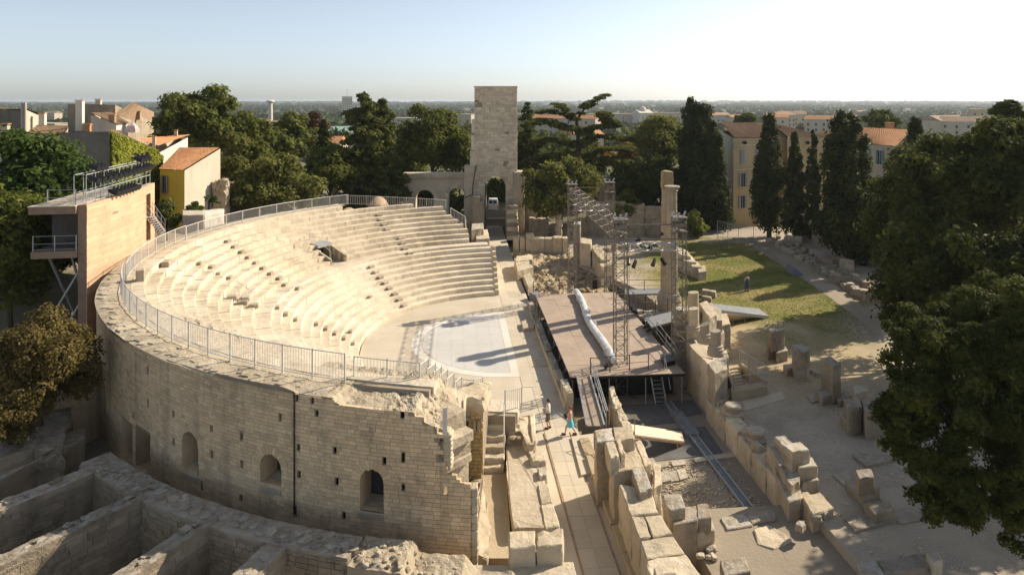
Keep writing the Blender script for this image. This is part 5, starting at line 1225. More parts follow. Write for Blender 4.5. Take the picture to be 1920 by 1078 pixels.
# wall of blocks beside the ramp
bw = thing('pit_edge_wall', 'short pale block wall in the pit right of the stage ramp', 'wall')
for i, (px, zt) in enumerate([([(1141, 724), (1151, 722), (1156, 740), (1145, 743)], .9), ([(1146, 744), (1157, 741), (1166, 762), (1153, 765)], .8), ([(1154, 766), (1167, 763), (1178, 785), (1162, 790)], .7), ([(1163, 791), (1179, 786), (1190, 806), (1172, 810)], .75)]):
    block('wall_block', pxpoly(px, zt), PZ, zt, M_PALE, bw, seed=300 + i, amp=.07, cuts=3)
# mats, slabs and the steel channel on the pit floor
for i, (px, dz, mt, lab) in enumerate([([(1165, 760), (1252, 755), (1275, 792), (1190, 800), (1175, 790)], .02, M_MAT, 'grey floor covering below the stage edge in the pit'),
                                   ([(1258, 752), (1300, 750), (1318, 776), (1280, 782)], .024, M_MAT, 'small dark floor covering against the stage wall foot'),
                                   ([(1196, 812), (1285, 802), (1322, 800), (1358, 852), (1215, 866)], .028, M_MAT, 'large dark floor covering across the pit under the plank ramp'),
                                   ([(1228, 915), (1246, 908), (1262, 940), (1238, 945)], .02, M_MAT, 'small grey plate beside the massive wall')]):
    build(MB().prism(pxpoly(px, PZ), PZ - .02, PZ + dz), 'floor_mat', mt, label=lab, cat='mat')
ch = thing('steel_channel', 'long steel channel beam lying along the pit floor', 'channel')
a, b = P(1252, 757, PZ), P(1408, 962, PZ); d = (b - a).normalized(); n_ = Vector((-d.y, d.x, 0))
build(MB().hexa([a - n_ * .26, b - n_ * .26, b + n_ * .26, a + n_ * .26], [p + Vector((0, 0, .10)) for p in (a - n_ * .26, b - n_ * .26, b + n_ * .26, a + n_ * .26)]), 'bed', M_DECK, ch)
for s in (-1, 1): build(MB().beam(a + n_ * s * .22 + Vector((0, 0, .15)), b + n_ * s * .22 + Vector((0, 0, .15)), .06, .10), 'flange', M_STEEL, ch)
build(MB().hexa([a + d * 1.5 - n_ * .4, a + d * 4.6 - n_ * .4, a + d * 4.6 + n_ * .4, a + d * 1.5 + n_ * .4], [p + Vector((0, 0, .24)) for p in (a + d * 1.5 - n_ * .4, a + d * 4.6 - n_ * .4, a + d * 4.6 + n_ * .4, a + d * 1.5 + n_ * .4)]), 'cover_plate', M_DECK, ch)
rng = random.Random(44)
fs = thing('pit_paving', 'loose pale paving slabs in the gravel of the pit', 'paving')
for i, px in enumerate([[(1225, 872), (1252, 868), (1254, 876), (1230, 881)], [(1258, 868), (1284, 865), (1286, 874), (1262, 877)], [(1236, 890), (1252, 887), (1258, 905), (1242, 909)], [(1253, 887), (1268, 884), (1274, 903), (1259, 905)], [(1269, 884), (1284, 881), (1290, 899), (1275, 903)], [(1210, 866), (1224, 862), (1236, 880), (1222, 886)], [(1222, 888), (1236, 884), (1243, 912), (1230, 915)], [(1300, 862), (1380, 850), (1384, 858), (1304, 870)]]):
    build(MB().prism(pxpoly(px, PZ), PZ - .05, PZ + .09 + .03 * (i % 3)), 'slab', M_OLD, fs)
gv = MB()
for i in range(1500):
    u, v = rng.uniform(1240, 1460), rng.uniform(866, 965)
    q = P(u, v, PZ); a_, b_ = LI(q)
    if 4.2 < b_ < 9.3 and -25 < a_ < -15:
        s = rng.uniform(.02, .07); gv.box((q.x, q.y, PZ + s * .4), (s * 1.6, s, s * 1.2), rng.uniform(0, 3))
build(gv, 'gravel', M_PALE, kind='stuff')
# ================================================================== retaining wall of the pit and stepped blocks
rw = thing('pit_retaining_wall', 'ashlar retaining wall with rubble crown along the right side of the pit', 'wall')
rng = random.Random(91)
a = -12.9
while a > -24.2:
    ln = rng.uniform(1.2, 1.9)
    block('ashlar_block', [L(a, 9.85)[:2], L(a - ln + .02, 9.85 - .02)[:2], L(a - ln + .02, 10.75)[:2], L(a, 10.75)[:2]], PZ - .1, .62 + rng.uniform(-.1, .25), M_PALE, rw, seed=int(-a * 13), amp=.05, cuts=3)
    a -= ln
for i in range(26):
    a = rng.uniform(-24, -13); s = rng.uniform(.2, .42); block('rubble_stone', rect(L(a, rng.uniform(10.1, 11.0)), s * 1.5, s, rng.uniform(0, 3)), .4, .6 + s * .8, M_OLD, rw, seed=i, amp=.1, cuts=1)
# moulded column bases standing on the wall
for i, (u, v, r, lab) in enumerate([(1375, 770, .52, 'round moulded column base at the head of the pit retaining wall'), (1418, 818, .5, 'round moulded column base half way along the pit retaining wall')]):
    q = P(u, v, .95); t = thing('moulded_pedestal', lab, 'pedestal')
    for nm, pr in (('plinth', [(r * 1.15, .45), (r * 1.15, .72)]), ('torus', [(r * 1.02, .72), (r * 1.12, .84), (r * 1.0, .97)]), ('scotia', [(r * .85, .97), (r * .82, 1.06), (r * .9, 1.14)]), ('upper_torus', [(r * .9, 1.14), (r * 1.0, 1.24), (r * .9, 1.34), (r * .7, 1.36)])):
        o = link(nm, MB().lathe(pr, (0, 0, 0), 26).mesh(nm), M_OLD, t); o.location = (q.x, q.y, 0)
sb = thing('stepped_block_wall', 'stair-like stack of big cut blocks ending the pit retaining wall', 'wall')
for i, (px, z1, mt) in enumerate([([(1465, 832), (1500, 826), (1519, 843), (1485, 847)], 2.5, M_OLD), ([(1487, 858), (1522, 852), (1532, 872), (1498, 877)], 1.85, M_OLD), ([(1497, 885), (1527, 880), (1536, 898), (1504, 905)], 1.25, M_OLD), ([(1502, 930), (1538, 922), (1564, 952), (1524, 964)], .9, M_PALE), ([(1440, 840), (1468, 836), (1505, 905), (1500, 935), (1478, 940), (1455, 890)], 1.0, M_OLD)]):
    block('cut_block', pxpoly(px, z1), -.5, z1, mt, sb, seed=400 + i, amp=.05, cuts=3)
block('back_course', pxpoly([(1438, 834), (1458, 826), (1490, 858), (1500, 900), (1482, 908), (1455, 862)], 1.5), -.4, 1.5, M_OLD, sb, seed=420, amp=.07, cuts=3)
block('back_course', pxpoly([(1452, 818), (1472, 814), (1490, 832), (1478, 846)], 2.0), 1.3, 2.0, M_OLD, sb, seed=421, amp=.07, cuts=3)
# ================================================================== stair pit with railing
sp = thing('stair_pit', 'concrete-edged stair pit with metal railing sunk into the terrace', 'stair')
pw = [(1345, 695), (1390, 684), (1438, 716), (1368, 736)]
for i in range(7):
    u0, v0 = 1366 + i * 1.5, 686 + i * 6.0; zt = TZ + .55 - .08 * i
    build(MB().prism(pxpoly([(u0, v0), (u0 + 19, v0 - 3), (u0 + 20, v0 + 3), (u0 + 1, v0 + 6)], zt), TZ - .2, zt), 'step', M_SAND, sp)
build(MB().prism(pxpoly([(1389, 682), (1393, 681), (1439, 713), (1435, 716)], TZ + .75), TZ - .1, TZ + .75), 'side_wall', M_SAND, sp)
build(MB().prism(pxpoly([(1370, 726), (1438, 716), (1439, 724), (1372, 735)], TZ + .6), TZ - .1, TZ + .6), 'side_wall', M_SAND, sp)
build(MB().prism(pxpoly([(1362, 690), (1366, 689), (1380, 727), (1374, 728)], TZ + .62), TZ - .1, TZ + .62), 'side_wall', M_SAND, sp)
railing('pit_railing', [P(1387, 683, TZ + .7), P(1436, 716, TZ + .7)], 'steel railing along the right side of the stair pit', 1.0, .25, M_STEEL, 1.2)
railing('pit_railing', [P(1376, 728, TZ + .6), P(1436, 719, TZ + .6)], 'low steel railing across the near end of the stair pit', .75, .15, M_STEEL, 1.2)
build(MB().prism(pxpoly([(1390, 752), (1466, 735), (1472, 748), (1398, 770)], TZ), TZ - .05, TZ + .03), 'ground_slab', M_PAVE, label='pale paved apron below the stair pit', cat='paving')
# ================================================================== row of standing blocks on the terrace
def stack(lab, items, name='standing_block', cat='stone block'):
    t = thing(name, lab, cat)
    for i, (px, z0, z1, mt) in enumerate(items): block('cut_block', pxpoly(px, z1), z0, z1, mt, t, seed=hash(lab) % 97 + i if False else len(lab) * 3 + i, amp=.05, cuts=3)
g = TZ - .1
stack('tall squared block on two smaller stones at the lawn edge, farthest of the row', [([(1440, 614), (1463, 612), (1472, 618), (1446, 624)], 1.35, 2.75, M_GREY), ([(1437, 641), (1452, 640), (1456, 652), (1440, 655)], g, 1.35, M_GREY), ([(1453, 652), (1474, 648), (1477, 658), (1456, 661)], g, 1.3, M_OLD)])
stack('round-shouldered upright block with sunlit top beside a small footstone', [([(1485, 645), (1503, 643), (1519, 653), (1512, 660), (1490, 656)], g, 2.6, M_OLD), ([(1468, 683), (1490, 679), (1495, 688), (1476, 693)], g, 1.0, M_GREY)])
stack('tall dark-sided upright slab on a stepped footing on the terrace', [([(1538, 670), (1558, 668), (1578, 682), (1562, 686)], g, 3.0, M_GREY), ([(1528, 730), (1552, 724), (1564, 738), (1541, 744)], g, 1.15, M_GREY), ([(1560, 738), (1584, 728), (1598, 742), (1574, 752)], g, .95, M_GREY)])
stack('rough heap of weathered blocks at the tree edge with a ruined pillar', [([(1582, 748), (1612, 744), (1616, 760), (1590, 764)], g, 2.2, M_GREY), ([(1574, 772), (1612, 770), (1618, 784), (1586, 790)], g, 1.2, M_GREY), ([(1600, 722), (1627, 722), (1627, 734), (1602, 736)], g, 2.0, M_OLD), ([(1614, 748), (1642, 744), (1648, 770), (1622, 774)], g, 2.1, M_GREY)])
stack('low dark footing with a short square stub in the middle of the terrace', [([(1603, 880), (1632, 878), (1640, 893), (1610, 897)], 1.4, 2.2, M_GREY), ([(1604, 908), (1640, 900), (1652, 912), (1618, 922)], .9, 1.5, M_GREY), ([(1584, 900), (1604, 898), (1660, 950), (1642, 962)], g, 1.0, M_GREY), ([(1618, 940), (1664, 934), (1680, 954), (1640, 964)], g, 1.05, M_GREY)])
stack('long low masonry bench at the bottom right with a pebbled top', [([(1605, 1054), (1640, 1048), (1660, 1076), (1618, 1082)], g, 1.25, M_OLD), ([(1642, 1050), (1735, 1036), (1750, 1062), (1660, 1076)], g, 1.2, M_GREY), ([(1736, 1036), (1760, 1034), (1768, 1050), (1748, 1056)], 1.0, 1.5, M_OLD)])
for i, (px, lab) in enumerate([([(1598, 857), (1660, 850), (1678, 866), (1624, 878)], 'thin flat slab lying on the terrace under the tree'), ([(1583, 976), (1640, 966), (1680, 980), (1604, 1000)], 'wide thin slab beside the dark footing'), ([(1512, 744), (1532, 740), (1540, 752), (1522, 757)], 'small flat slab near the tall dark-sided upright slab'), ([(1560, 892), (1588, 886), (1608, 912), (1590, 918)], 'grey slab at the left corner of the dark footing'), ([(1660, 962), (1720, 950), (1760, 970), (1690, 984)], 'grey paving slabs right of the dark footing')]):
    build(MB().prism(pxpoly(px, TZ), TZ - .05, TZ + .14 - .02 * i), 'ground_slab', M_GREY, label=lab, cat='slab')
for i, (u, v) in enumerate([(1535, 705), (1520, 698), (1543, 968), (1530, 974), (1500, 990)]):
    q = P(u, v, TZ); block('loose_stone', rect(q, .5, .35, i), TZ - .05, TZ + .25, M_OLD, label='small loose stone on the terrace beside the standing blocks', cat='stone', group='loose stones on the terrace', seed=i, amp=.08, cuts=1)
# ================================================================== lawn: ramp, box, fragments
lr = thing('lawn_ramp', 'long grey deck ramp running down onto the lawn from the stage wall', 'ramp')
a, b, c, d_ = P(1328, 571, 2.1), P(1342, 582, 2.1), P(1441, 594, TZ + .08), P(1424, 581, TZ + .08)
build(MB().hexa([b, c, d_, a], [p + Vector((0, 0, .1)) for p in (b, c, d_, a)]), 'deck', M_DECK, lr)
build(MB().beam(b + Vector((0, -.05, -.06)), c + Vector((0, -.05, -.02)), .08, .26), 'edge_beam', M_STEEL, lr)
build(MB().beam(a + Vector((0, .05, .0)), d_ + Vector((0, .05, .0)), .08, .2), 'edge_beam', M_STEEL, lr)
for k in range(4): p = b.lerp(c, .1 + .22 * k); build(MB().tube((p.x, p.y + .1, TZ - .1), p + Vector((0, .1, 0)), .04, 6), 'leg', M_WOOD, lr)
build(MB().add([P(1360, 605, TZ), P(1425, 594, TZ), P(1352, 590, 1.9), P(1425, 592, TZ + .25)], [(0, 1, 3, 2)]), 'infill_bank', M_SAND, lr)
wb_ = thing('sloping_box', 'blue-grey sloping lidded box beside the gravel path on the lawn', 'box')
p0, p1, p2, p3 = P(1474, 510, TZ), P(1489, 518, TZ), P(1505, 516, TZ), P(1490, 508, TZ)
build(MB().hexa([p0, p1, p2, p3], [p0 + Vector((0, 0, 1.0)), p1 + Vector((0, 0, .95)), p2 + Vector((0, 0, .12)), p3 + Vector((0, 0, .15))]), 'body', plain('blue_grey_paint', (.16, .18, .23), .6), wb_)
build(MB().add([x + Vector((0, 0, .02)) for x in (p0 + Vector((0, 0, 1.0)), p1 + Vector((0, 0, .95)), p2 + Vector((0, 0, .12)), p3 + Vector((0, 0, .15)))], [(0, 1, 2, 3)]), 'lid', M_DECK, wb_)
dw = thing('ruined_ramp_wall', 'stepped row of pale blocks running down to the lawn beside the columns', 'wall')
for i, (px, z1) in enumerate([([(1268, 462), (1290, 470), (1296, 482), (1272, 476)], 2.2), ([(1278, 478), (1298, 480), (1306, 492), (1284, 490)], 1.9), ([(1292, 488), (1308, 490), (1316, 500), (1298, 500)], 1.7), ([(1306, 498), (1322, 498), (1325, 508), (1310, 510)], 1.5)]):
    block('cut_block', pxpoly(px, z1), TZ - .1, z1, M_PALE, dw, seed=500 + i, amp=.06)
block('slab', pxpoly([(1270, 500), (1312, 520), (1318, 512), (1285, 494)], .9), TZ - .1, .9, M_OLD, dw, seed=510, amp=.04)
rng = random.Random(63); cnt = 0
lines = [((1447, 458), (1560, 520), 15, .55), ((1462, 452), (1600, 520), 12, .5), ((1552, 518), (1640, 572), 14, .6), ((1575, 505), (1650, 560), 10, .5), ((1480, 470), (1548, 506), 10, .45), ((1150, 470), (1240, 462), 10, .5), ((1110, 478), (1150, 470), 6, .4)]
for li, ((u0, v0), (u1, v1), k, sz) in enumerate(lines):
    for i in range(k):
        t = (i + rng.uniform(-.3, .3)) / k; u, v = u0 + (u1 - u0) * t, v0 + (v1 - v0) * t + rng.uniform(-3, 3); q = P(u, v, TZ); s = sz * rng.uniform(.7, 1.5); hh = s * rng.uniform(.5, 1.3)
        pol = rect(q, s * rng.uniform(1.1, 1.9), s, rng.uniform(0, 3)) if rng.random() < .7 else [(q.x + s * .6 * math.cos(x), q.y + s * .6 * math.sin(x)) for x in np.linspace(0, 6.28, 8)[:-1]]
        block('stone_fragment', pol, TZ - .03, TZ + hh, M_GREY if rng.random() < .6 else M_OLD, label=ORD[i] + ' carved fragment from the ' + ['far end of the row nearest the lawn path', 'far end of the row under the cypresses', 'far end of the near stretch of the path row', 'far end of the near stretch below the retaining wall', 'far end of the middle row between the path rows', 'left end of the row behind the far trusses', 'left end of the short row by the return wall'][li], cat='stone fragment', group='stone fragments along the lawn' if li < 5 else 'stone fragments behind the trusses', seed=li * 50 + i, amp=.09, cuts=1)
for i, (u, v, w_, d2, h_, lab) in enumerate([(1488, 462, 2.2, .9, 1.3, 'largest squared block in the fragment rows near the cypress'), (1588, 508, 1.4, .8, 1.25, 'upright block wall in the fragment rows under the big cypress'), (1562, 494, 2.6, .6, .9, 'long block wall in the fragment rows beside the upright block'), (1330, 556, 1.3, .8, .6, 'pale boulders on the lawn near the stage wall'), (1325, 565, .9, .6, .45, 'flat stone on the lawn next to the pale boulders')]):
    block('stone_block', rect(P(u, v, TZ), w_, d2, -.5), TZ - .05, TZ + h_, M_GREY, label=lab, cat='stone block', seed=600 + i, amp=.09, cuts=2)
# retaining wall, fence and steps under the right-hand houses
rt = thing('terrace_wall', 'high rubble retaining wall behind the cypresses on the right', 'wall')
for i in range(8):
    p, q = P(1500 + i * 24, 448 + i * 9, TZ), P(1524 + i * 24, 457 + i * 9, TZ); block('wall_section', [p[:2], q[:2], (q.x + .5, q.y + 1.2), (p.x + .5, p.y + 1.2)], TZ - .5, 3.6 + .05 * (i % 3), M_OLD, rt, seed=620 + i, amp=.08, cuts=3)
railing('terrace_railing', [P(1345, 445, 1.0), P(1385, 458, .7)], 'pale bar fence at the far end of the lawn', 2.3, .3, plain('pale_fence', (.42, .42, .41), .6), 2.0)
railing('terrace_railing', [P(1385, 448, .6), P(1440, 444, .6)], 'thin mesh fence in front of the yellow house', 1.8, .3, M_STEEL, 2.5)
railing('terrace_railing', [PY(1612, 442, 82), PY(1645, 455, 76)], 'pale railing on top of the right retaining wall', 1.3, .25, M_STEEL, 2.0)
railing('terrace_railing', [P(1180, 428, 0.5), P(1290, 426, .5)], 'thin dark fence behind the far columns', 2.2, .4, M_STEEL, 2.5)

# ================================================================== people
M_SKIN = plain('skin', (.50, .29, .19), .6, 0, .08); M_HAIR = plain('dark_hair', (.035, .022, .015), .6); M_HAIRB = plain('auburn_hair', (.22, .075, .025), .6)
def person(loc, face, height, joints, clothes, hair, label, shirt_col):
    t = thing('person', label, 'person', loc=loc); t.rotation_euler.z = face; s = height / 1.75
    J = {k: Vector(v) * s for k, v in joints.items()}
    ed = [('pelvis', 'chest', .13, .15), ('chest', 'neck', .15, .055), ('neck', 'head', .055, .09), ('head', 'crown', .09, .085)]
    for sd in 'lr':
        ed += [('chest', sd + 'sh', .12, .06), (sd + 'sh', sd + 'el', .055, .042), (sd + 'el', sd + 'wr', .04, .028), (sd + 'wr', sd + 'pa', .028, .034),
               ('pelvis', sd + 'hip', .12, .095), (sd + 'hip', sd + 'kn', .09, .06), (sd + 'kn', sd + 'an', .055, .035), (sd + 'an', sd + 'to', .04, .03)]
        pa, wr = J[sd + 'pa'], J[sd + 'wr']; d = (pa - wr).normalized(); x = d.cross(Vector((0, 1, 0.2))).normalized()
        for k, (o, ln) in enumerate([(-.03, .065), (-.01, .075), (.01, .08), (.03, .07)]):
            J[sd + 'f%d' % k] = pa + d * ln * s * .5 + x * o * s; J[sd + 'g%d' % k] = pa + d * ln * s * .9 + x * o * s + Vector((0, .02, 0)) * s
            ed += [(sd + 'pa', sd + 'f%d' % k, .016, .009), (sd + 'f%d' % k, sd + 'g%d' % k, .009, .007)]
        J[sd + 'th'] = wr + d * .06 * s - x * .05 * s; ed.append((sd + 'wr', sd + 'th', .014, .009))
    names = list(J); idx = {n_: i for i, n_ in enumerate(names)}; rad = {}
    for a, b, ra, rb in ed: rad[a] = max(rad.get(a, 0), ra); rad[b] = max(rad.get(b, 0), rb)
    me = bpy.data.meshes.new('body'); me.from_pydata([J[n_] for n_ in names], [(idx[a], idx[b]) for a, b, _, _ in ed], [])
    o = link('body', me, M_SKIN, t); md = o.modifiers.new('skin', 'SKIN'); sk = me.skin_vertices[0].data
    for n_, i in idx.items(): r = rad.get(n_, .03) * s; sk[i].radius = (r, r * .85); sk[i].use_root = (n_ == 'pelvis')
    o.modifiers.new('sub', 'SUBSURF').levels = 1; o.modifiers['sub'].render_levels = 2
    h = J['crown'].lerp(J['head'], .35)
    hm = MB().lathe([(.01, .115 * s), (.06 * s, .10 * s), (.095 * s, .05 * s), (.10 * s, 0), (.092 * s, -.05 * s), (.075 * s, -.07 * s)], (0, 0, 0), 14).mesh('hair', True); ho = link('hair', hm, hair, t); ho.location = h + Vector((0, -.025, .01)) * s
    # face: nose, eyes, mouth, ears as small features of the head
    hd = J['head']
    for nm, off, r, mt in (('nose', (0, .10, .02), .016, M_SKIN), ('eye', (-.032, .088, .05), .010, M_HAIR), ('eye', (.032, .088, .05), .010, M_HAIR), ('mouth', (0, .088, -.03), .016, plain('lips', (.4, .14, .11)) if 'lips' not in MATS else MATS['lips']), ('ear', (-.09, 0, .03), .02, M_SKIN), ('ear', (.09, 0, .03), .02, M_SKIN)):
        c = hd + Vector(off) * s; build(MB().lathe([(.002, -r * s), (r * s * .8, -r * s * .5), (r * s, 0), (r * s * .8, r * s * .5), (.002, r * s)], c, 8), nm, mt, t, smooth=True)
    for nm, chains, mt in clothes:
        mb = MB()
        for ch in chains:                       # chain of (point, rx, ry) rings
            k = 14; v = []
            for p, rx, ry in ch:
                p = J[p] if isinstance(p, str) else (J[p[0]].lerp(J[p[1]], p[2]) if isinstance(p[0], str) else Vector(p) * s)
                v += [(p.x + rx * s * math.cos(2 * math.pi * q / k), p.y + ry * s * math.sin(2 * math.pi * q / k), p.z) for q in range(k)]
            f = [(i * k + q, i * k + (q + 1) % k, (i + 1) * k + (q + 1) % k, (i + 1) * k + q) for i in range(len(ch) - 1) for q in range(k)]
            mb.add(v, f)
        build(mb, nm, mt, t, smooth=True)
    return t
stand = dict(pelvis=(0, 0, .95), chest=(0, 0, 1.32), neck=(0, .01, 1.49), head=(0, .03, 1.60), crown=(0, .02, 1.70),
             lsh=(-.19, 0, 1.42), lel=(-.25, -.02, 1.13), lwr=(-.22, .16, .98), lpa=(-.20, .24, .98), rsh=(.19, 0, 1.42), rel=(.24, .02, 1.13), rwr=(.16, .22, 1.08), rpa=(.12, .29, 1.10),
             lhip=(-.10, 0, .88), lkn=(-.10, .08, .49), lan=(-.10, .0, .08), lto=(-.10, .16, .03), rhip=(.10, 0, .88), rkn=(.10, .0, .49), ran=(.10, -.12, .09), rto=(.10, .03, .03))
walk = dict(stand); walk.update(lkn=(-.10, .22, .52), lan=(-.09, .30, .10), lto=(-.09, .46, .06), rkn=(.10, -.08, .48), ran=(.10, -.34, .14), rto=(.10, -.22, .04), lwr=(-.24, .05, .90), lpa=(-.23, .10, .83), rwr=(.2, .12, 1.05), rpa=(.16, .20, 1.09))
def top_(mt, sl=True):
    c = [[((0, 0, .84), .17, .13), ((0, 0, .98), .165, .125), ((0, 0, 1.2), .175, .13), ((0, 0, 1.36), .20, .125), ((0, .0, 1.45), .155, .10), ((0, .01, 1.50), .07, .065)]]
    if sl: c += [[('lsh', .085, .085), (('lsh', 'lel', .5), .072, .072), (('lsh', 'lel', .8), .068, .068)], [('rsh', .085, .085), (('rsh', 'rel', .5), .072, .072), (('rsh', 'rel', .8), .068, .068)]]
    return c
def shorts(k=1.05): return [[((0, 0, .99), .165, .125), ((0, 0, .84), .185, .14)], [(('lhip', 'lkn', -.1), .11, .12), (('lhip', 'lkn', .5), .11, .11), (('lhip', 'lkn', k), .105, .10)], [(('rhip', 'rkn', -.1), .11, .12), (('rhip', 'rkn', .5), .11, .11), (('rhip', 'rkn', k), .105, .10)]]
M_WHT = plain('white_cotton', (.70, .66, .62), .85, 0, .1, 8); M_KHK = plain('khaki_cotton', (.16, .14, .10), .85, 0, .1, 8); M_TRQ = plain('turquoise_cotton', (.14, .55, .66), .85, 0, .1, 8); M_DEN = plain('blue_denim', (.05, .09, .17), .85, 0, .2, 8); M_PNK = plain('pink_cotton', (.55, .36, .30), .85, 0, .1, 8); M_SHOE = plain('brown_leather', (.10, .045, .02), .6)
def shoes(): return [[(('lan', 'lto', 0), .055, .07), ((-0.0, 0, 0), .0, .0)]] if False else []
p1 = person(P(1028, 803, .02), R_(80), 1.74, stand, [('shirt', top_(M_WHT), M_WHT), ('shorts', shorts(), M_KHK)], M_HAIR, 'man in white shirt and khaki shorts standing on the lane', None)
p2 = person(P(1069, 815, .02), R_(75), 1.66, walk, [('top', top_(M_PNK, False), M_PNK), ('skirt', [[((0, 0, 1.02), .15, .12), ((0, 0, .9), .19, .16), ((0, .0, .72), .215, .20), ((0, .02, .52), .225, .24)]], M_TRQ)], M_HAIRB, 'woman in turquoise skirt walking across the lane', None)
p3 = person(P(1401, 546, TZ + .01), R_(10), 1.68, stand, [('top', top_(M_PNK), M_PNK), ('overalls', shorts(1.9) + [[((0, 0, .95), .172, .132), ((0, 0, 1.3), .18, .135)]], M_DEN)], M_HAIR, 'person in blue overalls standing on the shaded lawn', None)
for p, jj, s in ((p1, stand, 1.74 / 1.75), (p2, walk, 1.66 / 1.75), (p3, stand, 1.68 / 1.75)):
    for sd in 'lr':
        an, to = Vector(jj[sd + 'an']) * s, Vector(jj[sd + 'to']) * s; d = (to - an); mid = an.lerp(to, .55)
        me, c = rough(rect(mid, .095, .27, 0), max(0, mid.z - .075), max(0, mid.z - .075) + .10, amp=.004, cuts=0, bev=.025); o = link('shoe', me, M_SHOE, p); o.location = c
bag = thing('shoulder_bag', 'small dark bag held by the woman in the turquoise skirt', 'bag'); q = p2.location
block('pouch', rect((q.x - .27, q.y + .08), .12, .26, .3), .98, 1.2, M_BLACK, bag, seed=1, amp=.01, cuts=1); build(MB().path([(q.x - .27, q.y + .0, 1.18), (q.x - .1, q.y, 1.42), (q.x - .27, q.y + .15, 1.18)], .012, 5), 'strap', M_BLACK, bag)

# ================================================================== van beyond the arch
van = thing('white_van', 'small white van parked beyond the tower arch', 'van')
vc = Vector(((924.5 - CX) * 116 / F, 116, .9))
build(MB().prism([(vc.x - .85, vc.y - 2), (vc.x + .85, vc.y - 2), (vc.x + .85, vc.y + 2.1), (vc.x - .85, vc.y + 2.1)], .3 + .9, 1.5 + .9), 'body', plain('white_car_paint', (.75, .74, .72), .3), van)
build(MB().hexa([(vc.x - .84, vc.y - 1.98, 2.4), (vc.x + .84, vc.y - 1.98, 2.4), (vc.x + .84, vc.y + 1.2, 2.4), (vc.x - .84, vc.y + 1.2, 2.4)], [(vc.x - .7, vc.y - 1.85, 3.0), (vc.x + .7, vc.y - 1.85, 3.0), (vc.x + .7, vc.y + .7, 3.0), (vc.x - .7, vc.y + .7, 3.0)]), 'roof', MATS['white_car_paint'], van)
for s in (-1, 1):
    build(MB().hexa([(vc.x + s * .36 - .3, vc.y - 2.02, 2.42), (vc.x + s * .36 + .3, vc.y - 2.02, 2.42), (vc.x + s * .36 + .3, vc.y - 1.99, 2.42), (vc.x + s * .36 - .3, vc.y - 1.99, 2.42)], [(vc.x + s * .33 - .26, vc.y - 1.9, 2.88), (vc.x + s * .33 + .26, vc.y - 1.9, 2.88), (vc.x + s * .33 + .26, vc.y - 1.87, 2.88), (vc.x + s * .33 - .26, vc.y - 1.87, 2.88)]), 'rear_window', M_GLASS, van)
    build(MB().box((vc.x + s * .76, vc.y - 2.02, 1.9), (.12, .05, .3)), 'tail_light', plain('tail_red', (.4, .03, .02), .3) if s < 0 else MATS['tail_red'], van)
    for yy in (-1.3, 1.4): build(MB().tube((vc.x + s * .66, vc.y + yy, 1.2), (vc.x + s * .87, vc.y + yy, 1.2), .32, 14), 'wheel', M_BLACK, van)
build(MB().box((vc.x, vc.y - 2.05, 1.3), (1.6, .1, .2)), 'bumper', M_BLACK, van)
build(MB().prism([(-8, 108), (6, 108), (8, 140), (-10, 140)], -1, .9), 'yard', M_DIRT, kind='structure')
# ================================================================== projection booth on the left rim
booth = thing('projection_booth', 'tall curved booth wall of pale striped cladding with a cantilevered roof', 'booth')
BT = 12.65
b0, b1 = PY(163, 383, 45.2), PY(290, 348, 57.4)
bd = Vector((b1.x - b0.x, b1.y - b0.y, 0)); bl = bd.length; bd.normalize(); bn = Vector((bd.y, -bd.x, 0))
if bn.x < 0: bn = -bn
def BP(s, o, z):                                # along the face, outwards to the right, height
    bow = .35 * math.sin(math.pi * s / bl); c = b0 + bd * s + bn * (o + bow); return Vector((c.x, c.y, z))
dr0, dr1 = bl * .80, bl * .90
rng = random.Random(71); z = 4.0
while z < BT - .01:
    h = min(rng.uniform(.15, .2), BT - z); s = rng.uniform(-2.5, 0)
    while s < bl:
        ln = rng.uniform(2.5, 5.0); a, b = max(0, s), min(bl, s + ln); iv = [(a, b)]
        if 8.1 < z + h / 2 < 12.0: iv = [q for q in ((a, min(b, dr0)), (max(a, dr1), b)) if q[1] - q[0] > .05]
        for a_, b_ in iv:
            if b_ - a_ > .05:
                g = .005; pr = rng.uniform(-.01, .01)
                build(MB().hexa([BP(a_ + g, -.2, z + g), BP(b_ - g, -.2, z + g), BP(b_ - g, pr, z + g), BP(a_ + g, pr, z + g)], [BP(a_ + g, -.2, z + h - g), BP(b_ - g, -.2, z + h - g), BP(b_ - g, pr, z + h - g), BP(a_ + g, pr, z + h - g)]), 'cladding_board', M_BOOTH, booth)
        s += ln
    z += h
M_BRN = plain('brown_concrete', (.30, .20, .135), .8, 0, .12, 2, .1)
for a_, b_, z0_, z1_ in ((0, dr0, 3.5, BT - .02), (dr1, bl, 3.5, BT - .02), (dr0, dr1, 3.5, 8.1), (dr0, dr1, 12.0, BT - .02)):
    k = 8; v = [];
    for i in range(k + 1):
        s = a_ + (b_ - a_) * i / k; v += [BP(s, -.55, z0_), BP(s, -.06, z0_), BP(s, -.06, z1_), BP(s, -.55, z1_)]
    f = [(i * 4 + q, i * 4 + (q + 1) % 4, (i + 1) * 4 + (q + 1) % 4, (i + 1) * 4 + q) for i in range(k) for q in range(4)] + [(0, 1, 2, 3)[::-1], tuple(k * 4 + q for q in range(4))]
    build(MB().add(v, f), 'wall_core', M_BRN, booth)
build(MB().hexa([BP(dr0, -.5, 8.1), BP(dr1, -.5, 8.1), BP(dr1, -.4, 8.1), BP(dr0, -.4, 8.1)], [BP(dr0, -.5, 12), BP(dr1, -.5, 12), BP(dr1, -.4, 12), BP(dr0, -.4, 12)]), 'door', plain('orange_timber_door', (.30, .15, .05), .7), booth)
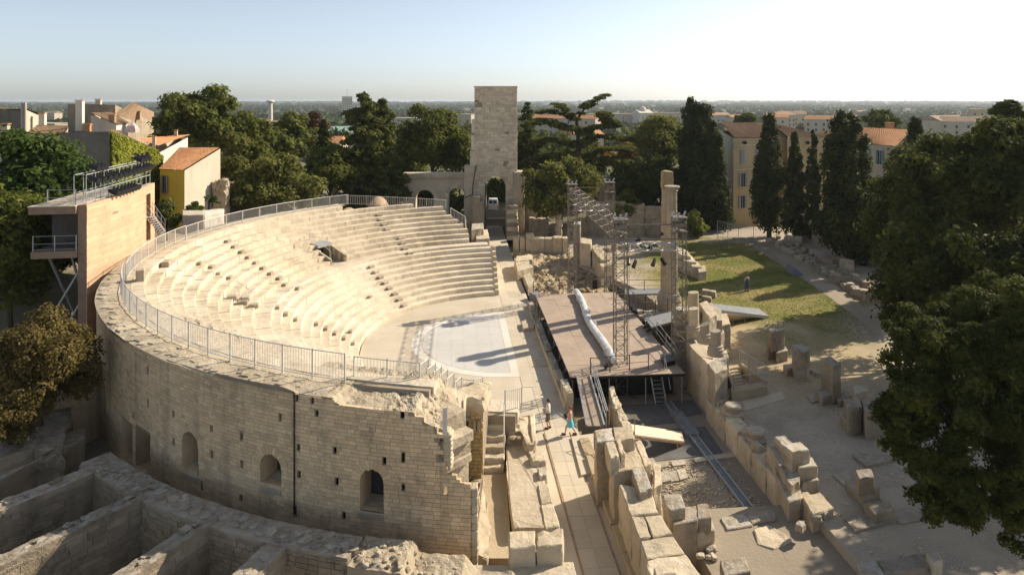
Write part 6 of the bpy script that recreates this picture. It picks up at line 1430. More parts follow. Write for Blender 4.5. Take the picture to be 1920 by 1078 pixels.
def off(p, o): return Vector((p.x - bn.x * o, p.y - bn.y * o, 0))
# roof slab, room, balcony slab
def bslab(s0, s1, o0, o1, z0, z1, nm, mat): return build(MB().hexa([BP(s0, -o1, z0), BP(s1, -o1, z0), BP(s1, -o0, z0), BP(s0, -o0, z0)], [BP(s0, -o1, z1), BP(s1, -o1, z1), BP(s1, -o0, z1), BP(s0, -o0, z1)]), nm, mat, booth)
bslab(-.25, bl * .75, .0 + .56, 3.4, BT - .55, BT - .08, 'roof_slab', M_BRN); bslab(-.3, bl * .75, .56, 3.45, BT - .075, BT - .02, 'roof_covering', M_PL_P)
bslab(1.4, bl * .7, .56, 2.9, 9.7, BT - .56, 'room_wall', plain('dark_booth_render', (.10, .09, .085), .8))
bslab(1.33, 1.39, .7, 2.0, 10.0, BT - .8, 'window_pane', M_GLASS)
bslab(-.2, bl * .7, .56, 3.3, 9.2, 9.65, 'balcony_slab', M_BRN)
for o_ in (1.2, 2.6): build(MB().beam(BP(.5, -o_, 9.2), BP(2.6, -.5 - o_ * .6, 4.6), .12), 'strut', M_STEEL, booth)
build(MB().beam(BP(.2, -3.0, 4.0), BP(.2, -.5, 8.4), .10), 'strut', M_STEEL, booth); build(MB().beam(BP(.2, -1.8, 3.8), BP(.2, -.5, 6.2), .10), 'strut', M_STEEL, booth)
railing('balcony_railing', [BP(-.1, -3.2, 9.65), BP(-.1, -.6, 9.65)], 'pale tube railing on the booth balcony', 1.0, 0, M_STEEL, 1.5, mid=1)
railing('roof_railing', [BP(.0, -2.4, BT), BP(.0, -.7, BT)], 'low tube railing at the front of the booth roof', 1.0, 0, M_STEEL, 1.2, mid=1)
lf = thing('lighting_frame', 'galvanised tube frame carrying spotlights on the booth roof', 'frame')
s0, s1 = .2, bl * .93
for o_ in (.15, .9):
    for zz in (.05, .75, 1.95): build(MB().tube(BP(s0, -o_, BT + zz), BP(s1, -o_, BT + zz), .032, 6), 'rail', M_STEEL, lf)
    for k in range(11): s = s0 + (s1 - s0) * k / 10; build(MB().tube(BP(s, -o_, BT - .02), BP(s, -o_, BT + 1.95), .028, 6), 'upright', M_STEEL, lf)
for k in range(0, 11, 2): s = s0 + (s1 - s0) * k / 10; build(MB().tube(BP(s, -.15, BT + 1.95), BP(s, -.9, BT + 1.95), .028, 6), 'cross_tube', M_STEEL, lf)
yw = math.atan2(bn.y, bn.x) - .35; cnt = 0
for row_, (zz, o_, n_, f0, f1) in enumerate([(1.55, .3, 14, .08, .97), (.35, .2, 7, .30, .62), (2.3, .7, 3, .15, .24), (2.25, .5, 3, .78, .95)]):
    lab = ['black spotlight from the left in the main row on the booth frame', 'black spotlight from the left in the lower row on the booth frame', 'dark lamp from the left on top of the left half of the booth frame', 'dark lamp from the left on top of the right half of the booth frame'][row_]
    for k in range(n_):
        f_ = f0 + (f1 - f0) * k / max(1, n_ - 1); spot(BP(s0 + (s1 - s0) * f_, -o_ + .2, BT + zz), yw, -.25, ORD[k] + ' ' + lab, 1.35, ['main row of booth spotlights', 'lower row of booth spotlights', 'lamps on the left of the booth frame', 'lamps on the right of the booth frame'][row_])
# stair down from the booth door
bs = thing('booth_stair', 'steel stair with handrails from the booth door down to the rim', 'stair')
sa, sb_ = BP(dr0 + .5, .1, 8.9), PY(304, 440, 59.5)
sb_.z = 8.05; sa.z = 10.2
for k in range(8):
    c = sa.lerp(sb_, (k + .5) / 8); build(MB().box(c, (.35, 1.0, .05), ANG), 'tread', M_STEEL, bs)
for s in (-.5, .5):
    o_ = Vector((0, s, 0)); build(MB().beam(sa + o_, sb_ + o_, .06, .25), 'stringer', M_BRN, bs)
    for hh in (.5, 1.0): build(MB().tube(sa + o_ + Vector((0, 0, hh)), sb_ + o_ + Vector((0, 0, hh)), .025, 6), 'hand_rail', M_STEEL, bs)
    for k in range(4): c = sa.lerp(sb_, k / 3) + o_; build(MB().tube(c, c + Vector((0, 0, 1.0)), .022, 6), 'post', M_STEEL, bs)
lwl = thing('parapet_wall', 'low cream rendered wall at the far left rim behind the railing', 'wall')
block('wall_body', [PY(u, 0, y)[:2] for u, y in ((342, 63), (382, 63.5), (383, 66), (342, 66))], 6, H - (404 - V0) * 63 / F, M_PL_P, lwl, seed=1, amp=.03)
block('wall_body', [PY(u, 0, y)[:2] for u, y in ((383, 64), (420, 66), (420, 68), (383, 67))], 6, H - (400 - V0) * 65 / F, M_PL_W, lwl, seed=2, amp=.05)

# ================================================================== houses
def tiles(a, b, c, d, mat, name, parent, pitch=.28, over=.25, thick=.09):
    """corrugated tile roof on the quad a-b (eave) to d-c (ridge)"""
    a, b, c, d = (Vector(p) for p in (a, b, c, d)); nrm = (b - a).cross(d - a).normalized()
    if nrm.z < 0: nrm = -nrm
    dn = (a - d).normalized() * over; a, b = a + dn, b + (b - c).normalized() * over
    w_ = max((b - a).length, (c - d).length); k = max(4, int(w_ / pitch)) * 3; rws = max(2, int((d - a).length / .45)); v = []
    for j in range(rws + 1):
        for e in (0, 1):
            t = min(1, max(0, (j + (e * .98 if j < rws else 0)) / rws)); p0, p1 = a.lerp(d, t), b.lerp(c, t)
            for i in range(k + 1): v.append(p0.lerp(p1, i / k) + nrm * (thick * (.5 + .5 * math.cos(2 * math.pi * i / 3)) + .05 * (1 - e) + .02 * noise.noise(Vector((i * .7, j * .9, a.x)))))
    n_ = k + 1; f = [(r * n_ + i, r * n_ + i + 1, (r + 1) * n_ + i + 1, (r + 1) * n_ + i) for r in range(2 * (rws + 1) - 1) for i in range(k)]
    build(MB().add(v, f), name, mat, parent)
def wall_quad(p, q, z0, zp, zq, th=.3):
    p, q = Vector((p[0], p[1], 0)), Vector((q[0], q[1], 0)); d = (q - p).normalized(); n_ = Vector((-d.y, d.x, 0)) * th
    g = lambda c, z: (c.x, c.y, z)
    return MB().hexa([g(p, z0), g(q, z0), g(q + n_, z0), g(p + n_, z0)], [g(p, zp), g(q, zq), g(q + n_, zq), g(p + n_, zp)])
def house(lab, foot, ztop, z0, wmats, roofmat, roof, cat='house', name='house'):
    """foot: corners; ztop: wall top at each corner; roof: list of quads (eave a, b, ridge c, d)"""
    t = thing(name, lab, cat); n_ = len(foot)
    cx_, cy_ = sum(p[0] for p in foot) / n_, sum(p[1] for p in foot) / n_
    for i in range(n_):
        p, q = foot[i], foot[(i + 1) % n_]
        m_ = MB().add([(p[0], p[1], z0), (q[0], q[1], z0), (q[0], q[1], ztop[(i + 1) % n_]), (p[0], p[1], ztop[i])], [(0, 1, 2, 3)]); build(m_, 'wall', wmats[i % len(wmats)], t)
    for k, q in enumerate(roof): tiles(*q, roofmat, 'roof', t)
    return t
def window(t, p, q, s, z, w_, h_, shut=None, glass=M_GLASS, frame=M_PL_W, op=True, depth=.12):
    """window in the wall p-q (outside to the right of p->q ... towards the camera), s metres along, sill z"""
    p, q = Vector((p[0], p[1], 0)), Vector((q[0], q[1], 0)); d = (q - p).normalized(); n_ = Vector((d.y, -d.x, 0))
    if n_.y > 0: n_ = -n_
    c = p + d * s; yaw = math.atan2(d.y, d.x)
    fr = build(MB().box((c.x + n_.x * .0, c.y + n_.y * .0, z + h_ / 2), (w_ + .16, .10, h_ + .16), yaw), 'window', frame, t)
    build(MB().box((c.x + n_.x * .06, c.y + n_.y * .06, z + h_ / 2), (w_, .04, h_), yaw), 'pane', glass, fr)
    build(MB().box((c.x + n_.x * .085, c.y + n_.y * .085, z + h_ / 2), (.05, .03, h_), yaw), 'mullion', frame, fr)
    build(MB().box((c.x + n_.x * .1, c.y + n_.y * .1, z - .1), (w_ + .3, .2, .08), yaw), 'sill', frame, fr)
    if shut:
        for s_ in (-1, 1):
            o_ = (w_ * .75 if op else w_ * .25); k = c + d * (s_ * o_) + n_ * (.12 if op else .13)
            build(MB().box((k.x, k.y, z + h_ / 2), (w_ * .5 - .02, .05, h_ + .05), yaw), 'shutter', shut, t)
def chimney(t, u, v0, v1, Y, w_, mat, pot=True, parent=None):
    q = PY(u, v1, Y); zt = H - (v0 - V0) * Y / F; build(MB().box((q.x, q.y, (q.z + zt) / 2), (w_, w_, zt - q.z), .2), 'chimney', mat, t)
    if pot: build(MB().box((q.x, q.y, zt + .1), (w_ * 1.25, w_ * 1.25, .12), .2), 'chimney_cap', M_TILE, t)
def xy(u, Y): return ((u - CX) * Y / F, Y)
def zz(v, Y): return H - (v - V0) * Y / F
# yellow house
A0, A1, A2, A3 = xy(300, 75), xy(346, 72), xy(413, 80), xy(355, 84)
y = house('small yellow house with orange tiled roof and a bare pale side wall', [A0, A1, A2, A3], [zz(318, 75), zz(320, 72), zz(279, 80), zz(279, 84)], 3, [M_PL_Y, M_PL_P, M_PL_P, M_PL_P], M_TILE,
          [((A0[0], A0[1], zz(317, 75)), (A1[0], A1[1], zz(319, 72)), (A2[0], A2[1], zz(278, 80)), (A3[0] - 1.2, A3[1], zz(278, 84)))])
window(y, A0, A1, 1.1, 9.6, .75, 1.75, M_SHUT_L, frame=M_SHUT_L)
# vine house
B0, B1, B2, B3 = xy(112, 72), xy(205, 69), xy(301, 80), xy(190, 88)
vh = house('grey gabled house whose sunlit side is covered in bright green creeper', [B0, B1, B2, B3], [zz(249, 72), zz(247, 69), zz(286, 80), zz(250, 88)], 3, [M_PL_G, M_PL_P, M_PL_P, M_PL_P], M_TILET,
           [((B1[0], B1[1], zz(246, 69)), (B2[0], B2[1], zz(285, 80)), (B3[0] + 2, B3[1], zz(252, 88)), (B0[0] + 3, B0[1] + 6, zz(244, 80)))])
# houses behind
C0, C1, C2, C3 = xy(127, 104), xy(216, 100), xy(288, 125), xy(200, 128)
h3 = house('dark stone house with a long brown roof sloping to the right', [C0, C1, C2, C3], [zz(195, 104), zz(197, 100), zz(230, 125), zz(200, 128)], 4, [M_GREY, M_GREY, M_PL_P, M_PL_P], M_TILET,
           [((C1[0] + .2, C1[1], zz(214, 100)), (C2[0], C2[1], zz(238, 125)), (C2[0] - 3, C2[1] + 6, zz(211, 131)), (C1[0], C1[1] + 5, zz(193, 105)))])
chimney(h3, 150, 190, 246, 95, .85, M_PL_W); chimney(h3, 185, 188, 200, 104, .7, M_PL_P); chimney(h3, 259, 210, 225, 112, .8, M_TILET)
D0, D1, D2, D3 = xy(170, 90), xy(218, 88), xy(240, 97), xy(190, 99)
h4 = house('low buff house with brown roof in front of the dark stone house', [D0, D1, D2, D3], [zz(216, 90), zz(234, 88), zz(234, 97), zz(216, 99)], 4, [M_PL_P, M_PL_W, M_PL_P, M_PL_P], M_TILET,
           [((D1[0], D1[1], zz(234, 88)), (D2[0], D2[1], zz(231, 97)), (D3[0] + 1.5, D3[1], zz(212, 99)), (D0[0], D0[1], zz(213, 90)))])
chimney(h4, 211, 217, 232, 89, .7, M_TILET); chimney(h4, 165, 235, 247, 86, .6, M_TILE)
E0, E1, E2, E3 = xy(276, 84), xy(300, 83), xy(352, 90), xy(335, 96)
h5 = house('white rendered house with a low red roof behind the yellow house', [E0, E1, E2, E3], [zz(272, 84), zz(286, 83), zz(258, 90), zz(255, 96)], 4, [M_PL_W, M_PL_W, M_PL_P, M_PL_P], M_TILE,
           [((E0[0] - 2.2, E0[1] + 2, zz(261, 86)), (E1[0], E1[1], zz(274, 83)), (E2[0], E2[1], zz(255, 90)), (E0[0] + 1, E0[1] + 9, zz(254, 93)))])
chimney(h5, 289, 258, 278, 83, .35, M_PL_P); chimney(h5, 330, 246, 256, 90, .35, M_PL_P)
G0, G1, G2, G3 = xy(-40, 118), xy(50, 115), xy(85, 124), xy(10, 132)
h6 = house('flat-fronted buff house at the far left edge with tall flue pipes', [G0, G1, G2, G3], [zz(206, 118), zz(207, 115), zz(222, 124), zz(206, 132)], 2, [M_PL_G, M_PL_P, M_PL_P, M_PL_P], M_TILET,
           [((G1[0], G1[1], zz(206, 115)), (G2[0], G2[1], zz(218, 124)), (G3[0], G3[1], zz(203, 132)), (G0[0], G0[1], zz(205, 118)))])
for u in (42, 47): q = PY(u, 250, 112); build(MB().tube(q, (q.x, q.y, zz(193, 112)), .22, 8), 'flue_pipe', M_PL_P, h6)
chimney(h6, 10, 234, 258, 88, .8, M_PL_P); chimney(h6, 80, 213, 235, 118, .9, M_PL_W)
I0, I1, I2, I3 = xy(50, 92), xy(118, 88), xy(128, 98), xy(70, 102)
h7 = house('low house with a tan tiled roof above the fig tree', [I0, I1, I2, I3], [zz(252, 92), zz(254, 88), zz(240, 98), zz(238, 102)], 3, [M_PL_P], M_TILET,
           [((I0[0], I0[1], zz(250, 92)), (I1[0], I1[1], zz(253, 88)), (I2[0], I2[1], zz(237, 98)), (I3[0], I3[1], zz(236, 102)))])
J0, J1, J2, J3 = xy(-30, 84), xy(24, 82), xy(30, 92), xy(-20, 94)
h8 = house('small brown-roofed house at the left picture edge', [J0, J1, J2, J3], [zz(272, 84), zz(274, 82), zz(256, 92), zz(254, 94)], 3, [M_PL_W], M_TILET, [((J0[0], J0[1], zz(270, 84)), (J1[0], J1[1], zz(273, 82)), (J2[0], J2[1], zz(253, 92)), (J3[0], J3[1], zz(252, 94)))])
# washing / parasol on a roof terrace
wsh = thing('folded_parasol', 'folded white and pink parasol on the roof terrace behind the creeper house', 'parasol')
q = PY(248, 250, 84); build(MB().tube(q, (q.x, q.y, q.z + 1.6), .05, 6), 'pole', M_STEEL, wsh); build(MB().lathe([(.95, .1), (.9, .5), (.65, .9), (.15, 1.25)], (q.x, q.y, q.z), 9, .25), 'canopy', plain('faded_canvas', (.60, .45, .40), .9), wsh)
# right-hand buildings
K0, K1, K2, K3 = xy(1352, 112), xy(1375, 104), xy(1478, 110), xy(1452, 122)
yb = house('tall cream-yellow house with grey-blue shutters behind the cypresses', [K0, K1, K2, K3], [zz(246, 112), zz(259, 104), zz(259, 110), zz(246, 122)], -1, [M_PL_W, M_PL_C, M_PL_C, M_PL_C], M_TILET,
           [((K1[0], K1[1], zz(258, 104)), (K2[0], K2[1], zz(258, 110)), (K3[0], K3[1], zz(231, 122)), (K0[0], K0[1], zz(231, 112)))], name='town_house')
kl = math.hypot(K2[0] - K1[0], K2[1] - K1[1])
for s, v0, v1, op in ((1.9, 281, 306, 0), (2.0, 325, 350, 1), (1.9, 367, 390, 1), (5.2, 281, 306, 0), (5.2, 325, 350, 1)):
    window(yb, K1, K2, s, zz(v1, 105), .85, zz(v0, 105) - zz(v1, 105), M_SHUT_B, op=bool(op))
for vv in (272, 317): build(MB().box(((K1[0] + K2[0]) / 2 + .02, (K1[1] + K2[1]) / 2 - .05, zz(vv, 106)), (kl, .18, .12), math.atan2(K2[1] - K1[1], K2[0] - K1[0])), 'string_course', M_PL_W, yb)
K4, K5, K6, K7 = xy(1476, 108), xy(1552, 112), xy(1560, 122), xy(1480, 124)
yb2 = house('cream-yellow wing with a brown tiled roof and round gable vents', [K4, K5, K6, K7], [zz(258, 108), zz(259, 112), zz(250, 122), zz(246, 124)], -1, [M_PL_C], M_TILET, [((K4[0], K4[1], zz(257, 108)), (K5[0], K5[1], zz(259, 112)), (K5[0] - 3, K5[1] + 8, zz(240, 120)), (K4[0] + .4, K4[1] + 8, zz(232, 116)))], name='town_house')
for u in (1515, 1397):
    q = PY(u, 268, 103.5 if u < 1450 else 109.5); build(MB().tube((q.x, q.y + .8, q.z), (q.x, q.y - .05, q.z), .28, 14), 'round_vent', M_GLASS, yb2 if u > 1450 else yb)
q = PY(1544, 262, 111); build(MB().tube(q, (q.x, q.y, 1), .09, 8), 'drain_pipe', M_BRN, yb2)
K8 = [xy(1535, 130), xy(1565, 128), xy(1580, 140), xy(1540, 142)]
house('low orange-roofed annex between the two cypress groups', K8, [zz(262, 130), zz(263, 128), zz(250, 140), zz(250, 142)], -2, [M_PL_C], M_TILE, [((*K8[0], zz(261, 130)), (*K8[1], zz(262, 128)), (*K8[2], zz(246, 140)), (*K8[3], zz(246, 142)))])
Q0, Q1, Q2, Q3 = xy(1612, 92), xy(1682, 84), xy(1712, 92), xy(1640, 104)
rb_ = house('tall pale house with teal shutters and a red tiled roof behind the right trees', [Q0, Q1, Q2, Q3], [zz(269, 92), zz(275, 84), zz(268, 92), zz(258, 104)], -1, [M_PL_P, M_PL_P, M_PL_P, M_PL_P], M_TILE,
            [((Q0[0], Q0[1], zz(267, 92)), (Q1[0], Q1[1], zz(274, 84)), (Q2[0], Q2[1], zz(244, 92)), (Q0[0] + 1, Q0[1] + 8, zz(238, 100)))], name='town_house')
for s, v0, v1 in ((1.8, 279, 305), (4.6, 283, 309), (1.8, 330, 360), (4.6, 336, 362), (1.8, 385, 412), (4.6, 388, 414)):
    Y_ = 92 - s * 1.1; window(rb_, Q0, Q1, s, zz(v1, Y_), .8, zz(v0, Y_) - zz(v1, Y_), M_SHUT_T)
ql = math.hypot(Q1[0] - Q0[0], Q1[1] - Q0[1]); 
for vv in (312, 372): build(MB().box(((Q0[0] + Q1[0]) / 2, (Q0[1] + Q1[1]) / 2 - .05, zz(vv, 88)), (ql, .3, .25), math.atan2(Q1[1] - Q0[1], Q1[0] - Q0[0])), 'string_course', M_PL_P, rb_)
chimney(rb_, 1668, 232, 245, 96, .8, M_TILE)
# ================================================================== trees
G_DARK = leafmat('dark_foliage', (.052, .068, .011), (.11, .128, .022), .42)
G_MID = leafmat('mid_foliage', (.115, .135, .024), (.25, .255, .055), .47)
G_OLIVE = leafmat('olive_foliage', (.15, .16, .035), (.285, .275, .075), .47)
G_LIME = leafmat('lime_foliage', (.085, .11, .016), (.17, .19, .03))
G_CYP = leafmat('cypress_foliage', (.042, .056, .013), (.10, .112, .026), .34)
G_CED = leafmat('cedar_foliage', (.098, .114, .026), (.20, .205, .05), .42)
G_YEL = leafmat('autumn_foliage', (.26, .16, .015), (.38, .26, .03))
G_BRN = leafmat('brown_foliage', (.15, .115, .036), (.245, .19, .06))
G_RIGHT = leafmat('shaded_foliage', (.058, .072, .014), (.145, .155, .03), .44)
G_RUST = leafmat('rust_foliage', (.10, .05, .022), (.16, .085, .03))
G_FIG = leafmat('fig_foliage', (.055, .095, .018), (.125, .17, .036), .44)
def leaf_mesh(pos, nrm, size, rs, aspect=1.7, name='crown'):
    n = len(pos); nrm = nrm / (np.linalg.norm(nrm, axis=1, keepdims=True) + 1e-9)
    r = rs.normal(size=(n, 3)); t = np.cross(nrm, r); t /= (np.linalg.norm(t, axis=1, keepdims=True) + 1e-9); b = np.cross(nrm, t)
    s = size * rs.uniform(.6, 1.35, (n, 1)); a = t * s * aspect / 2; c = b * s / 2
    bend = nrm * s * rs.uniform(-.15, .15, (n, 1))
    v = np.stack([pos - a, pos + c + bend, pos + a, pos - c + bend], 1).reshape(-1, 3)
    me = bpy.data.meshes.new(name); me.vertices.add(4 * n); me.vertices.foreach_set('co', v.ravel().astype(np.float32))
    me.loops.add(4 * n); me.loops.foreach_set('vertex_index', np.arange(4 * n, dtype=np.int32)); me.polygons.add(n); me.polygons.foreach_set('loop_start', np.arange(0, 4 * n, 4, dtype=np.int32))
    me.update(calc_edges=True)
    at = me.attributes.new('tint', 'FLOAT', 'POINT'); at.data.foreach_set('value', np.repeat(rs.uniform(0, 1, n), 4).astype(np.float32))
    return me
def clump_pts(cs, rr, n, rs, shell=.75, flat=1.0):
    """n leaf positions over clumps at cs (k,3) with radii rr (k,3)"""
    k = len(cs); w_ = (rr.prod(axis=1)) ** (2 / 3); idx = rs.choice(k, n, p=w_ / w_.sum())
    d = rs.normal(size=(n, 3)); d /= np.linalg.norm(d, axis=1, keepdims=True); d[:, 2] = np.where((d[:, 2] < -.3) & (rs.random(n) < .6), -d[:, 2], d[:, 2])
    rad = shell + (1 - shell) * rs.uniform(-1, 1, (n, 1)) * 1.1
    rad *= 1 + .22 * np.sin(d[:, :1] * 5 + idx[:, None] * 1.7) * np.cos(d[:, 1:2] * 6 + idx[:, None])
    p = cs[idx] + d * rr[idx] * rad
    nr = d + rs.normal(size=(n, 3)) * .55; nr[:, 2] += .25
    return p, nr
def limb(mb, pts, r0, r1, n=7):
    k = len(pts) - 1
    for i in range(k): mb.tube(pts[i], pts[i + 1], r0 + (r1 - r0) * i / k, n, r0 + (r1 - r0) * (i + 1) / k)
def broad(label, u, v, Y, rxp, rzp, mat, n, size, seed, zb=None, kc=None, cat='tree', name='broadleaf_tree', group=None, ry=None, csize=.36, trunk=True, cden=1.0, lobes=(), foot=None):
    rs = np.random.RandomState(seed); c = PY(u, v, Y); rx, rz = rxp * Y / F, rzp * Y / F; ry = ry or rx
    if zb is None: zb = float(ground_z(c.x, c.y))
    t = thing(name, label, cat, group, (c.x, c.y, zb)); k = kc or int(38 * cden)
    d = rs.normal(size=(k, 3)); d /= np.linalg.norm(d, axis=1, keepdims=True); d[:, 2] = np.where(d[:, 2] < -.75, -d[:, 2], d[:, 2])
    rad = rs.uniform(.42, .9, (k, 1)) * (1 + .42 * np.array([[noise.noise(Vector(q) * 1.7 + Vector((seed, 0, 0)))] for q in d])); cs = np.array([0, 0, c.z - zb]) + d * np.array([rx, ry, rz]) * rad
    m_ = (rx + rz) / 2; rr = np.stack([m_ * csize * rs.uniform(.7, 1.25, k)] * 3, 1); rr[:, 2] *= .8
    cs[:, 2] = np.maximum(cs[:, 2], rr[:, 2] * .9 + .2)
    for lu, lv, lY, lx, lz in lobes:
        q = PY(lu, lv, lY); ax, az = lx * lY / F, lz * lY / F; j = int(k * .8); d = rs.normal(size=(j, 3)); d /= np.linalg.norm(d, axis=1, keepdims=True)
        cs = np.concatenate([cs, np.array([q.x - c.x, q.y - c.y, q.z - zb]) + d * np.array([ax, ax, az]) * rs.uniform(.3, .9, (j, 1))]); a_ = (ax + az) / 2 * csize * rs.uniform(.8, 1.4, j); rr = np.concatenate([rr, np.stack([a_, a_, a_ * .8], 1)])
    p, nr = clump_pts(cs, rr, n, rs)
    link('crown', leaf_mesh(p, nr, size, rs), mat, t)
    if trunk:
        mb = MB(); top = Vector((0, 0, c.z - zb)); tr = max(.12, rx * .06); mid = Vector((rs.uniform(-.1, .1) * rx, rs.uniform(-.1, .1) * rx, top.z * .5))
        fo = Vector((0, 0, -.2)) if foot is None else Vector(((foot[0] - CX) * foot[1] / F - c.x, foot[1] - c.y, -.2))
        limb(mb, [fo, mid.lerp(Vector((fo.x, fo.y, mid.z)), .6), top], tr, tr * .5)
        for i in range(0, k, max(1, k // 9)): q = Vector(cs[i]); s0 = mid.lerp(top, rs.uniform(0, .8)); limb(mb, [s0, s0.lerp(q, .5) + Vector((0, 0, .1 * rz)), q], tr * .45, tr * .12, 5)
        build(mb, 'trunk', M_BARK, t)
    return t
def cypress(label, u, vt, vb, Y, wp, n, size, seed, mat=None, group='dark cypresses', zb=None, tips=1, fullness=.5, name='cypress_tree'):
    rs = np.random.RandomState(seed); b = PY(u, vb, Y); zt = H - (vt - V0) * Y / F; zb = b.z if zb is None else zb; h = zt - zb; w_ = wp * Y / F
    t = thing(name, label, 'tree', group, (b.x, b.y, zb)); k = int(90 * h / 15)
    cs, rr = [], []
    for i in range(k):
        f = rs.uniform(.06, 1) ; prof = (min(1, (f + .05) / .22)) ** .6 * (1 - f) ** fullness * 1.25 if f < .985 else .1
        prof = max(.08, min(1.0, prof)); a = rs.uniform(0, 6.283); r = w_ * prof * rs.uniform(.25, .85)
        tip = (rs.randint(tips) - (tips - 1) / 2) * w_ * .45 * f if tips > 1 else 0
        cs.append((r * math.cos(a) + tip, r * math.sin(a), h * f * (.97 if tips == 1 else .97 - .06 * (i % tips)))); q = w_ * rs.uniform(.22, .42) * (.45 + .55 * prof); rr.append((q, q, q * rs.uniform(1.3, 2.2)))
    p, nr = clump_pts(np.array(cs), np.array(rr), n, rs); link('crown', leaf_mesh(p, nr, size, rs, 1.9), mat or G_CYP, t)
    mb = MB(); limb(mb, [Vector((0, 0, -.2)), Vector((0, 0, h * .5)), Vector((0, 0, h * .9))], w_ * .14, w_ * .03); build(mb, 'trunk', M_BARK, t)
    return t
def conifer(label, u, vt, vb, Y, wp, n, size, seed, mat, droop=.35, zb=None, layers=26, bare=.1, name='conifer_tree', group=None, top_w=.35):
    rs = np.random.RandomState(seed); b = PY(u, vb, Y); zt = H - (vt - V0) * Y / F; zb = b.z if zb is None else zb; h = zt - zb; w_ = wp * Y / F
    t = thing(name, label, 'tree', group, (b.x, b.y, zb)); cs, rr = [], []; mb = MB(); limb(mb, [Vector((0, 0, -.2)), Vector((.1, 0, h * .5)), Vector((0, 0, h * .98))], max(.15, w_ * .1), .04)
    for i in range(layers):
        f = bare + (1 - bare) * (i / layers) ** .95; z = h * f; ln = w_ * (1 - (1 - top_w) * ((f - bare) / (1 - bare)) ** 1.1) * (1 if f < .93 else .6)
        for k in range(5):
            a = rs.uniform(0, 6.283); l = ln * rs.uniform(.55, 1.1); dr = droop * l
            e = Vector((l * math.cos(a), l * math.sin(a), z - dr + rs.uniform(-.2, .2)))
            limb(mb, [Vector((0, 0, z)), e * .5 + Vector((0, 0, (z + .1 * l) * .5)), e], .06, .02, 4)
            for q in (.45, .75, 1.0): cs.append((e.x * q, e.y * q, z - dr * q * q + .12 * l)); s = l * .24 * rs.uniform(.7, 1.3) + .18; rr.append((s * 1.2, s * 1.2, s * .62))
    p, nr = clump_pts(np.array(cs), np.array(rr), n, rs); link('crown', leaf_mesh(p, nr, size, rs, 2.0), mat, t); build(mb, 'trunk', M_BARK, t); return t
# ---- left side
broad('large glossy fig tree left of the projection booth', 62, 395, 56, 92, 135, G_FIG, 28000, .28, 1, cden=1.5)
broad('brown-green tree at the left picture edge in front of the fig', 20, 470, 47, 85, 125, G_MID, 26000, .22, 2, cden=1.4)
broad('dark undergrowth tree in the shade beneath the booth', 95, 520, 54, 60, 70, G_DARK, 12000, .2, 33)  # added: its dark leaves stand in for the shadow below the balcony
broad('dry brown shrub tree in front of the curved wall at lower left', 75, 690, 33, 95, 95, G_BRN, 50000, .1, 3, zb=1.6, cden=1.6, name='shrub_tree')
broad('hanging lower bough of brown foliage at the left picture edge', 15, 780, 31, 62, 60, G_BRN, 26000, .085, 4, zb=1.6, name='shrub_tree')
broad('broad dark round-crowned tree behind the yellow house', 372, 240, 100, 82, 68, G_MID, 24000, .36, 5, cden=1.6, csize=.3)
broad('smaller dark round tree right of the broad round-crowned tree', 462, 262, 104, 52, 48, G_MID, 12000, .34, 6)
broad('grey-green tree beside the pale wall of the yellow house', 452, 315, 86, 46, 52, G_OLIVE, 13000, .3, 7)
broad('rounded olive-green tree above the rim railing', 520, 350, 84, 66, 56, G_OLIVE, 20000, .28, 8, cden=1.4)
broad('olive-green bush behind the rim railing left of the rounded tree', 455, 372, 80, 36, 30, G_OLIVE, 8000, .26, 9, name='bush', cat='bush')
broad('dark tree between the olive-green trees and the twin conifers', 618, 325, 94, 62, 52, G_MID, 16000, .3, 10, cden=1.3)
broad('brownish thin-crowned tree in the middle distance', 590, 250, 150, 32, 36, G_RUST, 7000, .4, 11)
broad('dull green tree left of the thin brown tree', 545, 255, 130, 34, 46, G_MID, 9000, .4, 12)
conifer('narrow pointed fir in the middle distance', 607, 222, 330, 122, 24, 6000, .34, 13, G_DARK, .3, layers=18, top_w=.05)
conifer('taller of the twin shaggy conifers behind the seating', 682, 172, 400, 96, 44, 30000, .30, 14, G_CED, .25, zb=0.5, layers=30, bare=.12, top_w=.5, group='twin shaggy conifers')
conifer('right-hand twin shaggy conifer with long drooping boughs', 716, 182, 400, 99, 46, 28000, .30, 15, G_CED, .42, zb=0.5, layers=28, bare=.12, top_w=.32, group='twin shaggy conifers')
broad('big rounded oak left of the stone tower', 812, 268, 114, 72, 72, G_MID, 26000, .36, 16, cden=1.6, csize=.3)
broad('smaller oak lobe against the left edge of the tower', 862, 290, 112, 36, 46, G_MID, 9000, .34, 17)
broad('low dark shrubs behind the arcade', 740, 355, 108, 50, 40, G_DARK, 9000, .32, 18, name='bush', cat='bush')
broad('bright yellow-green bush seen through the second arch', 852, 385, 110, 26, 24, G_LIME, 5000, .25, 19, zb=.6, name='bush', cat='bush')
broad('dark shrub seen through the first arch', 796, 385, 112, 26, 34, G_DARK, 5000, .28, 20, zb=.6, name='bush', cat='bush')
broad('dark green tree seen through the tower arch', 934, 366, 124, 26, 32, G_MID, 7000, .26, 21)
conifer('bright green conifer just right of the tower', 988, 188, 400, 128, 40, 15000, .34, 22, G_LIME, .2, layers=26, top_w=.15)
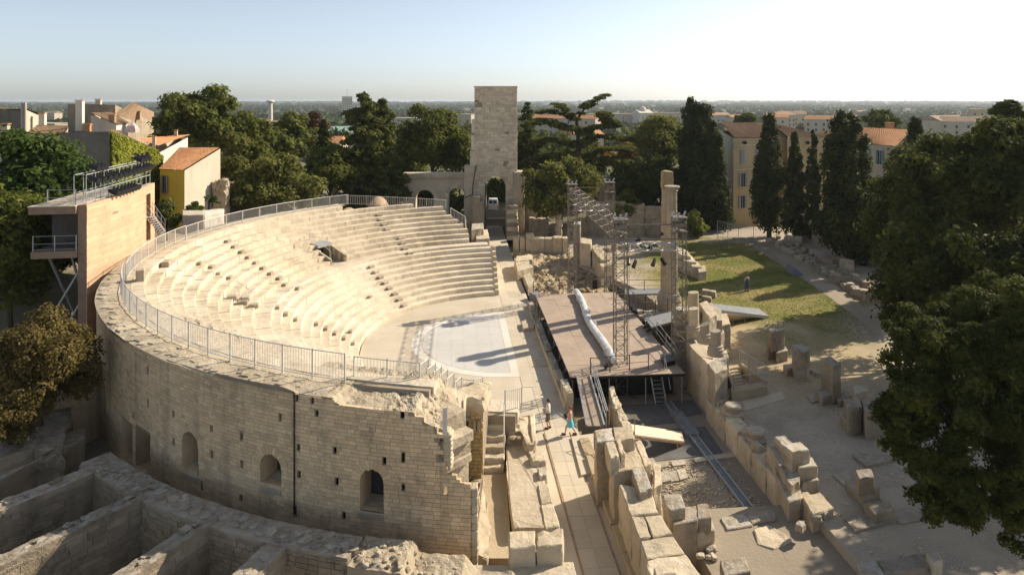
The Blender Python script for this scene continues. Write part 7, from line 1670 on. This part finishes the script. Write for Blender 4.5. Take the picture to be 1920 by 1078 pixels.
# ---- cedar with flat tiers
def cedar(label, u, vb, Y, seed):
    rs = np.random.RandomState(seed); b = PY(u, vb, Y); b.z = 0; t = thing('cedar_tree', label, 'tree', None, tuple(b)); mb = MB(); cs, rr = [], []
    g = lambda uu, vv: Vector(((uu - u) * Y / F, 0, H - (vv - V0) * Y / F))
    limb(mb, [Vector((0, 0, -.2)), g(1086, 330), g(1084, 250), g(1081, 225)], .55, .28, 9)
    limbs = [[(1081, 226), (1095, 205), (1110, 192), (1132, 178)], [(1081, 226), (1062, 212), (1048, 198), (1044, 196)], [(1082, 226), (1050, 214), (1030, 208), (1008, 212)], [(1084, 245), (1050, 236), (1015, 225), (1000, 232)], [(1084, 255), (1110, 240), (1150, 236), (1125, 212)],
             [(1085, 275), (1040, 262), (1010, 266), (1000, 280)], [(1085, 270), (1120, 256), (1160, 258), (1178, 262)], [(1085, 290), (1050, 290), (1015, 294), (990, 310)], [(1085, 295), (1125, 282), (1165, 280), (1185, 284)], [(1085, 312), (1040, 312), (1005, 318), (985, 322)], [(1086, 315), (1120, 306), (1150, 300), (1172, 306)]]
    for li, lb in enumerate(limbs):
        pts = [g(*q) for q in lb]
        for i, q in enumerate(pts[1:]): q.y = (li % 3 - 1) * 2.2 * (i + 1) / 3 + rs.uniform(-.3, .3)
        limb(mb, pts, .2 if li < 4 else .14, .05, 6)
        dens = 7 if li > 2 else 4
        for i in range(3):
            for k in range(dens):
                if li == 0 and i < 1 and k % 2: continue
                p = pts[i].lerp(pts[i + 1], (k + rs.uniform(0, .9)) / dens); s = rs.uniform(.5, 1.2) * (1 if li > 2 else .65)
                cs.append((p.x + rs.uniform(-.5, .5), p.y + rs.uniform(-1.2, 1.2), p.z + .05)); rr.append((s * 1.6, s * 1.4, s * .36))
    p, nr = clump_pts(np.array(cs), np.array(rr), 36000, rs); link('crown', leaf_mesh(p, nr, .30, rs, 2.2), G_CED, t); build(mb, 'trunk', M_BARK, t)
cedar('tall flat-tiered cedar with a bare limb reaching up to the right', 1086, 400, 118, 23)
broad('rounded grey-green tree in front of the arcade right of the tower', 1052, 358, 92, 66, 58, G_OLIVE, 24000, .28, 24, zb=0.2, cden=1.5)
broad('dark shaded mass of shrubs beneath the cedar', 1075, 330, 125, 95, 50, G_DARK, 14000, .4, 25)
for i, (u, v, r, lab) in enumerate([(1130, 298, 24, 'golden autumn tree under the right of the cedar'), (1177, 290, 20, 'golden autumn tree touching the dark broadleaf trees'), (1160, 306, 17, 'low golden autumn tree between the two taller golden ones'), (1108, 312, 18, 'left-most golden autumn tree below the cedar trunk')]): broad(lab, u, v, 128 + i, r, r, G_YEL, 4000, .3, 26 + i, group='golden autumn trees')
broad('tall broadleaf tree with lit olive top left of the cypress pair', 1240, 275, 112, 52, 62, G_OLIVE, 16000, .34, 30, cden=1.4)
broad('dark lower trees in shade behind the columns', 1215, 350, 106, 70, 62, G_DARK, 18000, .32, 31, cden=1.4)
cypress('tall broad double-topped cypress behind the columns', 1306, 182, 425, 104, 46, 27000, .30, 40, tips=2, zb=0.3, fullness=.55)
cypress('dark cypress filling the gap right of the double-topped one', 1335, 228, 430, 101, 34, 16000, .28, 41, zb=0.3)
broad('small green shrub at the far end of the lawn', 1302, 424, 96, 26, 28, G_MID, 6000, .22, 42, zb=0.5, name='bush', cat='bush')
broad('leafy shrub behind the far right truss tower', 1170, 386, 98, 32, 26, G_MID, 6500, .25, 43, zb=0.3, name='bush', cat='bush')
cypress('slim cypress in front of the cream-yellow house', 1442, 212, 452, 95, 34, 16000, .26, 44, zb=TZ)
cypress('short crooked cypress right of the slim one', 1490, 246, 452, 93, 22, 9000, .26, 45, zb=TZ)
cypress('thin ragged cypress before the cream-yellow wing', 1524, 240, 458, 92, 20, 8000, .26, 46, zb=TZ)
cypress('large bulky cypress in front of the red-roofed house', 1588, 200, 492, 80, 56, 32000, .26, 47, zb=TZ, tips=2, fullness=.62)
cypress('cypress rising from the right-hand tree mass', 1716, 220, 440, 78, 36, 16000, .24, 48)
broad('small rounded green tree on the skyline behind the red roof', 1652, 228, 140, 34, 20, G_LIME, 5000, .4, 49)
broad('tree beyond the cream-yellow wing roof', 1400, 228, 190, 26, 14, G_LIME, 3500, .5, 50)
conifer('dark conifer on the skyline at the right picture edge', 1890, 188, 300, 74, 42, 12000, .26, 51, G_DARK, .1, layers=18, bare=.3, top_w=.25)
# ---- right-hand mass
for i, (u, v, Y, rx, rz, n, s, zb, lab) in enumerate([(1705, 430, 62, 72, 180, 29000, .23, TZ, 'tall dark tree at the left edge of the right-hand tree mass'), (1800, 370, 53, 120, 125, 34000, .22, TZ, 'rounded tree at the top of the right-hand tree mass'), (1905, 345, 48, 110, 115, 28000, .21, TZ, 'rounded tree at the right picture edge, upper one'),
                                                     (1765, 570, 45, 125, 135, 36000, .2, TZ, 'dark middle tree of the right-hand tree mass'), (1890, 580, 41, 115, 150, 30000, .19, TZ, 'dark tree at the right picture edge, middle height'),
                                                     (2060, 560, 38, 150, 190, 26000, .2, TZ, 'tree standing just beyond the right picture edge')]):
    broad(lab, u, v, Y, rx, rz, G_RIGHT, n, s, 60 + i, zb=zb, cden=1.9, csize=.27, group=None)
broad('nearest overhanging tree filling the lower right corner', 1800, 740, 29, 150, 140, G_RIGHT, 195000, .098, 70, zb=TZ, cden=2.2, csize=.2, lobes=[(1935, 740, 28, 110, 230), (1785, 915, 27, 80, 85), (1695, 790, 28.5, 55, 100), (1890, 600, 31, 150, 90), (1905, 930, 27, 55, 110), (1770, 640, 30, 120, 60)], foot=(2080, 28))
# creeper on the house wall, palm and shrubs by the yellow house
rs = np.random.RandomState(80); n = 24000; f_, h_ = rs.uniform(0, 1, n), rs.uniform(0, 1, n)
x = B1[0] + (B2[0] - B1[0]) * f_; yv = B1[1] + (B2[1] - B1[1]) * f_; zt_ = zz(247, 69) + (zz(286, 80) - zz(247, 69)) * f_; z = 7 + (zt_ - 7) * h_
keep = np.array([noise.noise(Vector((a * .5, b * .5 + c * .3, c * .7))) > -.32 for a, b, c in zip(x, yv, z)])
wn = np.array([B2[1] - B1[1], -(B2[0] - B1[0]), 0]); wn = wn / np.linalg.norm(wn); pos = np.stack([x, yv, z], 1)[keep] + wn * rs.uniform(.03, .35, (keep.sum(), 1))
vine = link('creeper', leaf_mesh(pos, wn + rs.normal(size=pos.shape) * .5 + np.array([0, 0, .3]), .22, rs, 1.2, 'creeper'), leafmat('creeper_foliage', (.24, .27, .03), (.44, .42, .055)), None, 'bright yellow-green creeper covering the sunlit wall of the grey house', 'creeper')
pm = thing('palm_tree', 'small spiky palm in front of the yellow house', 'tree', loc=tuple(PY(393, 408, 70))); rs = np.random.RandomState(81); cs = []; nr = []
for i in range(26):
    a, e = rs.uniform(0, 6.28), rs.uniform(-.2, 1.3)
    for q in np.linspace(.15, 1.0, 16): cs.append((q * math.cos(a) * math.cos(e), q * math.sin(a) * math.cos(e), 1.6 + q * math.sin(e) - .3 * q * q)); nr.append((-math.sin(a), math.cos(a), .6))
link('crown', leaf_mesh(np.array(cs), np.array(nr), .13, rs, 2.2), G_FIG, pm); mb = MB(); limb(mb, [Vector((0, 0, -.3)), Vector((0, 0, 1.6))], .18, .15); build(mb, 'trunk', M_BARK, pm)
broad('green shrub left of the palm below the yellow house', 365, 396, 68, 16, 14, G_LIME, 3500, .16, 82, zb=7, name='bush', cat='bush')
broad('shrub covering the bank under the booth stair', 312, 405, 64, 24, 26, G_OLIVE, 6000, .17, 83, zb=6, name='bush', cat='bush')
ro = thing('rock_pinnacle', 'leaning rough stone buttress at the corner of the yellow house', 'rock'); q = PY(415, 395, 78); block('rock', [(q.x - 1, q.y - .8), (q.x + 1, q.y - .8), (q.x + .9, q.y + .8), (q.x - .9, q.y + .8)], 5.5, 10.5, M_RUB, ro, seed=9, amp=.3, cuts=4)
bpy.data.objects[ro.children[0].name].scale = (.8, .8, 1)

# ================================================================== middle distance: trees and houses beyond
protos = []
for i, (mt, k, n) in enumerate([(G_MID, 14, 1300), (G_OLIVE, 12, 1200), (G_DARK, 14, 1300), (G_LIME, 12, 1100)]):
    rs = np.random.RandomState(200 + i); d = rs.normal(size=(k, 3)); d /= np.linalg.norm(d, axis=1, keepdims=True)
    cs = np.array([0, 0, 1.15]) + d * np.array([.75, .75, .62]) * rs.uniform(.4, .95, (k, 1)); rr = np.stack([rs.uniform(.25, .45, k)] * 3, 1); cs[:, 2] = np.maximum(cs[:, 2], .35)
    p, nr = clump_pts(cs, rr, n, rs); cm = leaf_mesh(p, nr, .12, rs); cm.materials.append(mt); mb = MB(); limb(mb, [Vector((0, 0, -.1)), Vector((0, 0, 1.1))], .07, .03); tm = mb.mesh('trunk'); tm.materials.append(M_BARK); protos.append((cm, tm))
rng = random.Random(300)
labs = ['mid green tree in the belt between the theatre and the distant town', 'grey-green tree in the belt between the theatre and the distant town', 'dark green tree in the belt between the theatre and the distant town', 'yellow-green tree in the belt between the theatre and the distant town']
for i in range(240):
    Y = rng.uniform(150, 520); u = rng.uniform(-60, 1980); x = (u - CX) * Y / F
    if 380 < u < 760 and Y < 190: continue
    k = rng.choices(range(4), [4, 3, 3, 2])[0]; s = rng.uniform(3.6, 6.5) if Y > 200 else rng.uniform(4, 6); zb = float(ground_z(x, Y)) - .3
    t = thing('broadleaf_tree', labs[k], 'tree', 'trees between the theatre and the town, kind %d' % (k + 1), (x, Y, zb)); t.rotation_euler.z = rng.uniform(0, 6); t.scale = (s, s, s * rng.uniform(.85, 1.3))
    link('crown', protos[k][0], None, t); link('trunk', protos[k][1], None, t)
def far_house(u, v, Y, w_, d, h, wm, rm, lab, grp=None, rz=None, name='distant_house', flat=False, nw=3):
    q = PY(u, v, Y); zb = float(ground_z(q.x, q.y)); t = thing(name, lab, 'building', grp, (q.x, q.y, zb)); rz = rng.uniform(-.6, .6) if rz is None else rz; t.rotation_euler.z = rz
    zt = q.z - zb if h is None else h
    build(MB().box((0, 0, zt / 2), (w_, d, zt)), 'wall', wm, t)
    if not flat: build(MB().add([(-w_ / 2 - .3, -d / 2 - .3, zt), (w_ / 2 + .3, -d / 2 - .3, zt), (w_ / 2 + .3, d / 2 + .3, zt), (-w_ / 2 - .3, d / 2 + .3, zt), (-w_ / 2, 0, zt + d * .22), (w_ / 2, 0, zt + d * .22)], [(0, 1, 5, 4), (2, 3, 4, 5), (1, 2, 5), (3, 0, 4), (3, 2, 1, 0)]), 'roof', rm, t)
    else: build(MB().box((0, 0, zt + .2), (w_ + .4, d + .4, .4)), 'parapet', wm, t)
    for i in range(nw):
        for fl in range(max(1, int(zt / 3.2))):
            build(MB().box((-w_ / 2 + w_ * (i + .5) / nw, -d / 2 - .03, 1.6 + 3.0 * fl), (1.0, .1, 1.4)), 'window', M_GLASS, t)
    return t
far_house(651, 182, 900, 13, 13, None, M_PL_W, None, 'white tower block with a mast on the skyline', rz=.25, name='tower_block', flat=True, nw=5)
q = PY(651, 182, 900); mst = thing('roof_mast', 'thin mast on the roof of the white tower block', 'mast', loc=(q.x, q.y, q.z)); build(MB().tube((0, 0, 0), (0, 0, 10), .35, 6), 'pole', M_STEEL, mst)
q = PY(507, 228, 520); tw_ = thing('water_tower', 'slender pale concrete tower with a wider head left of the tower block', 'tower', loc=(q.x, q.y, -7)); zt = H - (188 - V0) * 520 / F + 7
build(MB().lathe([(1.9, 0), (1.5, zt - 3), (1.5, zt)], (0, 0, 0), 14), 'shaft', M_PL_W, tw_); build(MB().lathe([(1.6, zt - 2.2), (3.0, zt - 1.5), (3.0, zt - .6), (1.8, zt)], (0, 0, 0), 14), 'head', M_PL_W, tw_)
hs_ = [(90, 232, 400, 30, 10, 1, 'long white shed with dark openings behind the left roofs'), (100, 212, 800, 16, 10, 0, 'small white house far left on the plain'), (20, 226, 420, 12, 10, 0, 'cream house behind the left edge roofs'), (620, 248, 260, 24, 10, 2, 'green-roofed hall in the trees left of the twin conifers'), (600, 268, 200, 14, 9, 3, 'orange-roofed house below the green-roofed hall'), (575, 272, 205, 12, 9, 3, 'orange-roofed cottage left of the orange-roofed house'),
       (480, 228, 430, 18, 9, 0, 'white house below the slender concrete tower'), (530, 232, 430, 14, 9, 0, 'white house right of the slender concrete tower'), (760, 222, 480, 30, 10, 1, 'white blocks between the conifers and the oak'), (860, 215, 560, 26, 10, 1, 'white block seen left of the stone tower'),
       (1055, 222, 420, 46, 10, 3, 'long pink-roofed building behind the cedar'), (1150, 214, 650, 60, 14, 1, 'long white hall on the plain right of the cedar'), (1205, 212, 640, 14, 14, 4, 'white domed chapel-like building at the end of the long hall'), (1240, 212, 680, 40, 12, 1, 'low white sheds right of the domed building'), (1095, 252, 260, 12, 9, 3, 'red-roofed house below the cedar limb'), (1345, 216, 560, 18, 10, 0, 'white house above the cream-yellow roof'), (1380, 220, 520, 14, 9, 3, 'red-roofed house above the cream-yellow roof'),
       (1465, 216, 460, 16, 10, 0, 'white house left of the bulky cypress on the plain'), (1485, 214, 480, 18, 10, 0, 'pale house touching the bulky cypress'), (1455, 220, 430, 14, 9, 3, 'red-roofed house low in front of the white ones'), (1540, 224, 380, 16, 10, 3, 'brown-roofed house left of the bulky cypress'), (1770, 226, 360, 24, 12, 0, 'white gabled apartment block right of the rising cypress'), (1805, 228, 350, 20, 12, 0, 'second white gabled apartment block'), (1845, 206, 520, 18, 12, 5, 'pinkish high block on the right skyline'), (1870, 226, 380, 18, 10, 0, 'white house at the right behind the skyline conifer')]
for i, (u, v, Y, w_, d, kd, lab) in enumerate(hs_):
    wm = [M_PL_P, M_PL_P, M_PL_P, M_PL_P, M_PL_W, M_PL_C][kd]; rm = [M_TILET, M_PL_W, plain('green_sheet_roof', (.25, .38, .33), .6) if kd == 2 else None, M_TILE, M_PL_W, None][kd]
    t = far_house(u, v, Y, w_, d, None, wm, rm, lab, flat=kd in (1, 5), nw=4 if w_ > 15 else 2)
    if kd == 4: zt = PY(u, v, Y).z + 7; build(MB().lathe([(4, zt + 1), (3.6, zt + 3), (2, zt + 5.4), (.1, zt + 6.4)], (0, 0, 0), 16), 'dome', M_PL_W, t)
for i in range(12):
    Y = rng.uniform(450, 1500); u = rng.uniform(0, 1920); k = rng.random() < .5; x = (u - CX) * Y / F
    far_house(u, 190 + 1280 * (H + 7 - rng.uniform(5, 9)) / Y, Y, rng.uniform(10, 26), rng.uniform(8, 11), None, M_PL_W if k else M_PL_P, M_TILE if rng.random() < .6 else M_TILET, 'small white-walled house scattered on the distant plain' if k else 'small buff-walled house scattered on the distant plain', 'white houses on the plain' if k else 'buff houses on the plain', nw=2)
# ---- distant woodland, one mass
rs = np.random.RandomState(9); P_, N_, S_ = [], [], []
k = 5200; Yd = 380 * np.exp(rs.uniform(0, 1, k) * math.log(9500 / 380)); ud = rs.uniform(-80, 2000, k); xd = (ud - CX) * Yd / F; zd = ground_z(xd, Yd)
dens = np.array([noise.noise(Vector((a / 160, b / 260, 0))) for a, b in zip(xd, Yd)]) + .25
ok = (dens > 0) | (Yd > 1800); xd, Yd, zd = xd[ok], Yd[ok], zd[ok]; k = len(xd)
rr = rs.uniform(4.5, 8.5, k) * np.clip(Yd / 1500, 1, 3.2); m_ = 20
d = rs.normal(size=(k, m_, 3)); d /= np.linalg.norm(d, axis=2, keepdims=True); d[..., 2] = np.abs(d[..., 2]) * .95 - .1
sq = np.stack([rr * 1.5, rr * 1.5, np.minimum(rr, 9) * 1.15], 1)
pos = (np.stack([xd, Yd, zd + 1.0], 1)[:, None, :] + d * sq[:, None, :] * rs.uniform(.7, 1.05, (k, m_, 1))).reshape(-1, 3)
siz = np.repeat(rr * .85, m_)[:, None]
me = leaf_mesh(pos, (d + rs.normal(size=d.shape) * .35).reshape(-1, 3), siz, rs, 1.2, 'distant_woodland')
link('distant_woodland', me, G_OLIVE if False else leafmat('far_foliage', (.05, .068, .022), (.115, .13, .042), .2), label='far woodland spreading over the plain to the horizon', cat='woodland', kind='stuff')
# ---- shrub belt closing the view under the trees behind the seating
for i in range(16):
    u = 440 + i * 30 if i < 14 else 1190 + (i - 14) * 60; Y = 118 + (i % 3) * 7; s = 3.2 + (i % 4) * .5; x = (u - CX) * Y / F
    t = thing('bush', ORD[i] + ' dark shrub from the left in the belt under the trees behind the seating', 'bush', 'shrub belt behind the seating', (x, Y, float(ground_z(x, Y)) - .4)); t.scale = (s, s, s * .8); t.rotation_euler.z = i
    link('crown', protos[(i * 2) % 3][0], None, t)
# ---- short grass on the lawn and pebbles on the terrace
rs = np.random.RandomState(5); n = 55000; x = 25 + rs.uniform(-13, 13, n); yv = 75 + rs.uniform(-23, 23, n)
e = np.hypot((x - 25) / 12, (yv - 75) / 22) + .5 * np.array([noise.noise(Vector((a * .22, b * .22, 1))) for a, b in zip(x, yv)])
qa, qb = P(1440, 460, TZ), P(1625, 596, TZ); left = (x - qa.x) * (qb.y - qa.y) - (yv - qa.y) * (qb.x - qa.x)
ok = (e < .9 + rs.normal(size=n) * .12) & (left > 25); x, yv = x[ok], yv[ok]
g = rs.normal(size=(len(x), 3)) * .6; g[:, 2] += .8
link('lawn_grass', leaf_mesh(np.stack([x, yv, np.full(len(x), TZ + .02)], 1), g, .055, rs, 1.8, 'lawn_grass'), leafmat('lawn_blades', (.15, .155, .035), (.26, .225, .07), .3), label='short dry grass of the lawn behind the stage wall', cat='grass', kind='stuff')
pb = MB(); rng = random.Random(17)
for i in range(2600):
    a, b = rng.uniform(-30, -2), 11 + abs(rng.gauss(0, 5)); s = rng.uniform(.015, .05) * (1 + (rng.random() < .05)); q = L(a, b)
    if b > 11: pb.box((q.x, q.y, TZ + s * .3), (s * 1.7, s * 1.2, s), rng.uniform(0, 3))
build(pb, 'pebbles', M_PAVE, label='scattered pebbles on the earth of the terrace', cat='gravel', kind='stuff')
# ================================================================== haze
m = bpy.data.materials.new('haze_air'); m.use_nodes = True; nt = m.node_tree; nt.nodes.remove(nt.nodes['Principled BSDF'])
pv = nt.nodes.new('ShaderNodeVolumePrincipled'); pv.inputs['Color'].default_value = (.80, .88, .95, 1); pv.inputs['Density'].default_value = .00010; pv.inputs['Anisotropy'].default_value = .3
nt.links.new(pv.outputs[0], nt.nodes['Material Output'].inputs['Volume'])
link('haze', MB().box((0, 8000, 12), (34000, 20000, 46)).mesh('haze'), m, label='thin pale haze over the plain', cat='haze', kind='stuff')
